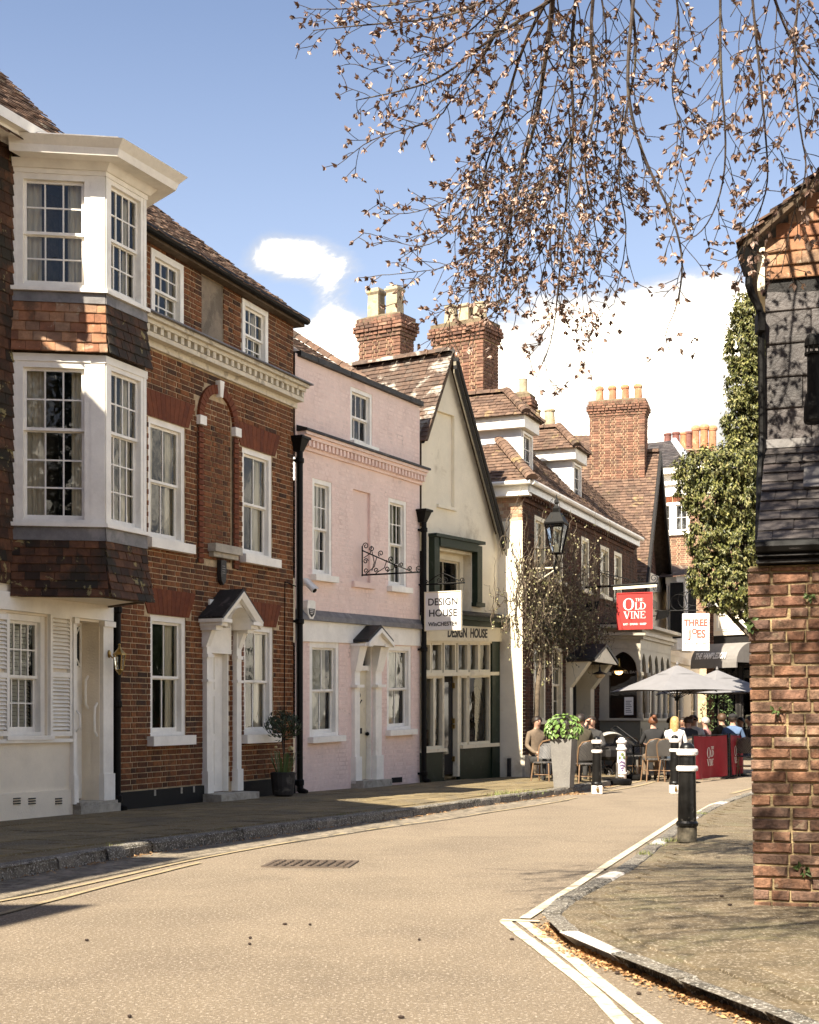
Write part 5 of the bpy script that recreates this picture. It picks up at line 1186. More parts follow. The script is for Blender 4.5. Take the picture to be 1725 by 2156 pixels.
# ------------------------------------------------------------------ chimneys
def chimney(root, c, ax, wa, wb_, z0, z1, pots, mat=BRICKC, cap=.28, limit=120, name='chimney', lim2=0):
    """rectangular stack: centre c (x,y), ax direction of its wide side, pots (offset, height, radius, style, mat)"""
    ax = Vector((ax[0], ax[1], 0)).normalized(); ay = Vector((-ax.y, ax.x, 0)); o = Vector((c[0], c[1], 0))
    if ay.y > 0: ay = -ay
    m = MB()
    P_ = lambda a, b, z: o+ax*a+ay*b+Vector((0, 0, z))
    def bx(a, b, za, zb, k=MB): m.hexa([P_(-a, -b, za), P_(a, -b, za), P_(a, b, za), P_(-a, b, za), P_(-a, -b, zb), P_(a, -b, zb), P_(a, b, zb), P_(-a, b, zb)])
    hx, hy = wa/2, wb_/2
    bx(hx-.012, hy-.012, z0, z1); st = m.build(name, MORTAR if mat is BRICKC else MORTARD, root)
    zc = z1-cap; cour = []
    faces = []
    for (A_, B_) in ((P_(-hx, hy, 0), P_(hx, hy, 0)), (P_(hx, hy, 0), P_(hx, -hy, 0)), (P_(-hx, -hy, 0), P_(-hx, hy, 0))):
        f = Up(A_, B_)
        if (Vector((f.A.x, f.A.y))+f.nr-Vector((o.x, o.y))).length < (Vector((f.A.x, f.A.y))-f.nr-Vector((o.x, o.y))).length: f.nr = -f.nr; f.nv = -f.nv
        faces.append(f)
    for f in faces[:2]+faces[2:]:
        if f.nr.y > .25: continue
        pieces(f, courses(0, f.L, z0, zc, off=(0, .156)), st, 'brick', mat, th=.03, nb=.006, jit=.003, bev=.08, limit=limit, twist=.003)
        k = 0; z = zc
        for e in (.025, .05, .085, .085, .06, .03):
            if z > z1: break
            rc = courses(-e, f.L+e, z, z+.074, off=(0 if k % 2 else .1,)); pieces(f, rc, st, 'cap_brick', mat, th=.06+e, nb=.004+e, jit=.004, bev=.08, limit=30, twist=.004); z += .075; k += 1
    m = MB(); e = .03; zt = zc+.075*6
    m.hexa([P_(-hx-.02, -hy-.02, zc), P_(hx+.02, -hy-.02, zc), P_(hx+.02, hy+.02, zc), P_(-hx-.02, hy+.02, zc), P_(-hx-e, -hy-e, zt), P_(hx+e, -hy-e, zt), P_(hx+e, hy+e, zt), P_(-hx-e, hy+e, zt)])
    m.mesh([P_(-hx-e, -hy-e, zt), P_(hx+e, -hy-e, zt), P_(hx+e, hy+e, zt), P_(-hx-e, hy+e, zt), P_(-hx*.6, -hy*.4, zt+.09), P_(hx*.6, -hy*.4, zt+.09), P_(hx*.6, hy*.4, zt+.09), P_(-hx*.6, hy*.4, zt+.09)], [(4, 5, 6, 7), (0, 1, 5, 4), (1, 2, 6, 5), (2, 3, 7, 6), (3, 0, 4, 7)])
    m.build('flaunching', M('mossy flaunching', (.17, .13, .08), .95, var=.4, vs=9, bump=.8) if 'mossy flaunching' not in MATS else MATS['mossy flaunching'], st)
    for i, pt in enumerate(pots):
        a, h, r, sty, pm = pt[:5]; b = pt[5] if len(pt) > 5 else 0
        m = MB(); c0 = P_(a, b, zt+.02); an = math.atan2(ax.y, ax.x)
        if sty == 'square':
            rr = r*1.41
            m.lathe([(rr*1.03, 0), (rr, .06), (rr*.94, h*.78), (rr*1.0, h*.80), (rr*1.18, h*.86), (rr*1.18, h*.92), (rr*.98, h*.94), (rr*.95, h), (rr*.7, h), (rr*.65, h*.8)], c0, 4, True, an)
        elif sty == 'round': m.lathe([(r*1.12, 0), (r*1.05, h*.3), (r*.92, h*.88), (r*1.05, h*.9), (r*1.08, h*.97), (r*1.0, h), (r*.75, h), (r*.7, h*.8)], c0, 14)
        elif sty == 'plain': m.lathe([(r, 0), (r, h*.97), (r*1.06, h*.975), (r*1.06, h), (r*.85, h), (r*.8, h*.8)], c0, 14)
        elif sty == 'hood':
            m.lathe([(r*1.05, 0), (r*.95, h*.8), (r*1.1, h*.82), (r*1.1, h*.86), (r*.9, h*.87), (r*.7, h*.8)], c0, 12)
            m.ball(c0+ax*r*.1+Vector((0, 0, h*.9)), r*1.15, 1.1, 1, .8, 12, 8)
        m.build('chimney_pot', pm, st, smooth=False)
    return st
dd = (-fd_.nr.x, -fd_.nr.y)
cp = at(813, 700, 29.6); chimney(D, (cp.x, cp.y), dd, 1.02, .55, 7.3, 9.62, [(-.22, .62, .135, 'square', POTC), (.24, .64, .135, 'square', POTC)], cap=.46, limit=110)
# ------------------------------------------------------------------ house E: long dark brick inn with dormers
Ae = Vector((2.33, 29.4)); de = Vector((.379, .925)).normalized(); Be = Ae+de*9.6
fe = Fac((Ae.x, Ae.y), (Be.x, Be.y), [(HY+1.14*FOC/Ae.y, HY+1.14*FOC/Be.y), (1019, 1136)])
E = thing('dormered_inn', 'long dark brick inn with two white dormers behind bare climber', 'house', tuple(fe.P(4.8, -2, 0)))
eH = fe.vs[-1]; zE0 = fe.P(0, 0, eH).z; eP = fe.P
w1 = fe.r(1264, 1282, 1151, 1256); wg = fe.r(1124, 1148, 1357, 1517)
we = [(fe.u(a), fe.u(b), w1[2], w1[3]) for a, b in ((1125, 1148), (1165, 1185), (1224, 1240), (1264, 1282), (1293, 1309))]
wge = [(fe.u(a), fe.u(b), wg[2], wg[3]) for a, b in ((1123, 1148), (1162, 1184))]
de0, de1 = fe.u(1197), fe.u(1236); dt = fe.v((de0+de1)/2, 1408)
holes = we+wge+[(de0, de1, -.3, dt)]
sheet(fe, 0, fe.L+.6, -.2, eH-.05, holes, dep=.12).build('wall', MORTARD, E)
rc = courses(0, fe.L+.6, .45, eH-.35, holes, lens=(.215, .1025), off=(0, .156))
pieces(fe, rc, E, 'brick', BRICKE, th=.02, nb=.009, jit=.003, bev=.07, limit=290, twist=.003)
m = MB(); fbox(fe, m, 0, de0-.1, .0, .05, -.2, .45); fbox(fe, m, de1+.1, fe.L, 0, .05, -.2, .45); m.build('plinth', STONE, E)
for i, r_ in enumerate(we+wge):
    window(fe, E, r_, 2 if i > 4 else 3, (2, 2), n=-.03, fw=.09, frame=CREAM, sill=.08, back='curtain' if i % 2 else 'full', deep=.6)
m = MB(); fbox(fe, m, -.05, fe.L+.1, 0, .05, eH-.36, eH-.28); fbox(fe, m, -.1, fe.L+.1, 0, .16, eH-.22, eH-.19); ev = m.build('eaves_band', BRICKE, E)
u_ = .05
while u_ < fe.L: 
    m = MB(); fbox(fe, m, u_, u_+.1, .05, .13, eH-.285, eH-.225); m.build('dentil', BRICKE, ev); u_ += .2
ZINC = M('pale zinc sheet', (.62, .63, .64), .42, var=.1, vs=2, metal=.25, dirt=((.42, .42, .42), 1.5, .5, .8, .5))
m = MB(); fbox(fe, m, -.12, fe.L+.1, 0, .20, eH-.19, eH-.0); m.build('fascia_board', ZINC, E)
m = MB(); m.tube([eP(-.2, .27, eH+.0), eP(fe.L+.1, .27, eH+.0)], .055, 8); m.build('gutter', WHITE, E)
# end wall towards the camera: rendered below, brick band and white fascia above
fe2 = Up(Vector(eP(0, -6, 0)[:2]), Vector(eP(0, 0, 0)[:2])); L2 = fe2.L
m = MB(); fbox(fe2, m, 0, L2, -.2, .004, -.2, zE0-.75); m.build('end_wall', YREND, E)
m = MB(); fbox(fe2, m, 0, L2, -.2, .0, zE0-.75, zE0); m.build('end_wall_top', MORTAR, E)
rc = courses(L2-1.3, L2, zE0-.75, zE0-.22, off=(0, .156)); pieces(fe2, rc, E, 'end_brick', M('limewashed brick', rough=.9, cols=[(.5, .42, .32), (.36, .19, .11), (.55, .47, .37)], var=.2), th=.02, nb=.008, jit=.003, bev=.08, limit=90)
m = MB(); fbox(fe2, m, L2-2, L2+.16, 0, .15, zE0-.22, zE0-.0); fbox(fe2, m, L2-2, L2+.2, .0, .2, zE0-.26, zE0-.22); m.build('end_fascia', WHITE, E)
m = MB(); m.tube([fe2.P(L2-2, .24, zE0+.0), fe2.P(L2+.25, .24, zE0+.0)], .05, 8); m.build('end_gutter', WHITE, E)
# main roof with hipped near end
def eroof(u, b): p = Ae+de*u+fe.nr*(.28-b); return Vector((p.x, p.y, zE0+.02+1.0*b))
dep = 2.2
q1 = Quad(eroof(-.25, 0), eroof(fe.L+.6, 0), eroof(-.25, dep), eroof(fe.L+.6, dep)); q1.nv = q1.nv if q1.nv.z > 0 else -q1.nv
m = MB(); m.face(eroof(-.25, 0), eroof(fe.L+.6, 0), eroof(fe.L+.6, dep), eroof(-.25+dep, dep)); m.face(eroof(-.25, 0), eroof(-.25+dep, dep), Vector((*(Ae+de*(-.25)+fe.nr*(.28-2*dep)), zE0)))
m.face(eroof(-.25+dep, dep), eroof(fe.L+.6, dep), Vector((*(Ae+de*(fe.L+.6)+fe.nr*(.28-2*dep)), zE0)), Vector((*(Ae+de*(-.25)+fe.nr*(.28-2*dep)), zE0))); rE = m.build('roof', MORTARD, E)
DU = [(.70, 1.44), (4.64, 5.36)]; nd = -.25; dz0, dz1 = zE0+.36, zE0+1.30
def okE(u, v):
    b = v/math.sqrt(2); uu = u-.25
    if uu < -.25+b: return False
    return not any(a-.02 < uu < c+.02 and b > .48 and b < 1.9 for a, c in DU)
rc = courses(0, q1.L, 0, q1.H, ch=.105, lens=(.165,), joint=.003, rnd=.05, off=(0, .08), keep=okE)
pieces(q1, [(a, c, d, e+.03) for a, c, d, e in rc], rE, 'roof_tile', TILEE, th=.015, nb=.038, nt=.013, jit=.006, bev=.05, limit=280, twist=.008, wob=.03)
def ehip(s, t):      # hip end: s along the end eave from the street corner backwards, t up the slope
    p = Ae+de*(-.25+t)+fe.nr*(.28-s); return Vector((p.x, p.y, zE0+.02+t))
q2 = Quad(ehip(2*dep, 0), ehip(0, 0), ehip(2*dep, dep), ehip(0, dep)); q2.nv = q2.nv if q2.nv.z > 0 else -q2.nv
def okH(u, v):
    t = v/math.sqrt(2); s = 2*dep-u; return t-.05 < s < 2*dep-t+.05
rc = courses(0, q2.L, 0, q2.H, ch=.105, lens=(.165,), joint=.003, rnd=.05, off=(0, .08), keep=okH)
pieces(q2, [(a, c, d, e+.03) for a, c, d, e in rc], rE, 'hip_end_tile', TILEE, th=.015, nb=.038, nt=.013, jit=.006, bev=.05, limit=220, twist=.008, wob=.03)
ridge_tiles(eroof(-.25, 0)+Vector((0, 0, .03)), eroof(-.25+dep, dep)+Vector((0, 0, .05)), rE, TILEE, r=.13, l=.13)
ridge_tiles(eroof(-.25+dep, dep), eroof(fe.L+.6, dep), rE, TILEE, r=.11)
def dormer(u0, u1, lab):
    q = lambda u, b, z: Vector((*(Ae+de*u+fe.nr*(nd-b)), z))
    m = MB(); bk = dz1-zE0-.28
    for u in (u0, u1):
        m.poly([q(u, 0, dz0-.2), q(u, 0, dz1), q(u, bk+.35, dz1)], tuple(Vector((de.x, de.y, 0))*(.02 if u == u0 else -.02)))
    dm = m.build('dormer', ZINC, E)
    ff = Up(Vector(q(u0, 0, 0)[:2]), Vector(q(u1, 0, 0)[:2]))
    window(ff, dm, (.02, ff.L-.02, dz0, dz1-.04), 2, (3,), n=.0, fw=.05, frame=WHITE, sill=.06, silln=.09, sillw=.02, back=None, deep=.5, name='dormer_window')
    m = MB(); b0 = .16
    fbox(ff, m, -.16, ff.L+.16, -1.3, .12, dz1, dz1+.26); m.build('dormer_fascia', WHITE, dm)
    z0 = dz1+.26; z1 = z0+.62; hw = (u1-u0)/2+.22; uc = (u0+u1)/2
    e = lambda u, b, z: Vector((*(Ae+de*u+fe.nr*(nd+.18-b)), z))
    A0, A1, R0 = e(uc-hw, 0, z0), e(uc+hw, 0, z0), e(uc, hw+.05, z1); B0, B1, R1 = e(uc-hw, 2.3, z0), e(uc+hw, 2.3, z0), e(uc, 2.3, z1)
    m = MB(); m.mesh([A0, A1, B1, B0, R0, R1], [(0, 1, 4), (1, 2, 5, 4), (3, 0, 4, 5), (0, 3, 2, 1)]); dr_ = m.build('dormer_roof', MORTARD, E)
    for (a, b, c, d, okf, lim) in ((B0, A0, R1, R0+(A0-A0), None, 120), (A0, A1, R0, R0, 'tri', 60)):
        if okf is None:
            qq = Quad(B0, A0, R1, e(uc, 0, z1)); slope = qq.H; run = qq.L
            kp = lambda u, v, q_=qq: u < q_.L-(hw+.05)*v/q_.H+.05
        else:
            qq = Quad(A0, A1, e(uc-hw, hw+.05, z1), e(uc+hw, hw+.05, z1)); kp = lambda u, v, q_=qq: abs(u-q_.L/2) < q_.L/2*(1-v/q_.H)+.04
        qq.nv = qq.nv if qq.nv.z > 0 else -qq.nv
        rc = courses(0, qq.L, -.03, qq.H-.03, ch=.105, lens=(.165,), joint=.003, rnd=.06, off=(0, .08), keep=kp)
        pieces(qq, [(a_, c_, d_, e_+.03) for a_, c_, d_, e_ in rc], dr_, 'roof_tile', TILEE, th=.015, nb=.035, nt=.012, jit=.006, bev=.05, limit=lim, twist=.01, wob=.03)
    ridge_tiles(A0+Vector((0, 0, .02)), R0+Vector((0, 0, .04)), dr_, TILEE, r=.11, l=.12); ridge_tiles(A1, R0, dr_, TILEE, r=.11, l=.14); ridge_tiles(R0, R1, dr_, TILEE, r=.11)
for a, b in DU: dormer(a, b, '')
# inn door: hood, pilasters
m = MB(); fbox(fe, m, de0, de1, -.3, -.25, .1, dt); dE = m.build('door', M('grey green door paint', (.10, .10, .085), .5, var=.1), E)
m = MB(); fbox(fe, m, de0+.12, de1-.12, -.25, -.24, 1.2, dt-.15); m.build('door_light', DARK, dE)
for a, b in ((fe.u(1191), de0+.03), (de1-.03, fe.u(1243))):
    m = MB(); fbox(fe, m, a, b, -.28, .10, .1, dt+.12); m.mesh([eP(a, .1, dt-.45), eP(b, .1, dt-.45), eP(b, .12, dt-.45), eP(a, .12, dt-.45), eP(a, .1, dt+.12), eP(b, .1, dt+.12), eP(b, .55, dt+.12), eP(a, .55, dt+.12)], [(3, 2, 1, 0), (4, 5, 6, 7), (0, 1, 5, 4), (1, 2, 6, 5), (2, 3, 7, 6), (3, 0, 4, 7)]); m.build('door_pilaster', CREAM, E)
m = MB(); pc = (de0+de1)/2; hw = (de1-de0)/2+.3
for sg in (-1, 1): m.hexa([eP(pc+sg*hw, 0, dt+.13), eP(pc, 0, dt+.5), eP(pc, .7, dt+.5), eP(pc+sg*hw, .7, dt+.13), eP(pc+sg*hw, 0, dt+.2), eP(pc, 0, dt+.57), eP(pc, .7, dt+.57), eP(pc+sg*hw, .7, dt+.2)])
hdE = m.build('porch_hood', DLEAD, E)
m = MB(); m.poly([eP(pc-hw+.03, .62, dt+.12), eP(pc+hw-.03, .62, dt+.12), eP(pc, .62, dt+.47)], tuple(fe.nv*.06)); m.build('pediment', CREAM, hdE)
m = MB(); c0 = eP(pc+.1, .5, dt-.18); m.lathe([(.02, .22), (.03, .12), (.17, .06), (.18, .05)], c0, 12); m.tube([c0+Vector((0, 0, .2)), c0+Vector((0, 0, .3))], .012, 5)
pl_ = thing('porch_pendant', 'small hanging pendant lamp under the inn porch hood', 'lamp', tuple(c0)); m.build('shade', DLEAD, pl_, off=tuple(c0)); m.v = [Vector(v)+c0-c0 for v in m.v]
m = MB(); m.ball(c0+Vector((0, 0, .02)), .12, 1, 1, .55); m.build('globe', M('opal lamp glass', (.85, .62, .35), .3, var=.02), pl_, off=tuple(c0))
downpipe(fe2, E, L2-.78, .1, 5.0, n=.09, r=.05); m = MB(); fbox(fe2, m, L2-.3, L2-.24, 0, .1, .12, .5); m.build('vent_stub', DLEAD, E)
# chimneys over D and E
ddE = (-fe.nr.x, -fe.nr.y)
cp = at(980, 700, 31.6); chimney(E, (cp.x, cp.y), dd, 1.28, .72, 7.4, 9.95, [(-.38, .42, .15, 'round', POTC, .02), (-.02, .44, .13, 'square', POTC), (.36, .46, .15, 'round', POTC)], cap=.36, limit=110)
cp = at(1102, 830, 34.5); chimney(E, (cp.x, cp.y), ddE, .42, .4, 7.6, 9.0, [(0, .38, .105, 'plain', POTC)], cap=.3, limit=40)
cp = at(1142, 880, 37.); chimney(E, (cp.x, cp.y), ddE, .66, .4, 7.6, 8.55, [(-.2, .52, .14, 'round', POTC), (.2, .54, .155, 'round', POTC)], cap=.2, limit=30)

# ------------------------------------------------------------------ F: gabled timber front beyond the inn, with bay shopfront
dF = Vector((.29, .957)).normalized(); aF = Vector((6.155, 39.5)); bF = aF+dF*6.0
ff = Up(aF, bF); fF = ff.P
Fh = thing('tile_roofed_pub', 'tall tile roofed gabled pub with black barge boards and white timber front', 'pub', tuple(fF(3, -2, 0)))
zl0, zap, zr0 = 4.9, 9.25, 5.5
m = MB(); m.face(fF(0, -.3, 0), fF(6, -.3, 0), fF(6, -.3, 5.2), fF(3, -.3, 9.1), fF(0, -.3, 5.1)); fbox(ff, m, 0, 6, -.3, -.05, 3.4, 5.0); m.build('wall', WREND, Fh)
ts = thing  # (alias)
qf = Quad(fF(.0, .0, 4.95), fF(6, .0, 4.95), fF(.0, -.0, 9.2), fF(6, -.0, 9.2)); qf.nv = ff.nv
rc = courses(0, qf.L, 0, qf.H, ch=.13, lens=(.17,), joint=.003, rnd=.05, off=(0, .085), keep=lambda u, v: v < (4.25)*(1-abs(u-3)/3.0)-.1)
m = MB(); m.face(fF(.0, -.0, 4.95), fF(6, -.0, 4.95), fF(3, -.0, 9.2)); m.build('gable_backing', MORTARD, Fh)
pieces(qf, [(a, c, d, e+.02) for a, c, d, e in rc], Fh, 'hung_tile', BRICKE, th=.015, nb=.03, nt=.012, bev=.05, limit=120)
m = MB(); fbox(ff, m, .2, 5.8, -.02, .12, 4.72, 4.95); m.build('jetty_beam', STONE, Fh)
# gable window, black frames
for (a, b) in ((.5, 1.3), (3.0, 3.8), (4.2, 5.0)): window(ff, Fh, (a, b, 3.6, 4.55), 2, (2,), n=-.03, fw=.1, frame=BLACKW, sill=.06, back='curtain')
apx = fF(3, .45, zap)
bk = ff.nv*(-6.5)
A0, A1 = fF(-.25, .4, zl0-.1), fF(3, .4, zap)
qF = Quad(A0+bk, A0, A1+bk, A1); qF.nv = qF.nv if qF.nv.z > 0 else -qF.nv
m = MB(); B0 = fF(6.3, .4, zr0-.1); m.mesh([A0, A1, A1+bk, A0+bk, B0, B0+bk], [(0, 1, 2, 3), (1, 4, 5, 2), (0, 3, 5, 4), (3, 2, 5)]); rF = m.build('roof', MORTARD, Fh)
rc = courses(0, qF.L, -.05, qF.H, ch=.11, lens=(.17,), joint=.003, rnd=.06, off=(0, .085))
pieces(qF, [(a, c, d, e+.03) for a, c, d, e in rc], rF, 'roof_tile', TILEE, th=.015, nb=.04, nt=.013, jit=.008, bev=.05, limit=280, twist=.01, wob=.03)
ridge_tiles(A1+bk, A1, rF, TILEE, r=.13)
for (p, q_) in ((A1, B0), (A0, A1)):
    m = MB(); up = Vector((0, 0, -.34)); th_ = ff.nv*.07
    m.hexa([p+up, q_+up, q_+up+th_, p+up+th_, p+Vector((0, 0, .03)), q_+Vector((0, 0, .03)), q_+th_+Vector((0, 0, .03)), p+th_+Vector((0, 0, .03))]); m.build('barge_board', BLACKW, Fh)
cp = at(1303, 900, 42.3); chimney(Fh, (cp.x, cp.y), (-ff.nr.x, -ff.nr.y), 1.62, .7, 8.2, 10.7, [(-.58, .46, .11, 'hood', POTR), (-.2, .46, .11, 'hood', POTR), (.18, .46, .11, 'hood', POTR), (.56, .46, .11, 'hood', POTR)], cap=.42, limit=200)
# rear roof seen left of the chimney
a, b, c, d = at(1195, 968, 45), at(1262, 968, 44.4), at(1195, 917, 47), at(1262, 917, 46.4); qR = Quad(a, b, c, d); qR.nv = qR.nv if qR.nv.z > 0 else -qR.nv
m = MB(); m.hexa([a+Vector((0, .2, -3)), b+Vector((0, .2, -3)), d+Vector((0, 0, -3)), c+Vector((0, 0, -3)), a, b, d, c]); rr_ = m.build('rear_roof', MORTARD, Fh)
rc = courses(0, qR.L, 0, qR.H, ch=.11, lens=(.17,), joint=.003, off=(0, .085)); pieces(qR, [(x, y, z, w_+.03) for x, y, z, w_ in rc], rr_, 'rear_tile', TILEE, th=.015, nb=.03, nt=.01, bev=.05, limit=150)
# ------------------------------------------------------------------ Old Vine bay shopfront standing out from the inn wall
PUBC = M('stone coloured pub paint', (.46, .42, .33), .55, var=.07, vs=3, dirt=((.25, .22, .17), 3, .6, .85, .4))
PUBG = M('grey green pub panel paint', (.17, .16, .12), .55, var=.1, vs=3)
ub0 = fe.u(1262); qn = .95
S0 = Vector(eP(ub0, 0, 0)[:2]); S1 = Vector(eP(ub0+.35, qn, 0)[:2]); S2 = Vector(eP(ub0+3.9, qn, 0)[:2]); S3 = Vector(eP(ub0+4.2, 0, 0)[:2])
PB = thing('pub_shopfront', 'stone coloured gothic arched bay shopfront under the red sign', 'shopfront', (S1.x, S1.y, 0))
sf = Up(S0, S1); ft = Up(S1, S2); rt = Up(S2, S3)
zoS = lambda py: zof(py, S1.y)
zs1, zt1, zc0, zc1 = zoS(1512), zoS(1372), zoS(1345), zoS(1310)
m = MB()
for f in (sf, ft, rt): fbox(f, m, 0, f.L, -.1, 0, -.05, zs1-.06)
m.build('panel_base', PUBG, PB)
for x0, x1 in ((.1, .42), (.5, .9)):
    m = MB(); fbox(sf, m, x0, x1, .0, .02, .3, zs1-.25); m.build('panel', PUBG, PB)
for k in range(4):
    m = MB(); fbox(ft, m, .1+.9*k, .85+.9*k, 0, .02, .3, zs1-.25); m.build('panel', PUBG, PB)
m = MB()
for f in (sf, ft, rt): fbox(f, m, -.03, f.L+.05, -.15, .08, zs1-.06, zs1)
m.build('sill', PUBC, PB)
m = MB()
for f, n_ in ((sf, 0), (ft, 0)):
    fbox(f, m, -.0, f.L, -.12, .0, zt1+.06, zc0); fbox(f, m, -.05, f.L+.06, -.1, .08, zc0, zc0+.08); fbox(f, m, -.08, f.L+.1, -.1, .16, zc0+.08, zc0+.16); fbox(f, m, -.12, f.L+.14, -.1, .26, zc0+.26, zc0+.34); fbox(f, m, -.02, f.L+.04, -.1, .04, zc0+.16, zc0+.26)
m.build('cornice', PUBC, PB)
m = MB(); m.poly([Vector((p.x, p.y, zc0+.34)) for p in (S0, S1, S2, S3)], (0, 0, .06)); m.build('lead_flat', DLEAD, PB)
# arched opening facing the camera: spandrel mesh with a depressed gothic arch
ax0, ax1 = sf.L*.24, sf.L*.93; aw = ax1-ax0; zsp = zoS(1415)
def arch_panel(f, x0, x1, u0, u1, zsp, zap, ztop, nb_, nf, pointed=True, n=14):
    m = MB(); pts = []
    for i in range(n+1):
        t = i/n; 
        if pointed: h = (1-abs(2*t-1)**2.0)**.5*.85+(1-abs(2*t-1))*.15
        else: h = math.sqrt(max(0, 1-(2*t-1)**2))
        pts.append((u0+(u1-u0)*t, zsp+(zap-zsp)*h))
    for i in range(n):
        (a, za), (b, zb) = pts[i], pts[i+1]
        m.hexa([f.P(a, nb_, za), f.P(b, nb_, zb), f.P(b, nf, zb), f.P(a, nf, za), f.P(a, nb_, ztop), f.P(b, nb_, ztop), f.P(b, nf, ztop), f.P(a, nf, ztop)])
    if x0 < u0: fbox(f, m, x0, u0, nb_, nf, zsp, ztop)
    if x1 > u1: fbox(f, m, u1, x1, nb_, nf, zsp, ztop)
    return m
arch_panel(sf, 0, sf.L, ax0, ax1, zsp, zt1, zt1+.08, -.1, 0, True).build('arch_spandrel', PUBC, PB)
m = MB(); fbox(sf, m, ax1, sf.L, -.1, 0, zs1, zsp); m.build('arch_post', PUBC, PB); m = MB(); fbox(sf, m, 0, ax0, -.1, 0, zs1, zsp); fbox(sf, m, -.02, ax0+.05, 0, .05, zsp-.08, zsp); fbox(sf, m, .0, ax0-.03, 0, .04, zs1, zsp-.5); m.build('arch_post', PUBC, PB)
for (x, z) in ((ax0*.5, zsp+.25), (ax0*.35, zsp+.42), (ax0*.68, zsp+.42)):
    m = MB(); m.tube([sf.P(x+.06*math.cos(t*.6283), .0, z+.06*math.sin(t*.6283)) for t in range(11)], .018, 5); m.build('trefoil', PUBC, PB)
m = MB(); m.face(sf.P(ax0, -.06, zs1), sf.P(ax1, -.06, zs1), sf.P(ax1, -.06, zt1+.05), sf.P(ax0, -.06, zt1+.05)); m.build('glass', GLASS, PB)
m = MB()
fbox(sf, m, 0, sf.L, -.9, -.85, 0, zc0); m.face(ft.P(0, -.9, 0), ft.P(ft.L, -.9, 0), ft.P(ft.L, -.9, zc0), ft.P(0, -.9, zc0)); m.build('dark_bar', DARK, PB)
m = MB(); fbox(sf, m, ax1-.32, ax1-.1, -.05, -.045, zs1+.08, zs1+.52); nt_ = thing('menu_notice', 'white menu notice taped inside the arched pub window', 'notice', tuple(sf.P(ax1-.2, -.045, zs1+.1))); m.build('sheet', SWHITE, nt_, off=nt_['_loc'])
m = MB()
for k in range(7): fbox(sf, m, ax1-.29, ax1-.14-.02*(k % 3), -.0449, -.044, zs1+.14+.045*k, zs1+.155+.045*k)
m.build('print', INK, nt_)
nb_ = 5; cw = ft.L/nb_
for k in range(nb_):
    a, b = cw*k, cw*(k+1)
    arch_panel(ft, a, b, a+.07, b-.07, zsp-.1, zt1-.02, zt1+.08, -.08, -.0, True, 10).build('tracery_head', PUBC, PB)
    m = MB(); m.face(ft.P(a, -.05, zs1), ft.P(b, -.05, zs1), ft.P(b, -.05, zt1), ft.P(a, -.05, zt1)); m.build('pane', GLASS, PB)
for k in range(nb_+1):
    m = MB(); c = ft.P(cw*k, .0, zs1); m.lathe([(.075, 0), (.075, .1), (.05, .14), (.045, zsp-zs1-.35), (.06, zsp-zs1-.3), (.045, zsp-zs1-.26), (.05, zsp-zs1-.14), (.085, zsp-zs1-.08), (.085, zsp-zs1)], c, 8); m.build('colonnette', PUBC, PB)
m = MB()
text_mesh('OPEN ALL DAY', .09, lambda x, y, z: sf.P(sf.L*.62+x, -.055+z, zsp-.0+y), 'window_lettering', M('chalk lettering', (.5, .45, .38)), PB)
c0 = sf.P(sf.L*.5, -.25, zsp+.05)
PL = thing('bar_pendant', 'brass pendant lamp glowing inside the arched pub window', 'lamp', tuple(c0))
m = MB(); m.lathe([(.02, .3), (.03, .1), (.2, .0), (.2, -.02)], c0, 12); m.build('shade', BRASS, PL, off=tuple(c0))
m = MB(); m.ball(c0+Vector((0, 0, -.04)), .1, 1, 1, .7); m.build('bulb', M('lit pendant bulb', (.9, .6, .3), .4, emit=((1, .5, .15), 1.6)), PL, off=tuple(c0))
# ------------------------------------------------------------------ buildings closing the street
G = thing('slate_roofed_house', 'brick house with grey hipped slate roof and white cornice closing the street', 'house', tuple(at(1440, 1580, 53)))
YG = 53.; gA, gB = at(1350, 1500, YG+.6), at(1700, 1500, YG-2.5); fg = Up(Vector(gA[:2]), Vector(gB[:2])); zg = lambda py: zof(py, YG)
wG = [(fg.u(1380), fg.u(1416), zg(1121), zg(1058)), (fg.u(1417), fg.u(1452), zg(1121), zg(1058)), (fg.u(1400), fg.u(1442), zg(1340), zg(1232))]
sheet(fg, 0, fg.L, -.1, zg(1024), wG).build('wall', MORTAR, G)
rc = courses(.2, fg.u(1560), zg(1330), zg(1040), [(a, b, c-.1, d+.2) for a, b, c, d in wG], off=(0, .156)); pieces(fg, rc, G, 'brick', BRICKC, th=.02, nb=.008, bev=.08, limit=290, jit=.003)
for r_ in wG: window(fg, G, r_, 2, (2, ) if r_ is not wG[2] else (2, 2), n=-.02, fw=.1, sill=.12, back=None, deep=.6)
for x in (1384, 1412, 1430, 1447):
    c0 = fg.P(fg.u(x), -.25, wG[0][2]+.08); m = MB(); m.lathe([(.1, 0), (.14, .15), (.06, .4), (.11, .5), (.05, .62)], c0, 10); m.build('vase', SWHITE, thing('window_vase', ['tall white vase at the left end of the upstairs far window', 'white vase just left of the far window mullion', 'white vase just right of the far window mullion', 'white vase at the right end of the upstairs far window'][(1384, 1412, 1430, 1447).index(x)], 'vase', tuple(c0)), off=tuple(c0))
m = MB()
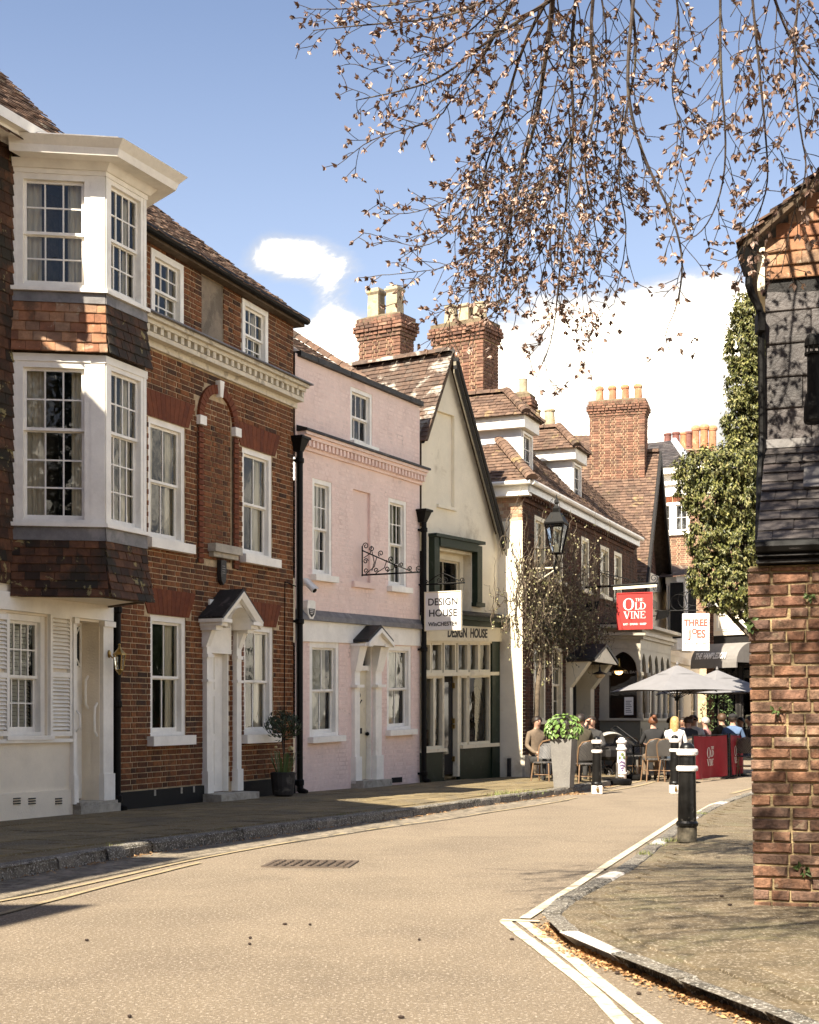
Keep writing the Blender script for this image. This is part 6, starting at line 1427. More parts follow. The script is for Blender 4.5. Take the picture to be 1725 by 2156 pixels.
for r_ in wG[:2]:
    for i in range(9):
        a = r_[0]+(r_[1]-r_[0])*i/9; m.hexa([fg.P(a+.004, -.02, r_[3]+.01), fg.P(a+(r_[1]-r_[0])/9-.004, -.02, r_[3]+.01), fg.P(a+(r_[1]-r_[0])/9-.004, .014, r_[3]+.01), fg.P(a+.004, .014, r_[3]+.01), fg.P(a+.004, -.02, r_[3]+.24), fg.P(a+(r_[1]-r_[0])/9-.004, -.02, r_[3]+.24), fg.P(a+(r_[1]-r_[0])/9-.004, .014, r_[3]+.24), fg.P(a+.004, .014, r_[3]+.24)])
tag(m.build('arch_bricks', RUBBED, G), kind='stuff')
m = MB(); fbox(fg, m, -.3, fg.L, 0, .12, zg(1022), zg(1012)); fbox(fg, m, -.4, fg.L, -.1, .35, zg(1000), zg(985)); fbox(fg, m, -.2, fg.L, -.1, .1, zg(1012), zg(1000)); m.build('cornice', WHITE, G)
m = MB(); fbox(fg, m, -.1, fg.L, 0, .03, zg(1045), zg(1022)); m.build('weatherboard', WHITE, G)
e0, e1 = fg.P(-.5, .4, zg(986)), fg.P(fg.u(1462), .4, zg(986)); r0_ = at(1385, 920, YG+1.5); pk = fg.P(fg.u(1390), -2.6, zg(905))
apx = fg.P(fg.u(1374), -2.4, zof(912, YG+1)); apl = fg.P(-2.5, -2.4, zof(912, YG+1)); e0 = fg.P(-2.5, .4, zg(986))
q_ = Quad(e0, e1, apl, fg.P(fg.u(1462)+.0, -2.4, zof(912, YG+1))); q_.nv = q_.nv if q_.nv.z > 0 else -q_.nv
m = MB(); m.face(e0, e1, apx, apl); m.face(e1, fg.P(fg.u(1462), -5, zg(986)), apx); rG = m.build('roof', LEAD, G)
wt = (apx-apl).length
rc = courses(0, q_.L, 0, q_.H, ch=.2, lens=(.28,), joint=.004, off=(0, .14), keep=lambda u, v: u < q_.L-(q_.L-wt)*v/q_.H-.05)
pieces(q_, [(a, c, d, e+.03) for a, c, d, e in rc], rG, 'slate', SLATE, th=.012, nb=.03, nt=.01, bev=.04, limit=200)
m = MB(); m.tube([e1, apx], .13, 6); m.build('hip_roll', ZINC, rG)
cp = at(1450, 940, 57.); chimney(G, (cp.x, cp.y), (1, -.05), 2.2, .8, 8.5, 12.1, [(-.83, .72, .15, 'round', POTD), (-.5, .76, .15, 'round', POTD), (-.2, .74, .14, 'round', POTR), (-.0, .78, .15, 'round', POTD), (.28, 1.0, .15, 'hood', POTR), (.62, 1.05, .16, 'hood', POTR), (.95, 1.0, .15, 'hood', POTR)], cap=.5, limit=120)
# white shop range on the left of the street end
aW = Vector(ft.P(ft.L+.4, -.3, 0)[:2]); 
W_ = thing('white_shop', 'white painted shops with a first floor bay window beside the pub', 'shop', (7.5, 45.5, 0))
fw_ = Up(Vector((7.25, 43.)), Vector((10.2, 50.6))); zw = lambda py: zof(py, 46.)
hW = [(fw_.u(x0, 0), fw_.u(x1, 0), .3, 3.0) for x0, x1 in ((1402, 1420), (1426, 1440), (1455, 1470))]
sheet(fw_, 0, fw_.L, 0, zw(1225), hW, dep=.2).build('wall', WREND, W_)
for r_ in hW: window(fw_, W_, r_, 2, (2,), n=-.05, fw=.1, sill=.05, back=None, frame=WHITE, deep=.8)
m = MB(); fbox(fw_, m, 0, fw_.L, 0, .25, 3.15, 3.35); fbox(fw_, m, 0, fw_.L, 0, .1, 2.75, 3.15); m.build('fascia_board', WHITE, W_)
a = at(1404, 1300, 44.2); b = at(1446, 1300, 43.6); c = at(1456, 1300, 45.5)
by = [Up(Vector(a[:2]), Vector(b[:2])), Up(Vector(b[:2]), Vector(c[:2]))]
z0, z1 = zof(1345, 44), zof(1228, 44)
for f in by:
    m = MB(); fbox(f, m, 0, f.L, -.3, .02, z0-.35, z0); m.build('bay_apron', WHITE, W_); m = MB(); fbox(f, m, 0, f.L, -.3, .05, z1, z1+.2); m.build('bay_head', WHITE, W_)
    window(f, W_, (0.02, f.L-.02, z0, z1), 2, (2, 2), n=.0, fw=.06, sill=.06, back='curtain', deep=.5)
m = MB(); o0 = by[0].P(-.15, .2, z1+.2); o1 = by[0].P(by[0].L+.1, .2, z1+.2); o2 = by[1].P(by[1].L, .1, z1+.2); r_ = at(1410, 1188, 46.5)
m.mesh([o0, o1, o2, r_, r_+Vector((.8, .6, 0)), o0+Vector((0, 2, 0))], [(0, 1, 4, 3), (1, 2, 4), (0, 3, 5)]); m.build('bay_roof', TILE, W_)
# shop with grey awning
H_ = thing('awning_shop', 'dark fronted corner shop under a grey awning reading The Hambledon', 'shop', tuple(at(1540, 1600, 47)))
YH = 47.; hA, hB = at(1488, 1500, YH+.5), at(1680, 1500, YH-2); fh = Up(Vector(hA[:2]), Vector(hB[:2])); zh = lambda py: zof(py, YH)
hwin = [(fh.u(1500), fh.u(1528), .6, zh(1400)), (fh.u(1556), fh.u(1590), .6, zh(1400)), (fh.u(1532), fh.u(1552), .1, zh(1400))]
up_ = [(fh.u(1513), fh.u(1536), zh(1325), zh(1290)), (fh.u(1562), fh.u(1590), zh(1325), zh(1290))]
sheet(fh, 0, fh.L, 0, zh(1268), hwin+up_, dep=.2).build('wall', BLACKW, H_)
rcH = courses(0, fh.u(1505)-.03, 0, zh(1270), off=(0, .156)); pieces(fh, rcH, H_, 'brick', BRICKC, th=.02, nb=.012, bev=.08, limit=200)
m = MB(); fbox(fh, m, fh.u(1505), fh.L, .01, .06, zh(1338), zh(1272)); m.build('upper_panel', WREND, H_)
m = MB(); fbox(fh, m, fh.u(1500), fh.L, 0, .3, zh(1278), zh(1266)); m.build('cornice', WHITE, H_)
for r_ in up_: window(fh, H_, r_, 2, (2,), n=.08, fw=.08, sill=.05, back=None)
for r_ in hwin: window(fh, H_, r_, 1, (1,), n=-.05, fw=.08, frame=DLEAD, sill=.0, back=None, deep=1.)
m = MB(); xa, xb = fh.u(1494), fh.u(1590)
AWN = M('grey awning canvas', (.20, .185, .17), .9, var=.08)
K = 10; vs = []
for j in range(K+1):
    t = j/K; n_ = 1.0*math.sin(t*1.57); z = zh(1355)-(zh(1355)-zh(1398))*(1-math.cos(t*1.57))
    vs += [fh.P(xa, n_+.05, z), fh.P(xb, n_+.05, z)]
m.mesh(vs, [(2*j, 2*j+1, 2*j+3, 2*j+2) for j in range(K)]); m.face(vs[0], *[vs[2*j] for j in range(1, K+1)], fh.P(xa, .05, zh(1398))); m.face(vs[1], *[vs[2*j+1] for j in range(1, K+1)], fh.P(xb, .05, zh(1398)))
aw_ = m.build('awning', AWN, H_)
m = MB(); fbox(fh, m, xa, xb, 1.0, 1.06, zh(1409), zh(1398)); m.build('valance', AWN, aw_)
zt_, zb2 = zh(1355), zh(1398)
def awp(x, z, o): 
    c_ = max(-1, min(1, 1-(zt_-z)/(zt_-zb2))); return fh.P(x, math.sin(math.acos(c_))+.10+o, z)
text_mesh('THE HAMBLEDON', .34, lambda x, y, z: awp((xa+xb)/2-.12+x*.42, zh(1384)+y*.8, z), 'lettering', LETW, aw_, bold=.014)
for i, x in enumerate((1510, 1540, 1572)):
    c0 = fh.P(fh.u(x), -.4, .62); t_ = thing('shop_goods', ['pale stacked goods in the left awning shop window', 'white poster board in the awning shop doorway', 'cream cushions stacked in the right awning shop window'][i], 'goods', tuple(c0)); m = MB()
    for k in range(4): m.box(c0.x-.25, c0.x+.25, c0.y-.1, c0.y+.1, c0.z+.22*k, c0.z+.2+.22*k, .03)
    m.build('pile', [DISP[1], SWHITE, CREAM][i], t_)
# backing hill of roofs and trees is hidden; close the gap at the far end
# ------------------------------------------------------------------ J: outbuilding on the right
aJ = Vector((2.185, 9.04)); dJ = Vector((.95, -.31)).normalized()
fj = Up(aJ, aJ+dJ*3.0); J = thing('slate_hung_building', 'weathered brick building with slate roof and orange tiled gable at right edge', 'building', (aJ.x+1, aJ.y+1, 0)); jP = fj.P
zw_ = zof(1192, 9.04)
m = MB(); m.hexa([jP(0.02, -1.1, -.1), jP(3, -1.1, -.1), jP(3, -.012, -.1), jP(.012, -.012, -.1), jP(-.02, -1.1, zw_), jP(3, -1.1, zw_), jP(3, -.012, zw_), jP(-.028, -.012, zw_)]); m.build('wall', MORTARW, J)
class Lean:
    nv = fj.nv
    def P(s, u, n, v): return jP(u-.045*v/zw_*(1 if u < .1 else 0), n, v)
rcJ = []
v = .05; row = 0
while v < zw_-.03:
    h = min(.074*R.uniform(.96, 1.05), zw_-v); seq = R.choice([(.215, .1025), (.1025, .215), (.215, .1025, .215), (.1025, .1025, .215), (.215, .215, .1025)]) if R.random() < .4 else ((.215, .1025) if row % 2 else (.1025, .215))
    u = 0; k = 0
    while u < 2.2:
        l = seq[k % len(seq)]*R.uniform(.9, 1.08); rcJ.append((u, u+l, v, v+h-.013)); u += l+R.uniform(.009, .016); k += 1
    v += h; row += 1
rcJ = [(a-.04*c/zw_ if a == 0 else a, b, c, d) for a, b, c, d in rcJ]
pieces(fj, rcJ, J, 'brick', BRICKW, th=.05, nb=.006, jit=.008, bev=.10, limit=290, twist=.012, wob=.04)
# displaced corner bricks, ferns
ug = fj.u(1591, .1)
m = MB(); fbox(fj, m, ug, 3, -.3, .07, zw_+.01, zw_+.03); fbox(fj, m, ug+.015, 3, -.3, .03, zw_+.03, zw_+.10); wp_ = m.build('wall_plate', BLACKW, J)
m = MB(); m.tube([jP(ug, .08, zw_+.11), jP(3, .08, zw_+.11)], .045, 8); m.build('gutter', IRON, J)
zlt = zw_+.13; b1 = 1.0; p_ = .80
lean = Quad(jP(ug+.005, .10, zlt-.06), jP(3, .10, zlt-.06), jP(.0, -b1, zlt+p_*b1), jP(3, -b1, zlt+p_*b1)); lean.nv = lean.nv if lean.nv.z > 0 else -lean.nv
m = MB(); m.face(jP(ug+.01, .1, zlt-.08), jP(3, .1, zlt-.08), jP(3, -b1, zlt+p_*b1-.02), jP(0, -b1, zlt+p_*b1-.02)); m.face(jP(ug+.01, .08, zlt-.1), jP(.0, -b1, zlt+p_*b1-.05), jP(0, -b1, zlt-.1)); lr = m.build('lean_to_roof', DLEAD, J)
rc = []; v = 0.; row = 0
while v < lean.H-.02:
    h = .128*R.uniform(.93, 1.07); u = -R.uniform(0, .1) if row % 2 else 0; 
    while u < 2.0: l = R.uniform(.13, .25); rc.append((max(u, -.0), u+l, v, v+h+.03)); u += l+.003
    v += h; row += 1
pieces(lean, [r for r in rc if r[1]-r[0] > .03], lr, 'slate', SLATE, th=.008, nb=.026, nt=.008, jit=.003, bev=.03, limit=180, twist=.005, wob=.02)
ztp = zlt+p_*b1; zb_ = zof(623, 10.0)
m = MB(); ze_ = zof(508, 9.9)-.1; m.hexa([jP(0, -b1-.3, zlt-.4), jP(2.6, -b1-.3, zlt-.4), jP(2.6, -b1-.02, zlt-.4), jP(0, -b1-.02, zlt-.4), jP(0, -b1-.3, ze_), jP(2.6, -b1-.3, ze_+.8*2.6), jP(2.6, -b1-.02, ze_+.8*2.6), jP(0, -b1-.02, ze_)]); m.build('gable_core', DLEAD, J)
m = MB(); fbox(fj, m, -.01, 3, -b1-.02, -b1+.05, ztp-.01, ztp+.05); m.build('lead_flashing', LEAD, J)
gw = Quad(jP(0, -b1, ztp+.05), jP(3, -b1, ztp+.05), jP(0, -b1, zb_), jP(3, -b1, zb_)); gw.nv = fj.nv
rc = []; v = 0.
while v < gw.H-.02:
    h = min(.215*R.uniform(.95, 1.08), gw.H-v+.01); u = 0.
    while u < 2.0: l = R.uniform(.22, .42); rc.append((u, u+l, v, v+h+.01)); u += l+.004
    v += h
pieces(gw, rc, J, 'hung_slate', SLATE, th=.01, nb=.022, nt=.01, jit=.003, bev=.025, limit=60, twist=.006, wob=.015)
m = MB(); fbox(fj, m, -.02, 3, -b1-.02, -b1+.012, zb_, zb_+.1); m.build('shadow_board', BLACKW, J)  # black timber band between the slates and the hung tiles
ev_z = zof(508, 9.9); sl = .80
gk = lambda u, v: v+zb_+.1 < ev_z+sl*(u+.12)-.06
gt = Quad(jP(0, -b1, zb_+.1), jP(3, -b1, zb_+.1), jP(0, -b1, zb_+2.6), jP(3, -b1, zb_+2.6)); gt.nv = fj.nv
rc = courses(0, 2.2, 0, 2.4, ch=.095, lens=(.165,), joint=.002, rnd=.06, off=(0, .083), keep=gk)
pieces(gt, [(a, b, c, d+.015) for a, b, c, d in rc], J, 'hung_tile', HUNG, th=.014, nb=.034, nt=.014, jit=.005, bev=.06, limit=230, twist=.008, wob=.03)
# verge and roof of the gable
e = lambda u, n, o: jP(u, n, ev_z+sl*(u+.12)+o)
m = MB(); m.hexa([e(-.14, -b1-2.5, -.03), e(2.6, -b1-2.5, -.03), e(2.6, -b1+.12, -.03), e(-.14, -b1+.12, -.03), e(-.14, -b1-2.5, .03), e(2.6, -b1-2.5, .03), e(2.6, -b1+.12, .03), e(-.14, -b1+.12, .03)]); rj = m.build('gable_roof', MORTARD, J)
qj = Quad(e(-.17, -b1-2.5, .02), e(-.17, -b1+.14, .02), e(2.5, -b1-2.5, .02), e(2.5, -b1+.14, .02)); qj.nv = qj.nv if qj.nv.z > 0 else -qj.nv
rc = courses(0, qj.L, 0, qj.H, ch=.1, lens=(.165,), joint=.003, rnd=.06, off=(0, .083)); pieces(qj, [(a, c, d, f+.03) for a, c, d, f in rc], rj, 'roof_tile', TILE, th=.016, nb=.04, nt=.014, jit=.008, bev=.05, limit=200, twist=.01, wob=.03)
m = MB(); m.face(jP(0, -b1-.02, zb_+.1), jP(.35, -b1-.02, zb_+.1), jP(.35, -b1-.02, ev_z+.2), jP(-.02, -b1-.02, ev_z)); m.build('soffit', CREAM, J)
m = MB(); fbox(fj, m, -.05, -.0, -b1-2.4, -b1+.06, zb_+.02, ev_z-.03); m.build('flank_board', CREAM, J)
# hopper, swan neck and down pipe
m = MB(); zq = lambda py: zof(py, 9.95)
c = at(1572, 540, 9.95); 
m.mesh([c+Vector(v) for v in ((-.01, -.04, -.13), (.05, -.04, -.13), (.05, .04, -.13), (-.01, .04, -.13), (-.06, -.06, .05), (.08, -.06, .05), (.08, .06, .05), (-.06, .06, .05))], [(3, 2, 1, 0), (4, 5, 6, 7), (0, 1, 5, 4), (1, 2, 6, 5), (2, 3, 7, 6), (3, 0, 4, 7)])
m.tube([c+Vector((.02, 0, -.14)), at(1577, 600, 9.95), at(1583, 620, 9.95), at(1597, 645, 9.95), at(1601, 660, 9.95)], .028, 8)
p0 = at(1592, 661, 9.95); p1 = at(1609, 703, 9.95); m.box(p0.x, p1.x, 9.89, 10.0, p1.z, p0.z, .01)
m.tube([at(1603, 700, 9.95), at(1605, 920, 9.95), at(1601, 1000, 9.8), at(1598, 1145, 9.35)], .026, 8); m.build('downpipe', IRON, J)
# flue terminal
FLU = thing('boiler_flue', 'black boiler flue pipe on the slate wall at right edge', 'flue', tuple(at(1714, 885, 9.6)))
c = at(1714, 885, 9.62); m = MB(); m.lathe([(.062, -.02), (.068, .0), (.066, .09), (.06, .12), (.055, .18)], c, 16); fb_ = m.build('socket', IRON, FLU, smooth=False)
m = MB(); m.lathe([(.045, .1), (.045, .45)], c, 16); m.build('pipe', IRON, FLU)
m = MB(); m.lathe([(.062, .44), (.064, .455), (.045, .46)], c, 16); m.lathe([(.064, .50), (.06, .545), (.045, .575), (.03, .58)], c, 16)
for k in range(10): a_ = k*.6283; m.box(c.x+.055*math.cos(a_)-.004, c.x+.055*math.cos(a_)+.004, c.y+.055*math.sin(a_)-.004, c.y+.055*math.sin(a_)+.004, c.z+.455, c.z+.50)
m.build('cowl', IRON, FLU)
m = MB(); b_ = lean.P(lean.L*.5, .03, .4); q0 = at(1660, 910, 9.75); m.hexa([lean.P(.27, .034, .75), lean.P(.7, .034, .75), lean.P(.7, .04, .75), lean.P(.27, .04, .75), lean.P(.27, .034, 1.02), lean.P(.7, .034, 1.02), lean.P(.7, .04, 1.02), lean.P(.27, .04, 1.02)]); m.build('lead_slate', LEAD, J)
# ------------------------------------------------------------------ hanging signs
def sign_plane(fac, u, n0, z0, face=-1):
    """board standing out from a wall: x along the wall normal, y up, z towards the camera"""
    o = fac.P(u, 0, 0); nx = fac.nv; t = Vector((-fac.d.x, -fac.d.y, 0))
    return lambda x, y, z: Vector((o.x, o.y, 0))+nx*(n0+x)+Vector((0, 0, z0+y))+t*z
def board(name, label, cat, fn, W, H, th, mat, rim=None, rw=.03):
    loc = fn(W/2, 0, 0); S = thing(name, label, cat, tuple(loc)); m = MB()
    m.hexa([fn(0, 0, -th/2), fn(W, 0, -th/2), fn(W, 0, th/2), fn(0, 0, th/2), fn(0, H, -th/2), fn(W, H, -th/2), fn(W, H, th/2), fn(0, H, th/2)]); m.build('panel', mat, S)
    if rim:
        m = MB()
        for a, b, c, d in ((-rw, W+rw, -rw, 0), (-rw, W+rw, H, H+rw), (-rw, 0, 0, H), (W, W+rw, 0, H)): m.hexa([fn(a, c, -th), fn(b, c, -th), fn(b, c, th), fn(a, c, th), fn(a, d, -th), fn(b, d, -th), fn(b, d, th), fn(a, d, th)])
        m.build('frame', rim, S)
    return S
# Design House
uD = fc.L-.02; Yd = fc.P(uD, .5, 0).y; zD = zof(1326, Yd); fn = sign_plane(fc, uD, .15, zD)
W, H = .73, zof(1247, Yd)-zD
DS = board('hanging_sign', 'white hanging sign reading Design House Winchester under a black bracket', 'sign', fn, W, H, .03, SWHITE, CREAM, .018)
for txt, y, sz, wd in (('DESIGN', .74, .185, .98), ('HOUSE', .44, .185, 1.), ('WInCHESTER', .15, .105, .98)):
    text_mesh(txt, sz, lambda x, yy, z: fn(W/2+x*wd, H*y+yy, .02+z), 'lettering', INK, DS, bold=.002)
BR = thing('sign_bracket', 'black scrolled iron bar carrying the Design House sign', 'sign bracket', tuple(fn(0, H, 0)))
m = MB(); m.tube([fn(-.15, H+.16, 0), fn(W+.08, H+.16, 0)], .016, 6); m.build('bar', IRON, BR)
m = MB(); fp = lambda x, z: fn(x, H+.16+z, 0)
for x, r, a0, sg in ((.0, .05, 4.7, -1), (.28, .06, 4.7, 1), (.42, .06, 4.7, -1), (.75, .05, 4.7, 1)): spiral(m, fp, x, r, r, 1.4, a0, sg)
m.tube([fp(.05, .04), fp(.2, .14), fp(.35, .2), fp(.5, .14), fp(.7, .04)], .01, 5); m.build('scrollwork', IRON, BR)
m = MB()
for x in (.1, .63): m.tube([fn(x, H, 0), fn(x, H+.16, 0)], .006, 5)
m.build('hanger', IRON, BR)
# The Old Vine
uO = 4.9; Yo = fe.P(uO, 1., 0).y; zO = zof(1324, Yo); nO = .0
while CX+FOC*fe.P(uO, nO, 0).x/fe.P(uO, nO, 0).y < 1301: nO += .01
W = .0
while CX+FOC*fe.P(uO, nO+W, 0).x/fe.P(uO, nO+W, 0).y < 1372: W += .01
H = zof(1250, Yo)-zO; fo = sign_plane(fe, uO, nO, zO)
OS = board('hanging_sign', 'red pub sign reading The Old Vine with white capitals', 'sign', fo, W, H, .03, REDS, REDS, .022)
it = lambda ch, a, b, c, d: (ch, (a-715)/230*W, (905-d)/250*H, (b-a)/230*W, (d-c)/250*H)
serif_mesh([it('O', 752, 826, 688, 774), it('L', 832, 864, 720, 770), it('D', 866, 906, 720, 770), it('V', 756, 800, 782, 833), it('I', 803, 818, 782, 833), it('N', 822, 864, 782, 833), it('E', 868, 904, 782, 833), it('T', 835, 851, 690, 712), it('H', 853, 871, 690, 712), it('E', 873, 888, 690, 712)], lambda x, y, z: fo(x, y, .018+z), 'lettering', LETW, OS)
text_mesh('EAT · DRINK · SLEEP', .062, lambda x, y, z: fo(W*.505+x, H*.125+y, .018+z), 'strapline', LETW, OS, bold=.0015)
OB = thing('sign_bracket', 'black and white pub sign beam with iron scrolls on top', 'sign bracket', tuple(fo(0, H, 0)))
m = MB(); m.hexa([fo(-.1, H+.1, -.05), fo(W+.12, H+.13, -.05), fo(W+.12, H+.13, .05), fo(-.1, H+.1, .05), fo(-.1, H+.16, -.04), fo(W+.12, H+.19, -.04), fo(W+.12, H+.19, .04), fo(-.1, H+.16, .04)]); m.build('beam', CREAM, OB)
m = MB(); m.tube([fo(-nO, H+.18, 0), fo(W+.14, H+.22, 0)], .03, 6); m.build('bar', IRON, OB)
m = MB(); fp = lambda x, z: fo(x, H+.22+z, 0)
for x, z, r, a0, sg in ((-.5, .3, .12, 4.7, 1), (-.25, .25, .1, 4.7, -1), (-.05, .16, .08, 4.7, 1), (.2, .1, .07, 4.7, 1), (.38, .08, .06, 4.7, -1), (.55, .1, .06, 4.7, 1), (W+.05, .12, .1, 4.7, 1), (W+.1, -.12, .08, 1.5, 1)): spiral(m, fp, x, z, r, 1.4, a0, sg, .008)
m.tube([fp(-nO, .55), fp(-.4, .3), fp(.1, .16), fp(.5, .02)], .01, 5); m.tube([fp(.5, 0), fp(.5, .22)], .01, 5); m.build('scrollwork', IRON, OB)
m = MB()
for x in (.12, W-.12): m.tube([fo(x, H, 0), fo(x, H+.12, 0)], .01, 5)
m.build('hanger', IRON, OB)
# Three Joes
Yj = 38.; p0 = at(1437, 1370, Yj); p1 = at(1494, 1370, Yj-.3); W = (p1-p0).length; H = zof(1292, Yj)-zof(1370, Yj); xd = (p1-p0).normalized(); td = Vector((xd.y, -xd.x, 0))
fj_ = lambda x, y, z: p0+xd*x+Vector((0, 0, y))+td*z
JS = board('hanging_sign', 'white hanging sign reading Three Joes in rust red letters', 'sign', fj_, W, H, .03, SWHITE)
for txt, x, y, sz in (('THREE', .5, .74, .25), ('J', .29, .44, .29), ('O', .46, .51, .2), ('ES', .70, .44, .29)): text_mesh(txt, sz, lambda a, b, z: fj_(W*x+a*.86, H*y+b, .018+z), 'lettering', RUST, JS, bold=.009)
text_mesh('sourdough pizza', .075, lambda a, b, z: fj_(W*.5+a*1.2, H*.2+b, .018+z), 'strapline', INK, JS); m = MB(); m.hexa([fj_(W*.1, H*.13, .016), fj_(W*.9, H*.13, .016), fj_(W*.9, H*.13, .02), fj_(W*.1, H*.13, .02), fj_(W*.1, H*.138, .016), fj_(W*.9, H*.138, .016), fj_(W*.9, H*.138, .02), fj_(W*.1, H*.138, .02)]); m.build('rule', INK, JS)
m = MB(); m.tube([fj_(-.75, H+.08, 0), fj_(W*.6, H+.08, 0)], .018, 6)
m2 = MB()
for x in (.1, W*.5): m2.tube([fj_(x, H, 0), fj_(x, H+.08, 0)], .01, 5)
for k in range(3):
    r = .22; m2.tube([fj_(-.1+.2*k+r*math.cos(t*.52), H+.3+.06*k+r*math.sin(t*.52), 0) for t in range(13)], .01, 5)
JB = thing('sign_bracket', 'black ringed iron bracket above the Three Joes sign', 'sign bracket', tuple(fj_(0, H, 0))); m.build('bar', IRON, JB); m2.build('scrollwork', IRON, JB)
# flood lamps by the pub bay
for i, (px, py, Y) in enumerate(((1394, 1296, 36.5), (1243, 1280, 32.6))):
    c = at(px, py, Y); t = thing('flood_lamp', ['black square flood lamp angled beside the first floor bay window', 'dark flood lamp on the inn wall low down left of the red sign'][i], 'lamp', tuple(c))
    m = MB(); m.hexa([c+Vector(v) for v in ((-.16, -.1, -.12), (.14, -.1, -.05), (.14, .1, -.05), (-.16, .1, -.12), (-.1, -.1, .1), (.2, -.1, .16), (.2, .1, .16), (-.1, .1, .1))]); m.build('housing', IRON, t); m = MB(); m.tube([c, c+Vector((-.35, .25, .0))], .015, 5); m.build('arm', IRON, t)
# ------------------------------------------------------------------ street lantern on the inn wall
c = at(1172, 1165, 29.6); LT = thing('street_lantern', 'large black framed glass street lantern held out from the inn wall', 'street lamp', tuple(c))
b0, b1, hh = .15, .245, .60
m = MB()
cor = lambda b, k: Vector((c.x+b*1.414*math.cos(k*math.pi/2+math.pi/4-.38), c.y+b*1.414*math.sin(k*math.pi/2+math.pi/4-.38), 0))
for k in range(4):
    p, q = cor(b0*.62, k), cor(b1*.8, k); m.tube([Vector((p.x, p.y, c.z)), Vector((q.x, q.y, c.z+hh))], .018, 4)
    p2, q2 = cor(b0*.62, k+1), cor(b1*.8, k+1); m.tube([Vector((p.x, p.y, c.z)), Vector((p2.x, p2.y, c.z))], .018, 4); m.tube([Vector((q.x, q.y, c.z+hh)), Vector((q2.x, q2.y, c.z+hh))], .022, 4)
m.build('frame', IRON, LT)
m = MB(); m.lathe([(b1*.85*1.41, hh), (b1*.86*1.41, hh+.03), (b1*.4*1.41, hh+.24), (b1*.25*1.41, hh+.26), (b1*.28*1.41, hh+.33), (.05, hh+.38), (.03, hh+.42), (.06, hh+.45), (.05, hh+.5), (.015, hh+.54), (.01, hh+.62)], c, 4, False, math.pi/4-.38); m.build('roof', IRON, LT)
m = MB()
for k in range(4):
    p, q, p2, q2 = cor(b0*.6, k), cor(b1*.78, k), cor(b0*.6, k+1), cor(b1*.78, k+1); z0, z1 = Vector((0, 0, c.z+.02)), Vector((0, 0, c.z+hh-.02)); m.face(p+z0, p2+z0, q2+z1, q+z1)
m.build('glazing', GLASS, LT)
m = MB(); m.lathe([(.04, .02), (.05, .12), (.03, .2)], c, 8); m.build('burner', CREAM, LT)
m = MB(); m.tube([c, c+Vector((0, 0, -.12)), c+Vector((-.05, .0, -.28)), c+Vector((-.02, 0, -.42))], .03, 6); w_ = c+Vector((-.12, .05, -.36)); m.build('stem', IRON, LT)
m = MB(); d_ = fe.nv; m.tube([c+Vector((.02, 0, -.3)), c+Vector((.02, 0, -.3))-d_*.75], .022, 6); m.tube([c+Vector((0, 0, -.32)), c-d_*.7+Vector((0, 0, -.75))], .015, 6); m.build('arm', CREAM, LT)
# ------------------------------------------------------------------ bollards, planter
def bollard(name, label, loc, H, r, base='white', deco=False, group=None):
    t = thing(name, label, 'bollard', tuple(loc), group=group, world=False)
    col = WPAINT if deco else IRONW
    m = MB(); m.lathe([(r*1.0, 0), (r*1.0, .14*H), (r*.98, .2*H), (r*.9, .75*H), (r*.88, .92*H), (r*.7, .97*H), (r*.45, .99*H)], (0, 0, 0), 24); m.build('post', col, t, smooth=True)
    m = MB(); m.lathe([(r*.8, .93*H), (r*.78, .955*H), (r*.62, .985*H), (r*.3, H), (.005, H*1.003)], (0, 0, 0), 20); m.build('cap', WPAINT if deco else IRONW, t, smooth=True)
    for z, w in ((.72, .05), (.88, .06)):
        m = MB(); m.lathe([(r*.9, (z-.01)*H), (r*1.12, z*H), (r*1.16, (z+w*.5)*H), (r*1.1, (z+w*.9)*H), (r*.88, (z+w)*H)], (0, 0, 0), 24); m.build('band', WPAINT, t)
    m = MB(); m.lathe([(r*1.0, .15*H), (r*1.16, .165*H), (r*1.18, .19*H), (r*1.04, .21*H)], (0, 0, 0), 24); m.build('collar', col, t)
    m = MB()
    if base == 'white':
        m.box(-r*1.06, r*1.06, -r*1.06, r*1.06, 0, .15*H, .01); m.build('socket', WPAINT, t)
        m = MB(); m.box(-.022, .022, -r*1.06-.03, -r*1.06, .05, .1, .006); m.tube([(-.014, -r*1.06-.015, .1), (-.014, -r*1.06-.015, .13), (0, -r*1.06-.015, .145), (.014, -r*1.06-.015, .13), (.014, -r*1.06-.015, .1)], .005, 5); m.build('padlock', BRASS, t)
    elif base == 'stub': m.lathe([(r*1.02, 0), (r*1.02, .145*H)], (0, 0, 0), 24); m.build('socket', M('bare cast iron', (.10, .085, .06), .8, var=.4, vs=14, bump=.5), t)
    if deco:
        GR = M('painted purple grapes', (.16, .10, .22), .5, var=.3); LG = M('painted vine leaf', (.16, .2, .08), .5)
        for k, (a, z) in enumerate(((-.5, .42), (-.2, .45), (.1, .44), (.4, .42), (-.35, .36), (0, .37), (.25, .36), (-.1, .3), (.12, .31), (.5, .35), (.02, .25))):
            m = MB(); m.ball((r*.93*math.sin(a), -r*.93*math.cos(a), z*H), .024, 1, .5, 1, 8, 5); m.build('grape', GR, t)
        for a, z in ((-.5, .54), (.35, .55), (.0, .62)):
            m = MB(); m.ball((r*.93*math.sin(a), -r*.93*math.cos(a), z*H), .03, 1.1, .35, 1.3, 8, 5); m.build('leaf', LG, t)
    return t
p = gz(1447, 1772); bollard('bollard', 'large black bollard with two white bands on the right kerb', (p.x, p.y, zr(p.x, p.y)), 1.02, .098, 'stub')
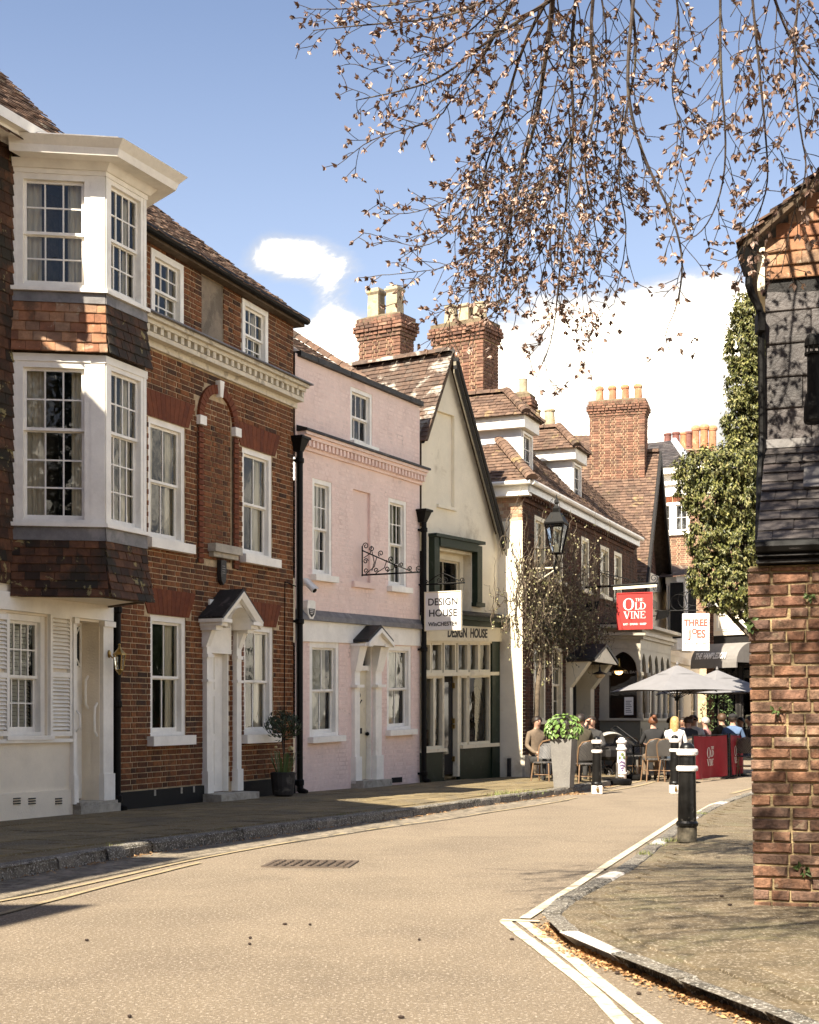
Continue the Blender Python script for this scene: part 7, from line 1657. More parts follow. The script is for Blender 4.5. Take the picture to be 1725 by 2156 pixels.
g = gp(1257, 1672); bollard('bollard', 'black bollard with white padlocked base beside the stone planter', (g.x, g.y, 0), 1.0, .083)
g = gp(1421, 1671); bollard('bollard', 'black bollard with white padlocked base behind the large near bollard', (g.x, g.y, 0), 1.02, .083)
g = gp(1309, 1645); bollard('bollard', 'cream bollard painted with purple grapes among the cafe chairs', (g.x, g.y, 0), .92, .1, None, True)
g = gp(1189, 1671); PT = thing('stone_planter', 'tall tapered grey granite planter at the kerb corner', 'planter', (g.x, g.y+.12, 0), rz=rad(-22), world=False)
GRAN = M('speckled grey granite', (.175, .165, .15), .75, var=.1, vs=4, bump=.2, speck=((.24, .225, .2), 70, .6, .8))
m = MB(); b, tp, hh = .135, .195, .95
q = lambda s, z: [(-s, -s, z), (s, -s, z), (s, s, z), (-s, s, z)]
m.mesh(q(b, 0)+q(tp, hh)+q(tp-.03, hh)+q(tp-.04, hh-.1), [(3, 2, 1, 0)]+[(i, (i+1) % 4, 4+(i+1) % 4, 4+i) for i in range(4)]+[(4+i, 4+(i+1) % 4, 8+(i+1) % 4, 8+i) for i in range(4)]+[(8+i, 8+(i+1) % 4, 12+(i+1) % 4, 12+i) for i in range(4)]+[(12, 13, 14, 15)]); m.build('tub', GRAN, PT)
m = MB(); m.box(-tp+.04, tp-.04, -tp+.04, tp-.04, hh-.12, hh-.06); m.build('soil', EARTH, PT)
def leaf(m, c, n, up, L, W, fold=.25):
    """one leaf: two folded halves"""
    n = n.normalized(); s = n.cross(up); s = s.normalized() if s.length > 1e-4 else n.orthogonal().normalized(); d = s.cross(n).normalized()
    tip = c+d*L; mid = c+d*L*.45
    m.mesh([c, mid+s*W/2+n*W*fold, tip, mid-s*W/2+n*W*fold, mid], [(0, 1, 4), (1, 2, 4), (2, 3, 4), (3, 0, 4)])
def rv(): 
    while True:
        v = Vector((R.uniform(-1, 1), R.uniform(-1, 1), R.uniform(-1, 1)))
        if .05 < v.length < 1: return v.normalized()
HYD = M('bright hydrangea leaf', rough=.5, cols=[(.06, .115, .02), (.12, .20, .04), (.20, .30, .075), (.08, .15, .03)], var=.2, vs=20)
HP = thing('hydrangea', 'bright green leafy shrub growing in the granite planter', 'shrub', (g.x, g.y+.1, .86), world=False)
m = MB()
for k in range(9): a = k*.7; m.tube([(0, 0, 0), (.12*math.cos(a), .12*math.sin(a), .2), (.26*math.cos(a), .22*math.sin(a), .38)], .008, 5)
m.build('stem', BARK, HP)
for k in range(300):
    v = rv(); 
    if v.z < -.55: continue
    c = Vector((v.x*.30, v.y*.26, .27+v.z*.25))*1.0; mm = MB() if k < 1 else None
    m = MB(); leaf(m, c, (v+Vector((0, -.3, .5))), Vector((0, 0, -1))+rv()*.6, R.uniform(.07, .12), R.uniform(.05, .085)); m.build('leaf', HYD, HP, fix=False)
# bay tree by the brick house
u_ = fb.u(546); c = fb.P(u_, .42, 0); BT = thing('bay_tree', 'clipped ball bay tree in a dark pot by the brick house', 'potted tree', (c.x, c.y, HL), world=False)
m = MB(); m.lathe([(.13, 0), (.16, .03), (.19, .3), (.2, .36), (.17, .37), (.16, .3)], (0, 0, 0), 16); m.build('pot', DLEAD, BT)
m = MB(); m.tube([(0, 0, .3), (.015, 0, .6), (-.01, 0, .85), (0, 0, 1.05)], .014, 6)
for k in range(14): v = rv(); m.tube([(0, 0, .95), (v.x*.2, v.y*.2, 1.05+v.z*.17)], .005, 4)
m.build('trunk', BARK, BT)
BAY = M('dark bay leaf', rough=.4, cols=[(.018, .032, .014), (.03, .05, .02), (.045, .07, .03)], var=.2)
m = MB()
for k in range(620):
    v = rv(); r_ = R.uniform(.6, 1.05); leaf(m, Vector((v.x*.27*r_, v.y*.27*r_, 1.07+v.z*.22*r_)), v+rv()*.5, v+Vector((0, 0, .6)), R.uniform(.05, .09), .026)
tag(m.build('crown', BAY, BT, fix=False), kind='stuff')
m = MB(); GRL = M('strap leaf green', rough=.5, cols=[(.06, .10, .03), (.11, .16, .05)], var=.2); YF = M('pale daffodil', (.6, .5, .25), .6)
for k in range(34):
    a = R.uniform(0, 6.28); d = Vector((math.cos(a), math.sin(a), 0)); b0 = Vector((d.x*.1, d.y*.1, .33)); L_ = R.uniform(.25, .5); s = Vector((-d.y, d.x, 0))*.01
    m.mesh([b0-s, b0+s, b0+d*.1+Vector((0, 0, L_*.7))+s, b0+d*.1+Vector((0, 0, L_*.7))-s, b0+d*.22+Vector((0, 0, L_*.75))], [(0, 1, 2, 3), (3, 2, 4)])
m.build('strap_leaves', GRL, BT, fix=False)
for k in range(7):
    a = R.uniform(0, 6.28); m = MB(); m.ball((.13*math.cos(a), .13*math.sin(a), .7+.08*R.random()), .025, 1, 1, .7, 7, 4); m.build('flower', YF, BT)
# grass tufts along the kerbs
GRS = M('kerb grass', rough=.7, cols=[(.12, .16, .04), (.2, .22, .07), (.28, .26, .1)], var=.2)
m = MB()
def tuft(p, n, sp, h):
    for _ in range(n):
        a = R.uniform(0, 6.28); o = p+Vector((R.gauss(0, sp), R.gauss(0, sp*.6), 0)); t = Vector((math.cos(a), math.sin(a), 0))*h*.6; s = Vector((-t.y, t.x, 0)).normalized()*.004
        m.mesh([o-s, o+s, o+t+Vector((0, 0, h*R.uniform(.5, 1)))], [(0, 1, 2)])
for px, py, n, sp, h in ((1408, 1772, 70, .06, .06), (1385, 1780, 40, .06, .04), (1358, 1800, 50, .04, .06), (1478, 1714, 40, .05, .05)): tuft(gz(px, py), n, sp, h)
for px, py, n, sp, h in ((1040, 1676, 60, .14, .07), (1065, 1674, 90, .16, .10), (1095, 1671, 90, .2, .1), (1130, 1667, 50, .15, .07), (790, 1712, 30, .08, .05), (240, 1785, 30, .05, .06), (480, 1752, 14, .03, .05), (722, 1718, 20, .05, .06)): tuft(gp(px, py, .1), n, sp, h)
tag(m.build('grass', GRS, fix=False), 'small green grass tufts growing along the kerbs', 'grass', kind='stuff')
litter([gp(1100, 1680), gp(1160, 1675), gp(1225, 1672)], 900, .08, 1, lambda x, y: 0, .012)
# ------------------------------------------------------------------ cafe furniture
class WV: pass
def weave(name):
    m = bpy.data.materials.new(name); m.use_nodes = True; t = NT(m.node_tree)
    P = t.n('ShaderNodeTexCoord').outputs['Object']
    ck = t.n('ShaderNodeTexChecker', ins={'Vector': P, 'Color1': (.11, .10, .09, 1), 'Color2': (.02, .02, .022, 1), 'Scale': 42.})
    b = t.n('ShaderNodeBsdfPrincipled', ins={'Base Color': ck.outputs[0], 'Roughness': .5}); t.t.links.new(b.outputs[0], t.n('ShaderNodeOutputMaterial').inputs[0]); return m
WEAVE = weave('black and white weave'); RATT = M('rattan tube', (.20, .12, .065), .5, var=.25, vs=20)
def chair(loc, rz, label):
    t = thing('bistro_chair', label, 'chair', loc, rz, 'cafe chairs on the terrace', world=False)
    m = MB(); m.lathe([(.05, .455), (.215, .455), (.22, .47), (.2, .485), (.04, .48)], (0, 0, 0), 18); m.build('seat', WEAVE, t, smooth=False)
    for sx, sy in ((-1, 1), (1, 1), (-1, -1), (1, -1)):
        m = MB()
        m.tube([(sx*.16, sy*.15, .46), (sx*.2, sy*.2, 0)], .014, 6); m.build('leg', RATT, t)
    m = MB(); m.tube([(.19*math.cos(a*.3927), .19*math.sin(a*.3927), .24) for a in range(17)], .009, 5); m.build('stretcher', RATT, t)
    m = MB(); hoop = [(-.2, -.15, .44), (-.215, -.2, .62), (-.21, -.24, .78), (-.15, -.265, .87), (0, -.275, .9), (.15, -.265, .87), (.21, -.24, .78), (.215, -.2, .62), (.2, -.15, .44)]; m.tube(hoop, .014, 6); m.build('back_frame', RATT, t)
    m = MB(); rows = []
    for k in range(8):
        z = .54+.34*k/7; w = .2 if z < .78 else .2*math.sqrt(max(.05, 1-((z-.78)/.12)**2)); y = -.17-.1*(z-.5)/.38
        rows.append([( w*(-1+2*i/6), y-.045*(1-(2*i/6-1)**2), z) for i in range(7)])
    vs = [p for r_ in rows for p in r_]; m.mesh(vs, [(k*7+i, k*7+i+1, k*7+8+i, k*7+7+i) for k in range(7) for i in range(6)]); m.build('backrest', WEAVE, t, fix=False)
    return t
def table(loc, label):
    t = thing('cafe_table', label, 'table', loc, 0, 'round cafe tables on the terrace', world=False)
    m = MB(); m.lathe([(.3, .71), (.31, .72), (.31, .735), (.3, .74)], (0, 0, 0), 20); m.build('tabletop', IRON, t)
    m = MB(); m.lathe([(.03, .0), (.03, .71)], (0, 0, 0), 10); m.build('pedestal', IRON, t); m = MB(); m.lathe([(.2, 0), (.2, .015), (.06, .04), (.03, .06)], (0, 0, 0), 14); m.build('foot', IRON, t)
    return t
def gy(px, Y): return ((px-CX)/FOC*Y, Y, 0.)
c0 = chair((gy(1146, 27.4)[0], 27.4, .0), rad(150), 'woven cafe chair left of the granite planter')
for px, Y, a, lab in ((1231, 26.5, 15, 'woven cafe chair between the granite planter and the padlocked bollard'), (1340, 32.8, 200, 'empty woven chair just right of the grape painted bollard'), (1375, 29.8, 8, 'woven chair of the bun haired woman, back to camera'), (1412, 29.6, -30, 'woven chair left of the far padlocked bollard'),
                      (1282, 33.2, 150, 'woven chair behind the grey pram'), (1454, 30.8, 10, 'woven chair behind the first red banner'), (1487, 33.5, -20, 'woven chair at the middle of the red banners'), (1534, 32.6, 10, 'woven chair showing between the two red banners'), (1571, 32.4, -15, 'woven chair beyond the right red banner by the brick wall'), (1522, 35, 30, 'woven chair at the back of the terrace, under the right parasol')):
    copy_tree(c0, gy(px, Y), rad(a), lab)
t0 = table(gy(1250, 28.0), 'round cafe table between the two men beside the planter')
for px, Y, lab in ((1360, 31.3, 'round cafe table in front of the pub bay shopfront'), (1430, 32.2, 'round cafe table behind the blonde woman'), (1500, 34.3, 'round cafe table under the right grey parasol'), (1555, 34.2, 'round cafe table nearest the brick wall')): copy_tree(t0, gy(px, Y), 0, lab)
CANV = M('grey parasol canvas', (.19, .185, .19), .9, var=.06, vs=3)
def parasol(loc, label, rz, s=1.):
    t = thing('parasol', label, 'parasol', loc, rz, 'grey parasols over the terrace', world=False)
    m = MB(); m.tube([(0, 0, 0), (0, 0, 2.5)], .022, 8); m.build('pole', IRON, t)
    m = MB(); h = 1.08; ze, zm, zt = 1.92, 2.32, 2.42; vs = []; fs = []
    N = 12
    def ring(hh, z, sag): 
        o = []
        for k in range(4):
            a, b = [(-1, -1), (1, -1), (1, 1), (-1, 1)][k], [(-1, -1), (1, -1), (1, 1), (-1, 1)][(k+1) % 4]
            for j in range(N//4*2): 
                tt = j/(N//4*2); x, y = a[0]+(b[0]-a[0])*tt, a[1]+(b[1]-a[1])*tt; o.append((x*hh, y*hh, z+sag*math.sin(tt*math.pi)))
        return o
    R_ = [ring(h, ze-.0, .035), ring(h*.62, ze+.2, .02), ring(h*.3, zm, .0), ring(h*.2, zm+.02, 0)]; n = len(R_[0])
    for r_ in R_: vs += r_
    for i in range(3): fs += [(i*n+k, i*n+(k+1) % n, (i+1)*n+(k+1) % n, (i+1)*n+k) for k in range(n)]
    m.mesh(vs, fs); m.build('canopy', CANV, t, fix=False)
    m = MB(); r0_, r1_ = ring(h*.34, zm-.03, .02), ring(.03, 2.5, 0); m.mesh(r0_+r1_, [(k, (k+1) % n, n+(k+1) % n, n+k) for k in range(n)]); m.build('vent_cap', CANV, t, fix=False)
    m = MB(); m.lathe([(.02, 2.49), (.035, 2.53), (.02, 2.57), (.005, 2.6)], (0, 0, 0), 10); m.build('finial', LEAD, t)
    for k in range(8):
        a = k*math.pi/4+math.pi/4; L_ = h*(1.4 if k % 2 == 0 else 1.0); m = MB(); m.tube([(0, 0, 2.36), (L_*.97*math.cos(a), L_*.97*math.sin(a), ze-.02+(.0 if k % 2 == 0 else .03))], .01, 5); m.tube([(0, 0, 1.75), (L_*.45*math.cos(a), L_*.45*math.sin(a), ze+.2)], .008, 5); m.build('rib', IRON, t)
    m = MB(); m.lathe([(.05, 1.72), (.05, 1.8)], (0, 0, 0), 8); m.build('runner', IRON, t)
    return t
u1_ = parasol(gy(1426, 31.6), 'grey square parasol, larger one left over the cafe tables', rad(22)); copy_tree(u1_, gy(1510, 34.6), rad(30), 'grey square parasol at the right, partly behind the other one')
bs = None
for px, py, lab in ((1299, 1653, 'black round parasol base with steel stub, nearest the padlocked bollard'), (1342, 1643, 'black round parasol base with steel stub behind the other base')):
    g = gp(px, py)
    if bs is None:
        bs = thing('umbrella_weight', lab, 'parasol base', (g.x, g.y, 0), 0, 'wheeled parasol bases', world=False)
        m = MB(); m.lathe([(.2, .02), (.27, .0), (.3, .04), (.3, .09), (.26, .12), (.16, .13), (.05, .14)], (0, 0, 0), 24); m.build('weight', IRON, bs)
        m = MB(); m.lathe([(.028, .13), (.028, .44)], (0, 0, 0), 10); m.build('stub', M('steel stub', (.4, .37, .32), .35, metal=.8), bs)
        for a in (0, 2.1, 4.2): m = MB(); m.ball((.24*math.cos(a), .24*math.sin(a), .03), .03); m.build('castor', CREAM, bs)
    else: copy_tree(bs, (g.x, g.y, 0), .4, lab)
# red banners between posts
BANN = M('red canvas banner', (.32, .012, .022), .85, var=.12, vs=5)
def banner(p0, p1, label, h=.92, sag=.0, sx=1.0):
    a, b = Vector(p0), Vector(p1); d = (b-a); L = d.length; d.normalize(); nv = Vector((d.y, -d.x, 0)); t = thing('banner_barrier', label, 'barrier', tuple(a))
    for q in (a, b):
        m = MB(); m.tube([q, q+Vector((0, 0, 1.0))], .018, 8); m.lathe([(.16, 0), (.16, .02), (.03, .04)], q, 14); m.build('post', IRON, t)
    m = MB(); m.tube([a+Vector((0, 0, .97)), b+Vector((0, 0, .97))], .012, 6); m.build('rail', IRON, t)
    def bf(x, z, o=0.): 
        k = (1-z/h); return a+d*(x*L)+nv*((.05*math.sin(x*7+.6)+.03*math.sin(x*17))*k+o)+Vector((0, 0, .08+z*.96-.02*math.sin(x*3.14)))
    m = MB(); K, J_ = 24, 8; vs = [bf(.02+.96*i/K, h*j/J_) for j in range(J_+1) for i in range(K+1)]
    m.mesh(vs, [(j*(K+1)+i, j*(K+1)+i+1, (j+1)*(K+1)+i+1, (j+1)*(K+1)+i) for j in range(J_) for i in range(K)]); cl = m.build('cloth', BANN, t, fix=False, smooth=True)
    W, H = L, h; q = lambda ch, x, y, w, hh: (ch, x, y, w, hh); s_ = min(L, 1.1)
    x0 = .5-.26*s_/L
    serif_mesh([q('O', .0, .44, .17, .24), q('L', .185, .47, .1, .14), q('D', .29, .47, .13, .14), q('V', .0, .27, .13, .15), q('I', .14, .27, .05, .15), q('N', .2, .27, .13, .15), q('E', .34, .27, .1, .15), q('T', .22, .63, .06, .07), q('H', .285, .63, .06, .07), q('E', .35, .63, .05, .07)],
               lambda x, y, z: bf(x0+x*s_*1.2/L, y, .012+z), 'lettering', LETW, cl)
    return t
banner(gy(1459, 29.2), gy(1532, 31.3), 'larger red banner with white Old Vine lettering behind the near bollard'); banner(gy(1537, 31.5), gy(1564, 33.0), 'narrower red banner with white lettering next to the brick wall')
banner(gy(1440, 34.5), gy(1500, 36.2), 'far red banner mostly hidden behind the seated people')
# pram
g = gp(1282, 1641); PR = thing('pram', 'dark pram with pale grey hood beside the padlocked bollard', 'pram', (g.x, g.y, 0), rad(25), world=False)
m = MB(); vs = []; n = 10
for i in range(n+1):
    a = math.pi*(.05+.62*i/n)
    for j in range(7): t_ = -1+2*j/6; vs.append((.24*t_, -.05+.3*math.cos(a)*math.sqrt(1-.35*t_*t_), .74+.3*math.sin(a)*math.sqrt(1-.35*t_*t_)))
m.mesh(vs, [(i*7+j, i*7+j+1, i*7+8+j, i*7+7+j) for i in range(n) for j in range(6)]); m.build('hood', M('grey pram fabric', (.33, .32, .29), .9), PR, smooth=True, fix=False)
m = MB(); m.box(-.22, .22, -.3, .3, .42, .72, .08); m.build('seat', BLACKW, PR)
m = MB()
for s in (-1, 1): m.tube([(s*.23, -.4, .14), (s*.23, .1, .5), (s*.23, .45, .98)], .014, 6); m.tube([(s*.23, .38, .14), (s*.23, .0, .5)], .014, 6)
m.tube([(-.23, .45, .98), (.23, .45, .98)], .018, 6); m.build('chassis', IRON, PR)
for sx in (-1, 1):
    for sy, r_ in ((-.4, .12), (.38, .14)):
        m = MB(); m.tube([(sx*.24+.02*0+math.copysign(0, sx), sy+r_*math.cos(k*.524), r_+.0+r_*math.sin(k*.524)) for k in range(13)], .022, 6); wl = m.build('wheel', IRON, PR)
        m = MB()
        for k in range(5): m.tube([(sx*.24, sy, r_), (sx*.24, sy+r_*math.cos(k*1.257), r_+r_*math.sin(k*1.257))], .008, 4)
        m.build('spokes', LEAD, wl)
# menu stand with rail
Ym = 31.5; MS = thing('menu_stand', 'dark slanted menu board with hand rail before the pub bay', 'menu stand', gy(1318, Ym))
m = MB(); a, b, c, d = at(1290, 1537, Ym), at(1336, 1566, Ym-.3), at(1338, 1580, Ym-.3), at(1294, 1551, Ym); m.hexa([a, b, b+Vector((0, .3, .05)), a+Vector((0, .3, .05)), a+Vector((0, 0, -.05)), b+Vector((0, 0, -.05)), b+Vector((0, .3, 0)), a+Vector((0, .3, 0))]); m.build('board', BLACKW, MS)
m = MB(); m.tube([at(1292, 1530, Ym), at(1300, 1530, Ym), at(1342, 1562, Ym-.3), at(1342, 1572, Ym-.3)], .016, 6); m.build('rail', IRON, MS)
for px in (1296, 1334): 
    m = MB(); q_ = gy(px, Ym); m.tube([(q_[0], q_[1], 0), (q_[0], q_[1], .75)], .02, 6); m.build('leg', IRON, MS)
# ------------------------------------------------------------------ people
SKIN = M('skin', (.46, .27, .19), .55, var=.06); SKIND = M('warm skin', (.36, .2, .13), .55, var=.06)
SHOE = M('dark shoe', (.03, .025, .02), .5)
EYE = M('dark eye', (.02, .015, .012), .3)
POSE = {}
def body(pose):
    if pose in POSE: return POSE[pose]
    V = [(0, 0, .50, .135), (0, -.01, .66, .125), (0, -.0, .86, .145), (0, .01, 1.0, .115), (0, .02, 1.10, .055), (0, .035, 1.17, .062), (0, .045, 1.25, .088), (0, .04, 1.31, .082), (0, .035, 1.355, .05)]
    Ed = [(i, i+1) for i in range(8)]
    hands = []
    def chain(start, pts):
        k = start
        for p in pts: V.append(p); Ed.append((k, len(V)-1)); k = len(V)-1
    for s in (-1, 1):
        if pose == 'brow' and s == 1: arm = [(s*.17, .01, 1.02, .062), (s*.25, .16, .86, .045), (s*.19, .26, 1.05, .034), (s*.09, .17, 1.25, .03)]
        elif pose == 'lap': arm = [(s*.17, .01, 1.02, .062), (s*.24, .02, .78, .046), (s*.2, .2, .66, .035), (s*.1, .3, .62, .03)]
        else: arm = [(s*.17, .01, 1.02, .062), (s*.25, .06, .8, .046), (s*.2, .27, .76, .035), (s*.12, .38, .77, .03)]
        chain(3, arm); hands.append((Vector(arm[-1][:3]), (Vector(arm[-1][:3])-Vector(arm[-2][:3])).normalized(), s))
        chain(0, [(s*.09, .05, .49, .1), (s*.11, .25, .51, .085), (s*.12, .43, .50, .06), (s*.12, .43, .28, .055), (s*.12, .42, .09, .038), (s*.12, .5, .045, .038), (s*.125, .58, .035, .028)])
    me = bpy.data.meshes.new('pose'); me.from_pydata([v[:3] for v in V], Ed, []); o = bpy.data.objects.new('pose', me); COL.objects.link(o)
    sk = o.modifiers.new('s', 'SKIN'); sl_ = me.skin_vertices[0].data
    for i, v in enumerate(V): sl_[i].radius = (v[3], v[3]*(.72 if i in (1, 2, 3) else 1.) if i != 2 else v[3]*.78)
    for i in (1, 2, 3): sl_[i].radius = (V[i][3]*1.15, V[i][3]*.8)
    sl_[0].use_root = True
    ss = o.modifiers.new('u', 'SUBSURF'); ss.levels = 2; ss.render_levels = 2
    dg = bpy.context.evaluated_depsgraph_get(); ev_ = bpy.data.meshes.new_from_object(o.evaluated_get(dg)); bpy.data.objects.remove(o)
    m = MB(); vs = []
    for v in ev_.vertices:
        p = v.co.copy()
        if p.z > 1.16 and p.y > .09:      # brow, nose and chin
            if abs(p.x) < .022 and 1.20 < p.z < 1.27: p.y += .022*(1-abs(p.x)/.022)
            if 1.265 < p.z < 1.29 and abs(p.x) > .015: p.y -= .006
        vs.append(p)
    mats = []
    for p in ev_.polygons:
        c = p.center; near = min((c-h[0]).length for h in hands)
        if c.z > 1.115 and abs(c.x) < .12 and near > .09: k = 0
        elif near < .085: k = 0
        elif c.z < .11 and c.y > .3: k = 3
        elif c.z < .60 and not (c.y < .1 and c.z > .585): k = 2
        else: k = 1
        mats.append(k)
    m.v = [tuple(v) for v in vs]; m.f = [tuple(p.vertices) for p in ev_.polygons]; m.mi = mats; bpy.data.meshes.remove(ev_)
    m.cur = 0
    for h, dr_, s in hands:           # fingers and thumbs
        up = Vector((0, 0, 1)); sd = dr_.cross(up); sd = sd.normalized() if sd.length > .1 else Vector((1, 0, 0)); nn = sd.cross(dr_).normalized()
        for k, L_ in enumerate((.06, .075, .08, .07)):
            o_ = h+dr_*.03+sd*(-.03+.02*k); m.tube([o_, o_+dr_*L_*.5-nn*.004, o_+dr_*L_*.9-nn*.022], [.010, .009, .007], 6)
        o_ = h+dr_*.0-sd*.03*s; m.tube([o_, o_+dr_*.03-sd*.03*s, o_+dr_*.055-sd*.035*s-nn*.01], [.012, .010, .008], 6)
    for s in (-1, 1): m.ball((s*.082, .035, 1.245), .022, .4, .7, 1.2, 8, 5)
    POSE[pose] = m; return m
def hairmesh(style):
    m = MB(); n, k = 14, 9; vs = []; fs = []
    for i in range(k+1):
        th = math.pi*.62*i/k
        for j in range(n):
            a = 2*math.pi*j/n; front = math.sin(a)     # +y is the face
            t = th*(1-.42*max(0, front)) if style != 'bald' else th*.5
            low = 1.0
            if style == 'long' and front < .3: low = 1+.0*i
            r = .102+.006*math.sin(7*a+3*i)
            x, y, z = r*.98*math.sin(t)*math.cos(a), r*1.08*math.sin(t)*math.sin(a), r*1.05*math.cos(t)
            if style == 'long' and front < .35 and i > 5: z -= .045*(i-5); 
            vs.append((x, y+.03, z+1.265))
    for i in range(k):
        for j in range(n): fs.append((i*n+j, i*n+(j+1) % n, (i+1)*n+(j+1) % n, (i+1)*n+j))
    m.mesh(vs, fs)
    if style == 'bun': m.ball((0, -.1, 1.36), .05, 1, 1, .9, 10, 6)
    return m
HAIR = {k: M(k+' hair', c, .55, var=.35, vs=25) for k, c in (('dark', (.022, .015, .011)), ('brown', (.07, .038, .02)), ('blond', (.42, .27, .11)), ('auburn', (.14, .055, .025)), ('grey', (.36, .33, .3)))}
CLO = {k: M(k+' cloth', c, .9, var=.15, vs=12, bump=.2) for k, c in (('black', (.02, .019, .019)), ('olive', (.055, .045, .028)), ('white', (.68, .65, .6)), ('pink', (.5, .24, .22)), ('blue', (.09, .14, .24)), ('navy', (.025, .03, .05)), ('beige', (.17, .125, .085)), ('denim', (.10, .14, .2)), ('charcoal', (.04, .038, .036)))}
def person(px, Y, z0, rz, pose, top, leg, hair, style, label, skin=SKIN, glasses=False, cap=None, sc=1.):
    b = body(pose); x = (px-CX)/FOC*Y; t = thing('person', label, 'person', (x, Y, z0), rad(rz), 'people seated on the terrace', world=False); t.scale = (sc,)*3
    o = b.build('body', [skin, CLO[top], CLO[leg], SHOE], t, smooth=True, fix=False)
    hairmesh(style).build('hair', HAIR[hair], t, smooth=True, fix=False)
    for s in (-1, 1): m = MB(); m.ball((s*.032, .125, 1.27), .011, 1, .6, .8, 8, 5); m.build('eye', EYE, t)
    m = MB(); m.ball((0, .118, 1.195), .022, 1.1, .4, .25, 8, 5); m.build('mouth', M('lips', (.3, .12, .1), .5) if 'lips' not in MATS else MATS['lips'], t)
    if glasses:
        m = MB()
        for s in (-1, 1): m.box(s*.034-.026, s*.034+.026, .132, .138, 1.25, 1.285, .004)
        m.box(-.01, .01, .132, .138, 1.275, 1.282); m.build('sunglasses', IRON, t)
    if cap: m = MB(); m.ball((0, .03, 1.31), .108, .98, 1.08, .62, 14, 8); m.box(-.07, .07, .1, .2, 1.315, 1.325, .004); m.build('cap', CLO[cap], t, smooth=False)
    return t
person(1129, 28.3, 0, -150, 'lap', 'beige', 'charcoal', 'dark', 'short', 'dark haired person in beige seated left of the planter')
person(1223, 26.9, 0, 12, 'table', 'olive', 'charcoal', 'dark', 'short', 'man in dark olive jacket, back turned, right of the planter', sc=1.03)
person(1246, 28.6, 0, 172, 'brow', 'charcoal', 'charcoal', 'dark', 'short', 'man shading his eyes with one hand, facing camera', sc=1.)
person(1376, 30.1, 0, 0, 'table', 'black', 'beige', 'auburn', 'bun', 'woman with auburn bun and black jacket, back turned')
person(1421, 30.3, 0, -8, 'lap', 'white', 'denim', 'blond', 'long', 'blonde woman in white top, back turned, by the far bollard')
person(1451, 31.2, 0, 20, 'table', 'charcoal', 'charcoal', 'brown', 'bun', 'woman with brown updo beside the man in sunglasses')
person(1461, 33.2, 0, 165, 'table', 'white', 'navy', 'dark', 'short', 'man in sunglasses and white shirt facing camera', glasses=True, sc=1.03)
person(1411, 33.2, 0, -120, 'table', 'black', 'black', 'dark', 'short', 'dark haired person in black left of the parasol pole')
person(1439, 34.6, 0, 150, 'table', 'navy', 'navy', 'dark', 'long', 'long haired person in navy right of the parasol pole', SKIND)
person(1488, 33.8, 0, 60, 'table', 'pink', 'beige', 'grey', 'short', 'grey haired person in a pink top behind the red banner')
person(1522, 33.0, 0, 25, 'table', 'olive', 'charcoal', 'brown', 'short', 'brown haired man in dark top over the red banner', sc=1.06)
person(1543, 32.8, 0, -20, 'table', 'blue', 'denim', 'dark', 'short', 'man in blue shirt and dark cap between the banners', cap='black', sc=1.05)
person(1561, 35.0, 0, 130, 'table', 'black', 'black', 'dark', 'short', 'dark haired person in black at the back right table', SKIND)
person(1582, 33.6, 0, 95, 'table', 'charcoal', 'navy', 'dark', 'short', 'dark haired man in profile at the brick wall edge', SKIND, sc=1.02)
# ------------------------------------------------------------------ houses further left, outside the picture, whose gables shade the pavement
NB = M('neighbour brick', (.22, .09, .05), .9, var=.3, vs=8, bump=.4)
for i, (y0, y1, x0, x1, ez, g) in enumerate(((-.65, 3.15, -7.65, -7.65, 8.15, 2.35), (3.25, 5.89, -7.53, -7.53, 8.9, 1.6), (6.1, 9.0, -7.3, -6.0, 9.3, 0), (9.2, 11.4, -5.9, -4.95, 9.2, 0))):
    t = thing('terraced_house', ['brick gabled house farthest down the street to the left, outside the view', 'narrow brick gabled house second from the far end, outside the view', 'brick house with level eaves left of the bay house, outside the view', 'low brick house next to the bay house, outside the view'][i], 'house', ((x0+x1)/2-3, (y0+y1)/2, 0))
    f = Up(Vector((x0, y0)), Vector((x1, y1))); m = MB(); hs = [(f.L*.2, f.L*.45, 1, 2.6), (f.L*.6, f.L*.85, 1, 2.6), (f.L*.2, f.L*.45, 4, 5.6), (f.L*.6, f.L*.85, 4, 5.6)]
    fbox(f, m, 0, f.L, -6, -.2, 0, ez); m.build('core', NB, t); sheet(f, 0, f.L, 0, ez, hs, dep=.2).build('wall', NB, t)
    for r_ in hs: window(f, t, r_, 2, (2, 2), n=-.05, back=None)
    m = MB()
    if g: m.poly([f.P(0, 0, ez), f.P(f.L, 0, ez), f.P(f.L/2, 0, ez+g)], tuple(f.nv*-6))
    else: m.mesh([f.P(-.1, .3, ez), f.P(f.L+.1, .3, ez), f.P(f.L+.1, -3, ez+2.2), f.P(-.1, -3, ez+2.2), f.P(-.1, -6, ez), f.P(f.L+.1, -6, ez)], [(0, 1, 2, 3), (3, 2, 5, 4), (0, 3, 4), (1, 5, 2), (0, 4, 5, 1)])
    m.build('roof', TILE, t)
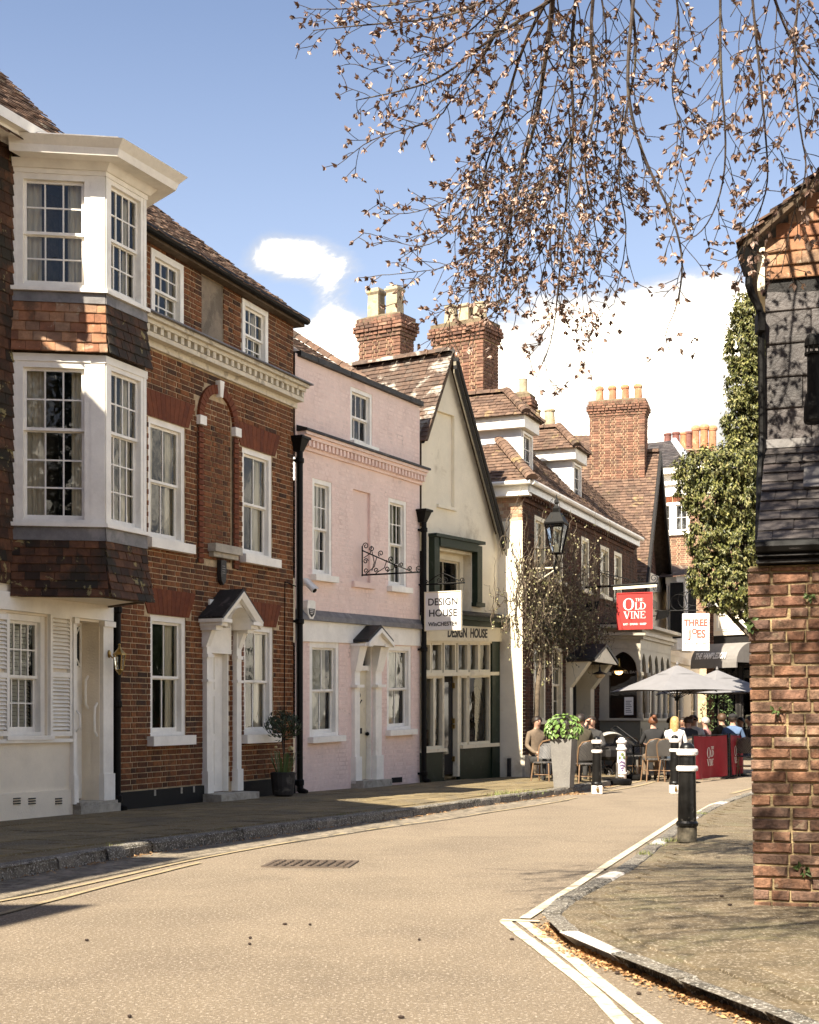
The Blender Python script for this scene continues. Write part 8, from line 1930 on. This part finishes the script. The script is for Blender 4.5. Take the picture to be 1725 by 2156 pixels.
# ------------------------------------------------------------------ bare climber on the inn
PALE = M('pale budding leaf', rough=.7, cols=[(.26, .24, .11), (.4, .36, .22), (.32, .28, .15), (.18, .19, .065)], var=.2)
CL = thing('climbing_vine', 'tangled bare climber with pale buds covering the dark brick inn', 'climber', tuple(fe.P(.35, .1, .1)))
m = MB(); uT = fe.u(1115); vz = lambda py, u: fe.v(u, py)
tr = [fe.P(uT, .10, .05), fe.P(uT-.05, .13, .6), fe.P(uT+.12, .12, 1.2), fe.P(uT+.05, .16, 1.9), fe.P(uT+.38, .14, 2.5), fe.P(uT+.25, .15, 3.0)]
q = smooth(tr, 2); m.tube(q, [.075-.035*i/len(q) for i in range(len(q))], 8); m.build('trunk', BARKP, CL, smooth=True)
tw = MB(); lf = MB(); lfs = []
def leafpair(m, p, s):
    v = rv(); leaf(m, p, v, rv(), s*R.uniform(.7, 1.3), s*.8)
def creep(u, n, v, hu, hv, L, r, d):
    pts = []; st = .09; k = int(L/st); hn = R.uniform(0, .35); fl0 = R.choice((1.7, 2.2, 2.6, 2.9, 3.1))
    for i in range(k+1):
        pts.append(fe.P(u, max(.03, n), v))
        a = math.atan2(hv, hu)+R.gauss(0, .35); hu, hv = math.cos(a), math.sin(a)-.02; u += hu*st; v += hv*st; n += (hn+R.gauss(0, .25))*st*.8
        if n > .75: hn = -.2
        if n < .03: n = .03
        if v > eH-.2: hv = -abs(hv)
        if v < fl0: hv = abs(hv)+.2
        if d > 0 and R.random() < .22: creep(u, n, v, hu+R.gauss(0, .9), hv+R.gauss(0, .9), L*R.uniform(.3, .6), r*.6, d-1)
        if d < 2 and R.random() < .15:
            for _ in range(R.choice((1, 2))): leafpair(lf, fe.P(u, n, v)+rv()*.03, .05)
    if len(pts) > 1: tw.tube(pts, [max(.0025, r*(1-.7*i/len(pts))) for i in range(len(pts))], 4, False)
for _ in range(15):
    creep(uT+R.uniform(0, .5), R.uniform(.05, .15), R.uniform(2.4, 3.4), R.uniform(-.25, 1), R.uniform(.1, 1.), R.uniform(1.8, 4.4), R.uniform(.012, .024), 2)
for _ in range(20): creep(R.uniform(.2, 5.0), R.uniform(.05, .3), R.uniform(2.8, 3.6), R.uniform(-.5, 1), R.uniform(-.3, .5), R.uniform(1.2, 3.0), .012, 2)
for _ in range(7): creep(-.05, .1, R.uniform(2.5, 4.2), -1, R.uniform(-.5, .6), R.uniform(.5, 1.0), .008, 1)
tag(tw.build('twigs', BARKP, CL, fix=False), kind='stuff'); tag(lf.build('leaves', PALE, CL, fix=False), kind='stuff')
dark = MB(); DKL = M('dark climber leaf', rough=.6, cols=[(.03, .035, .015), (.07, .07, .03), (.05, .04, .02)])
for _ in range(1500):
    u = abs(R.gauss(1.0, 2.4))+.1; v = R.gauss(3.25, .36)
    if u < 6.: leaf(dark, fe.P(u, R.uniform(.05, .5), v), rv(), rv(), .075, .05)
tag(dark.build('dark_leaves', DKL, CL, fix=False), kind='stuff')
for k, (px, py) in enumerate(((1140, 1640), (1128, 1628), (1150, 1645))):
    pass
# ------------------------------------------------------------------ evergreens beyond
IVY = M('sunlit ivy leaf', rough=.5, cols=[(.02, .026, .007), (.10, .108, .024), (.21, .20, .06), (.05, .06, .015), (.30, .265, .11)], var=.25, vs=3)
def evergreen(name, label, blobs, Y, n, size, base, trunk_r, mat=IVY):
    """blobs: (photo x, photo y, photo rx, photo ry)"""
    t = thing(name, label, 'tree', (base[0], base[1], 0)); m = MB(); b0 = Vector((base[0], base[1], 0)); 
    top = max((at(b[0], b[1], Y) for b in blobs), key=lambda p: p.z)
    m.tube([b0, b0*.5+Vector((top.x, top.y, 0))*.5+Vector((0, 0, top.z*.5)), top], [trunk_r, trunk_r*.7, trunk_r*.25], 8)
    for b in blobs:
        c = at(b[0], b[1], Y); m.tube([b0+Vector((0, 0, max(.5, c.z*.55))), c+Vector((0, .2, 0))], [trunk_r*.4, trunk_r*.12], 5)
    m.build('trunk', BARK, t); m = MB(); tot = sum(b[2]*b[3] for b in blobs)
    for (px, py, rx, ry) in blobs:
        c = at(px, py, Y); rx_, rz_ = rx/FOC*Y, ry/FOC*Y; ryy = min(rx_, rz_)*1.0; k = int(n*rx*ry/tot)
        cl = [rv() for _ in range(max(8, k//30))]
        for i in range(k):
            q = cl[R.randrange(len(cl))]; rr = R.uniform(.62, 1.0)**.6*(1+.18*mn.noise(q*2.3)); p = c+Vector((q.x*rx_*rr, q.y*ryy*rr, q.z*rz_*rr))+rv()*R.uniform(0, .24)*min(1, rx_)
            leaf(m, p, Vector((q.x, q.y, q.z*.6))+rv()*.7+Vector((0, 0, .3)), Vector((0, 0, -1))+rv()*.5, size*R.uniform(.7, 1.4), size*.55)
        if True:
            for i in range(k//9):
                q = cl[R.randrange(len(cl))]; rr = R.uniform(1., 1.2); p = c+Vector((q.x*rx_*rr, q.y*ryy*rr, q.z*rz_*rr)); leaf(m, p, q+rv()*.6, q+rv()*.7, size*1.2, size*.5)
    tag(m.build('crown', mat, t, fix=False), kind='stuff'); return t
bz = (at(1668, 1600, 33).x, 33)
evergreen('ivy_clad_tree', 'tall narrow ivy covered tree beside the slate building', [(1570, 660, 28, 50), (1562, 730, 32, 60), (1566, 810, 34, 60), (1560, 880, 36, 60), (1566, 940, 40, 45), (1590, 700, 30, 80), (1595, 850, 30, 90)], 33, 22000, .09, bz, .22)
bz2 = (at(1672, 1600, 31).x, 31)
evergreen('spreading_evergreen', 'broad sunlit evergreen overhanging the street above the Three Joes sign', [(1480, 990, 56, 46), (1545, 985, 60, 50), (1450, 1035, 26, 24), (1500, 1050, 55, 52), (1560, 1060, 50, 70), (1490, 1130, 42, 50), (1545, 1150, 50, 60), (1490, 1215, 38, 52), (1540, 1230, 44, 52), (1565, 1285, 22, 26), (1510, 1262, 30, 30), (1590, 1150, 30, 120)], 31, 32000, .088, bz2, .25)
pt = gy(1512, 38.5); OL = thing('olive_tree', 'small potted tree behind the tables by the awning shop', 'potted tree', pt); m = MB(); m.lathe([(.2, 0), (.26, .5), (.22, .5)], pt, 12); m.build('pot', DLEAD, OL); m = MB(); m.tube([pt, (pt[0], pt[1], 1.6)], .03, 6)
m.build('trunk', BARK, OL); m = MB()
for _ in range(420): v = rv(); leaf(m, Vector((pt[0]+v.x*.42, pt[1]+v.y*.4, 1.45+v.z*.6)), rv(), rv(), .1, .03)
tag(m.build('crown', MATS['strap leaf green'], OL, fix=False), kind='stuff')
# small ferns rooted in the brick wall
FRN = M('wall fern', rough=.6, cols=[(.05, .08, .02), (.10, .14, .04)], var=.2)
for px, py, s, lab in ((1636, 1495, .035, 'small green fern rooted in the middle of the brick wall'), (1690, 1830, .05, 'dark green weed rooted low in the brick wall'), (1582, 1318, .05, 'yellow green sprig at the top left corner of the brick wall'), (1705, 1258, .03, 'tiny fern near the top of the brick wall')):
    u = fj.u(px); v = fj.v(u, py); c = fj.P(u, .012, v); t = thing('wall_fern', lab, 'plant', tuple(c), group='weeds rooted in the brick wall')
    for k in range(9): m = MB(); d = (rv()+Vector((-.3, -1., .2))); leaf(m, c+rv()*s*.5, rv()+Vector((0, -1, .6)), d, s*1.3, s*.7); m.build('frond', FRN, t, fix=False)
# ------------------------------------------------------------------ overhanging copper beech
LEAFB = M('young copper beech leaf', rough=.55, cols=[(.09, .055, .042), (.21, .13, .10), (.34, .225, .17), (.5, .37, .30), (.15, .09, .07)], var=.25, vs=30)
TR = thing('copper_beech', 'copper beech whose budding branches hang down across the sky', 'tree', (6.8, 4.6, 0))
m = MB(); top = Vector((6.2, 4.8, 6.4)); m.tube([(6.8, 4.6, 0), (6.75, 4.6, .4), (6.6, 4.7, 3), top, (6.0, 4.9, 9.)], [.5, .36, .3, .24, .12], 12); m.build('trunk', BARK, TR, smooth=True)
LC = []          # leaf clusters (position, direction)
bt = MB()
def grow(p, d, L, r, lev, leafy, droop=.25):
    st = .05; k = max(2, int(L/st)); pts = [p.copy()]; d = d.normalized(); side = 1
    for i in range(k):
        d = (d+rv()*.16+Vector((0, 0, -droop*.16))).normalized(); p = p+d*st; pts.append(p.copy())
        if lev > 0 and i > 0 and R.random() < .46:
            e = d.cross(rv()); e.normalize(); grow(p, d*.65+e*.75, L*R.uniform(.3, .55)*(1-i/k*.4), r*.6, lev-1, leafy, droop)
        if lev < 2 and i > 0 and R.random() < leafy*1.35: LC.append((p.copy(), (d*.4+rv()*.8+Vector((0, 0, -.5))).normalized()))
    LC.append((p.copy(), d)) if leafy > 0 and R.random() < .9 else None
    bt.tube(pts, [max(.0027, r*.8*(1-.75*i/len(pts))) for i in range(len(pts))], 4, False)
def stem(pix, Y0, Y1, r0, r1, nt, leafy, tl=.42, side=0, lev=2, s0=0.):
    P_ = [at(621+.64*x, .64*y, Y0+(Y1-Y0)*i/(len(pix)-1)) for i, (x, y) in enumerate(pix)]; P_ = smooth(P_, 2)
    n = len(P_); bt.tube(P_, [max(.003, (r0+(r1-r0)*i/(n-1))*.8) for i in range(n)], 6, False)
    for i in range(nt):
        t = s0+(1-s0)*(i+R.random())/nt; q = along(P_, min(.999, t)); q2 = along(P_, min(1, t+.02)); d = (q2-q); d = d.normalized() if d.length > 1e-6 else Vector((0, 0, -1))
        e = d.cross(rv()).normalized(); e.y *= .6
        grow(q, d*.75+e*.7, tl*R.uniform(.5, 1.2)*(1-.35*t), max(.0022, (r0+(r1-r0)*t)*.42), lev-1, leafy)
    return P_
S = []
S += [stem([(850, -60), (845, 60), (815, 250), (800, 380), (745, 560), (700, 760), (680, 900)], 9.2, 10.2, .026, .006, 26, .30)]
S += [stem([(835, 5), (720, 80), (640, 130), (480, 260), (350, 300), (200, 330)], 9.2, 10.4, .017, .004, 28, .42, .34)]
S += [stem([(840, -20), (760, 130), (720, 250), (680, 400), (620, 560), (590, 760), (575, 960)], 9.3, 10.6, .018, .004, 30, .36)]
S += [stem([(930, -60), (905, 200), (920, 400), (900, 600), (870, 900), (850, 1120), (790, 1250)], 9.3, 10.0, .018, .003, 30, .30)]
S += [stem([(985, -60), (970, 150), (1000, 330), (945, 520), (980, 700), (1010, 880)], 9.0, 9.8, .016, .003, 24, .26)]
S += [stem([(1120, -60), (1090, 250), (1110, 400), (1160, 550), (1240, 700), (1280, 850), (1262, 1000), (1210, 1110), (1250, 1180)], 9., 9.2, .017, .003, 20, .02, .3)]
S += [stem([(1100, -60), (1130, 200), (1080, 400), (1060, 600), (1100, 760), (1050, 1000)], 9.4, 10, .014, .003, 18, .16)]
S += [stem([(1560, -60), (1600, 60), (1650, 170), (1740, 280)], 8.5, 8.8, .014, .006, 14, .3)]
S += [stem([(1400, -60), (1400, 250), (1420, 450), (1410, 620), (1350, 760), (1270, 800)], 8.7, 9.2, .012, .003, 22, .32)]
S += [stem([(1500, -60), (1530, 250), (1550, 450), (1560, 620), (1500, 760), (1450, 850)], 8.5, 9., .011, .003, 22, .34)]
S += [stem([(1660, -60), (1640, 200), (1660, 420), (1690, 560), (1640, 700), (1600, 900)], 8.4, 8.8, .010, .003, 22, .34)]
S += [stem([(700, -30), (500, 60), (250, 80), (60, 100)], 9.5, 10.2, .013, .003, 26, .44, .3)]
S += [stem([(600, -30), (380, 10), (180, 30), (40, 30)], 9.6, 10.4, .010, .003, 22, .44, .28)]
S += [stem([(620, 180), (520, 320), (470, 400), (260, 450), (170, 520)], 9.8, 10.4, .009, .003, 20, .40, .3)]
S += [stem([(640, 480), (560, 620), (420, 700), (290, 705)], 10, 10.5, .008, .002, 18, .38, .32)]
S += [stem([(630, 600), (540, 740), (430, 820), (310, 790)], 10, 10.5, .007, .002, 16, .38, .32)]
S += [stem([(900, 450), (780, 650), (620, 800), (520, 880), (350, 900)], 9.8, 10.3, .010, .002, 26, .38)]
S += [stem([(760, 500), (700, 720), (640, 900), (540, 980), (480, 1100)], 10, 10.4, .008, .002, 22, .38)]
S += [stem([(880, 700), (800, 850), (720, 960), (640, 1080)], 9.8, 10.2, .008, .002, 20, .38)]
S += [stem([(930, 600), (960, 800), (940, 1000), (990, 1200)], 9.8, 10, .007, .002, 16, .22)]
S += [stem([(1250, -60), (1270, 120), (1230, 300), (1290, 450), (1250, 620)], 8.9, 9.4, .010, .002, 20, .34)]
S += [stem([(1000, -60), (1030, 120), (1010, 260), (1060, 420), (1050, 640)], 9.5, 9.9, .010, .002, 18, .26)]
S += [stem([(780, -60), (650, 30), (560, 120), (430, 180), (250, 230)], 9.4, 10.2, .011, .002, 24, .44)]
for pix, nt in (([(800, 300), (760, 450), (720, 600), (690, 760), (700, 900)], 20), ([(860, 250), (830, 450), (800, 620), (790, 800), (830, 980)], 22), ([(900, 350), (920, 520), (900, 720), (930, 900)], 18), ([(960, 300), (900, 480), (850, 640), (760, 820), (680, 900)], 22), ([(1010, 350), (990, 520), (1040, 680), (1020, 820)], 16), ([(720, 300), (660, 440), (600, 560), (500, 640)], 20), ([(700, 420), (640, 560), (560, 680), (480, 760)], 18), ([(850, 520), (760, 700), (700, 840), (600, 940), (520, 960)], 22), ([(1080, 350), (1060, 520), (1090, 640)], 12), ([(820, 640), (850, 800), (800, 960), (860, 1060)], 16)):
    S2 = stem([(x+R.uniform(-8, 8), y) for x, y in pix], R.uniform(9.4, 9.8), R.uniform(9.9, 10.3), .008, .002, int(nt*.75), R.uniform(.18, .26), .38)
bt2 = bt; 
# boughs that carry the hanging stems, and more spread outside the picture, which dapples the right hand pavement
boughs = [(top, Vector((4.2, 6.6, 7.2)), Vector((2.2, 8.2, 6.9)), S[0][0]), (top, Vector((4.5, 6.8, 6.8)), Vector((3., 8.2, 6.2)), S[7][0]), (Vector((2.2, 8.2, 6.9)), Vector((.8, 9.2, 6.4)), S[11][0]), (Vector((2.2, 8.2, 6.9)), Vector((1.4, 9.0, 6.3)), S[5][0]), (Vector((3., 8.2, 6.2)), S[9][0])]
for b in boughs: q = smooth([Vector(p) for p in b], 2); bt.tube(q, [.07*(1-.6*i/len(q)) for i in range(len(q))], 8, False)
for s_ in S: q = smooth([Vector((1.6, 8.7, 6.8)), (s_[0]+Vector((1.6, 8.7, 6.8)))/2+Vector((0, 0, .3)), s_[0]], 1); bt.tube(q, .016, 5, False) if s_[0].z > 5.4 and (s_[0]-Vector((1.6, 8.7, 6.8))).length < 3 else None
nfr = len(LC)
for k in range(64):
    p = Vector((R.uniform(-2.3, 1.8), R.uniform(2.2, 7.2), R.uniform(5.9, 7.))); q = [Vector((3., 8.2, 6.9)) if k % 3 else top, (p+top)/2+Vector((0, 0, .8)), p+Vector((.5, .2, .3)), p]
    q = smooth(q, 2); bt.tube(q, [.03*(1-.75*i/len(q)) for i in range(len(q))], 5, False)
    for j in range(12): a = along(q, .45+.55*R.random()); grow(a, Vector((-.6, R.uniform(-.8, .8), R.uniform(-.3, .2))), R.uniform(.4, 1.), .009, 1, .32)
for f in (): pass
br_ = bt.build('branches', BARK, TR, fix=False); br_['kind'] = 'stuff'
def cluster(m, p, d, s):
    for _ in range(R.choice((2, 3, 3, 4))): leaf(m, p+rv()*.006, d.orthogonal()+rv()*.8, d+rv()*.75, s*R.uniform(.7, 1.25), s*R.uniform(.45, .7), .35)
protos = []
for k in range(6):
    m = MB(); cluster(m, Vector((0, 0, 0)), Vector((0, 0, 1)), .044); me = bpy.data.meshes.new('leaf_cluster'); me.from_pydata(m.v, [], m.f); me.materials.append(LEAFB); protos.append(me)
vis = [(p, d) for p, d in LC[:nfr]]; vis.sort(key=lambda t: t[0].y); rest = MB(); off = Vector(TR['_loc'])
for i, (p, d) in enumerate(vis+LC[nfr:]):
    if i < 300:
        o = bpy.data.objects.new('leaf_cluster', protos[R.randrange(6)]); COL.objects.link(o); o.parent = TR; o.location = p-off; o.rotation_euler = d.to_track_quat('Z', 'Y').to_euler(); o.scale = (R.uniform(.8, 1.3),)*3
    else: cluster(rest, p, d, .042)
rl = rest.build('leaves', LEAFB, TR, fix=False); rl['kind'] = 'stuff'
print('clusters', len(LC), nfr)

# trees on the far side of the street, behind the brick building: mirrored in the window panes
for i, (x, y, h, r) in enumerate(((12.5, 15, 5., 2.2), (15, 20, 5.5, 2.4), (17, 26, 6.5, 3), (20, 33, 7, 3.2), (13, 30, 5, 2.2), (-15, -18, 15, 5.5), (-5, -20, 17, 6), (6, -19, 16, 5.5), (16, -16, 15, 5.5))):
    t = thing('street_tree', ['round dark green tree', 'tall leafy green tree', 'broad green tree', 'large green tree', 'small dark green tree', 'big bushy tree far left behind the camera', 'second bushy tree behind the camera', 'third bushy tree behind the camera', 'fourth bushy tree behind the camera'][i]+(' across the street, hidden behind the brick building' if i < 5 else ', mirrored in the windows'), 'tree', (x, y, 0)); m = MB(); m.tube([(x, y, 0), (x, y, h*.5), (x, y, h*.85)], [.25, .2, .06], 8); m.build('trunk', BARK, t); m = MB()
    for _ in range(1700): v = rv(); rr = R.uniform(.55, 1)*(1+.2*mn.noise(v*2)); leaf(m, Vector((x+v.x*r*rr, y+v.y*r*rr, h*.6+v.z*h*.42*rr)), v+rv()*.6, rv(), .045*h, .03*h)
    tag(m.build('crown', BAY, t, fix=False), kind='stuff')

for i, (x0, y0, x1, y1, h) in enumerate(((-34, -24, 34, -25, 6.5), (10.5, 12.5, 27, 38, 2.6))):
    f = Up(Vector((x0, y0)), Vector((x1, y1))); t = thing('boundary_wall', ['long brick boundary wall behind the camera', 'brick garden wall across the street, hidden behind the brick building'][i], 'wall', tuple(f.P(f.L/2, 0, 0))); m = MB(); fbox(f, m, 0, f.L, -.3, 0, 0, h); m.build('wall', NB, t); m = MB(); fbox(f, m, -.05, f.L+.05, -.35, .05, h, h+.12); m.build('coping', STONE, t)  # unseen walls added to keep the bright horizon out of pane reflections
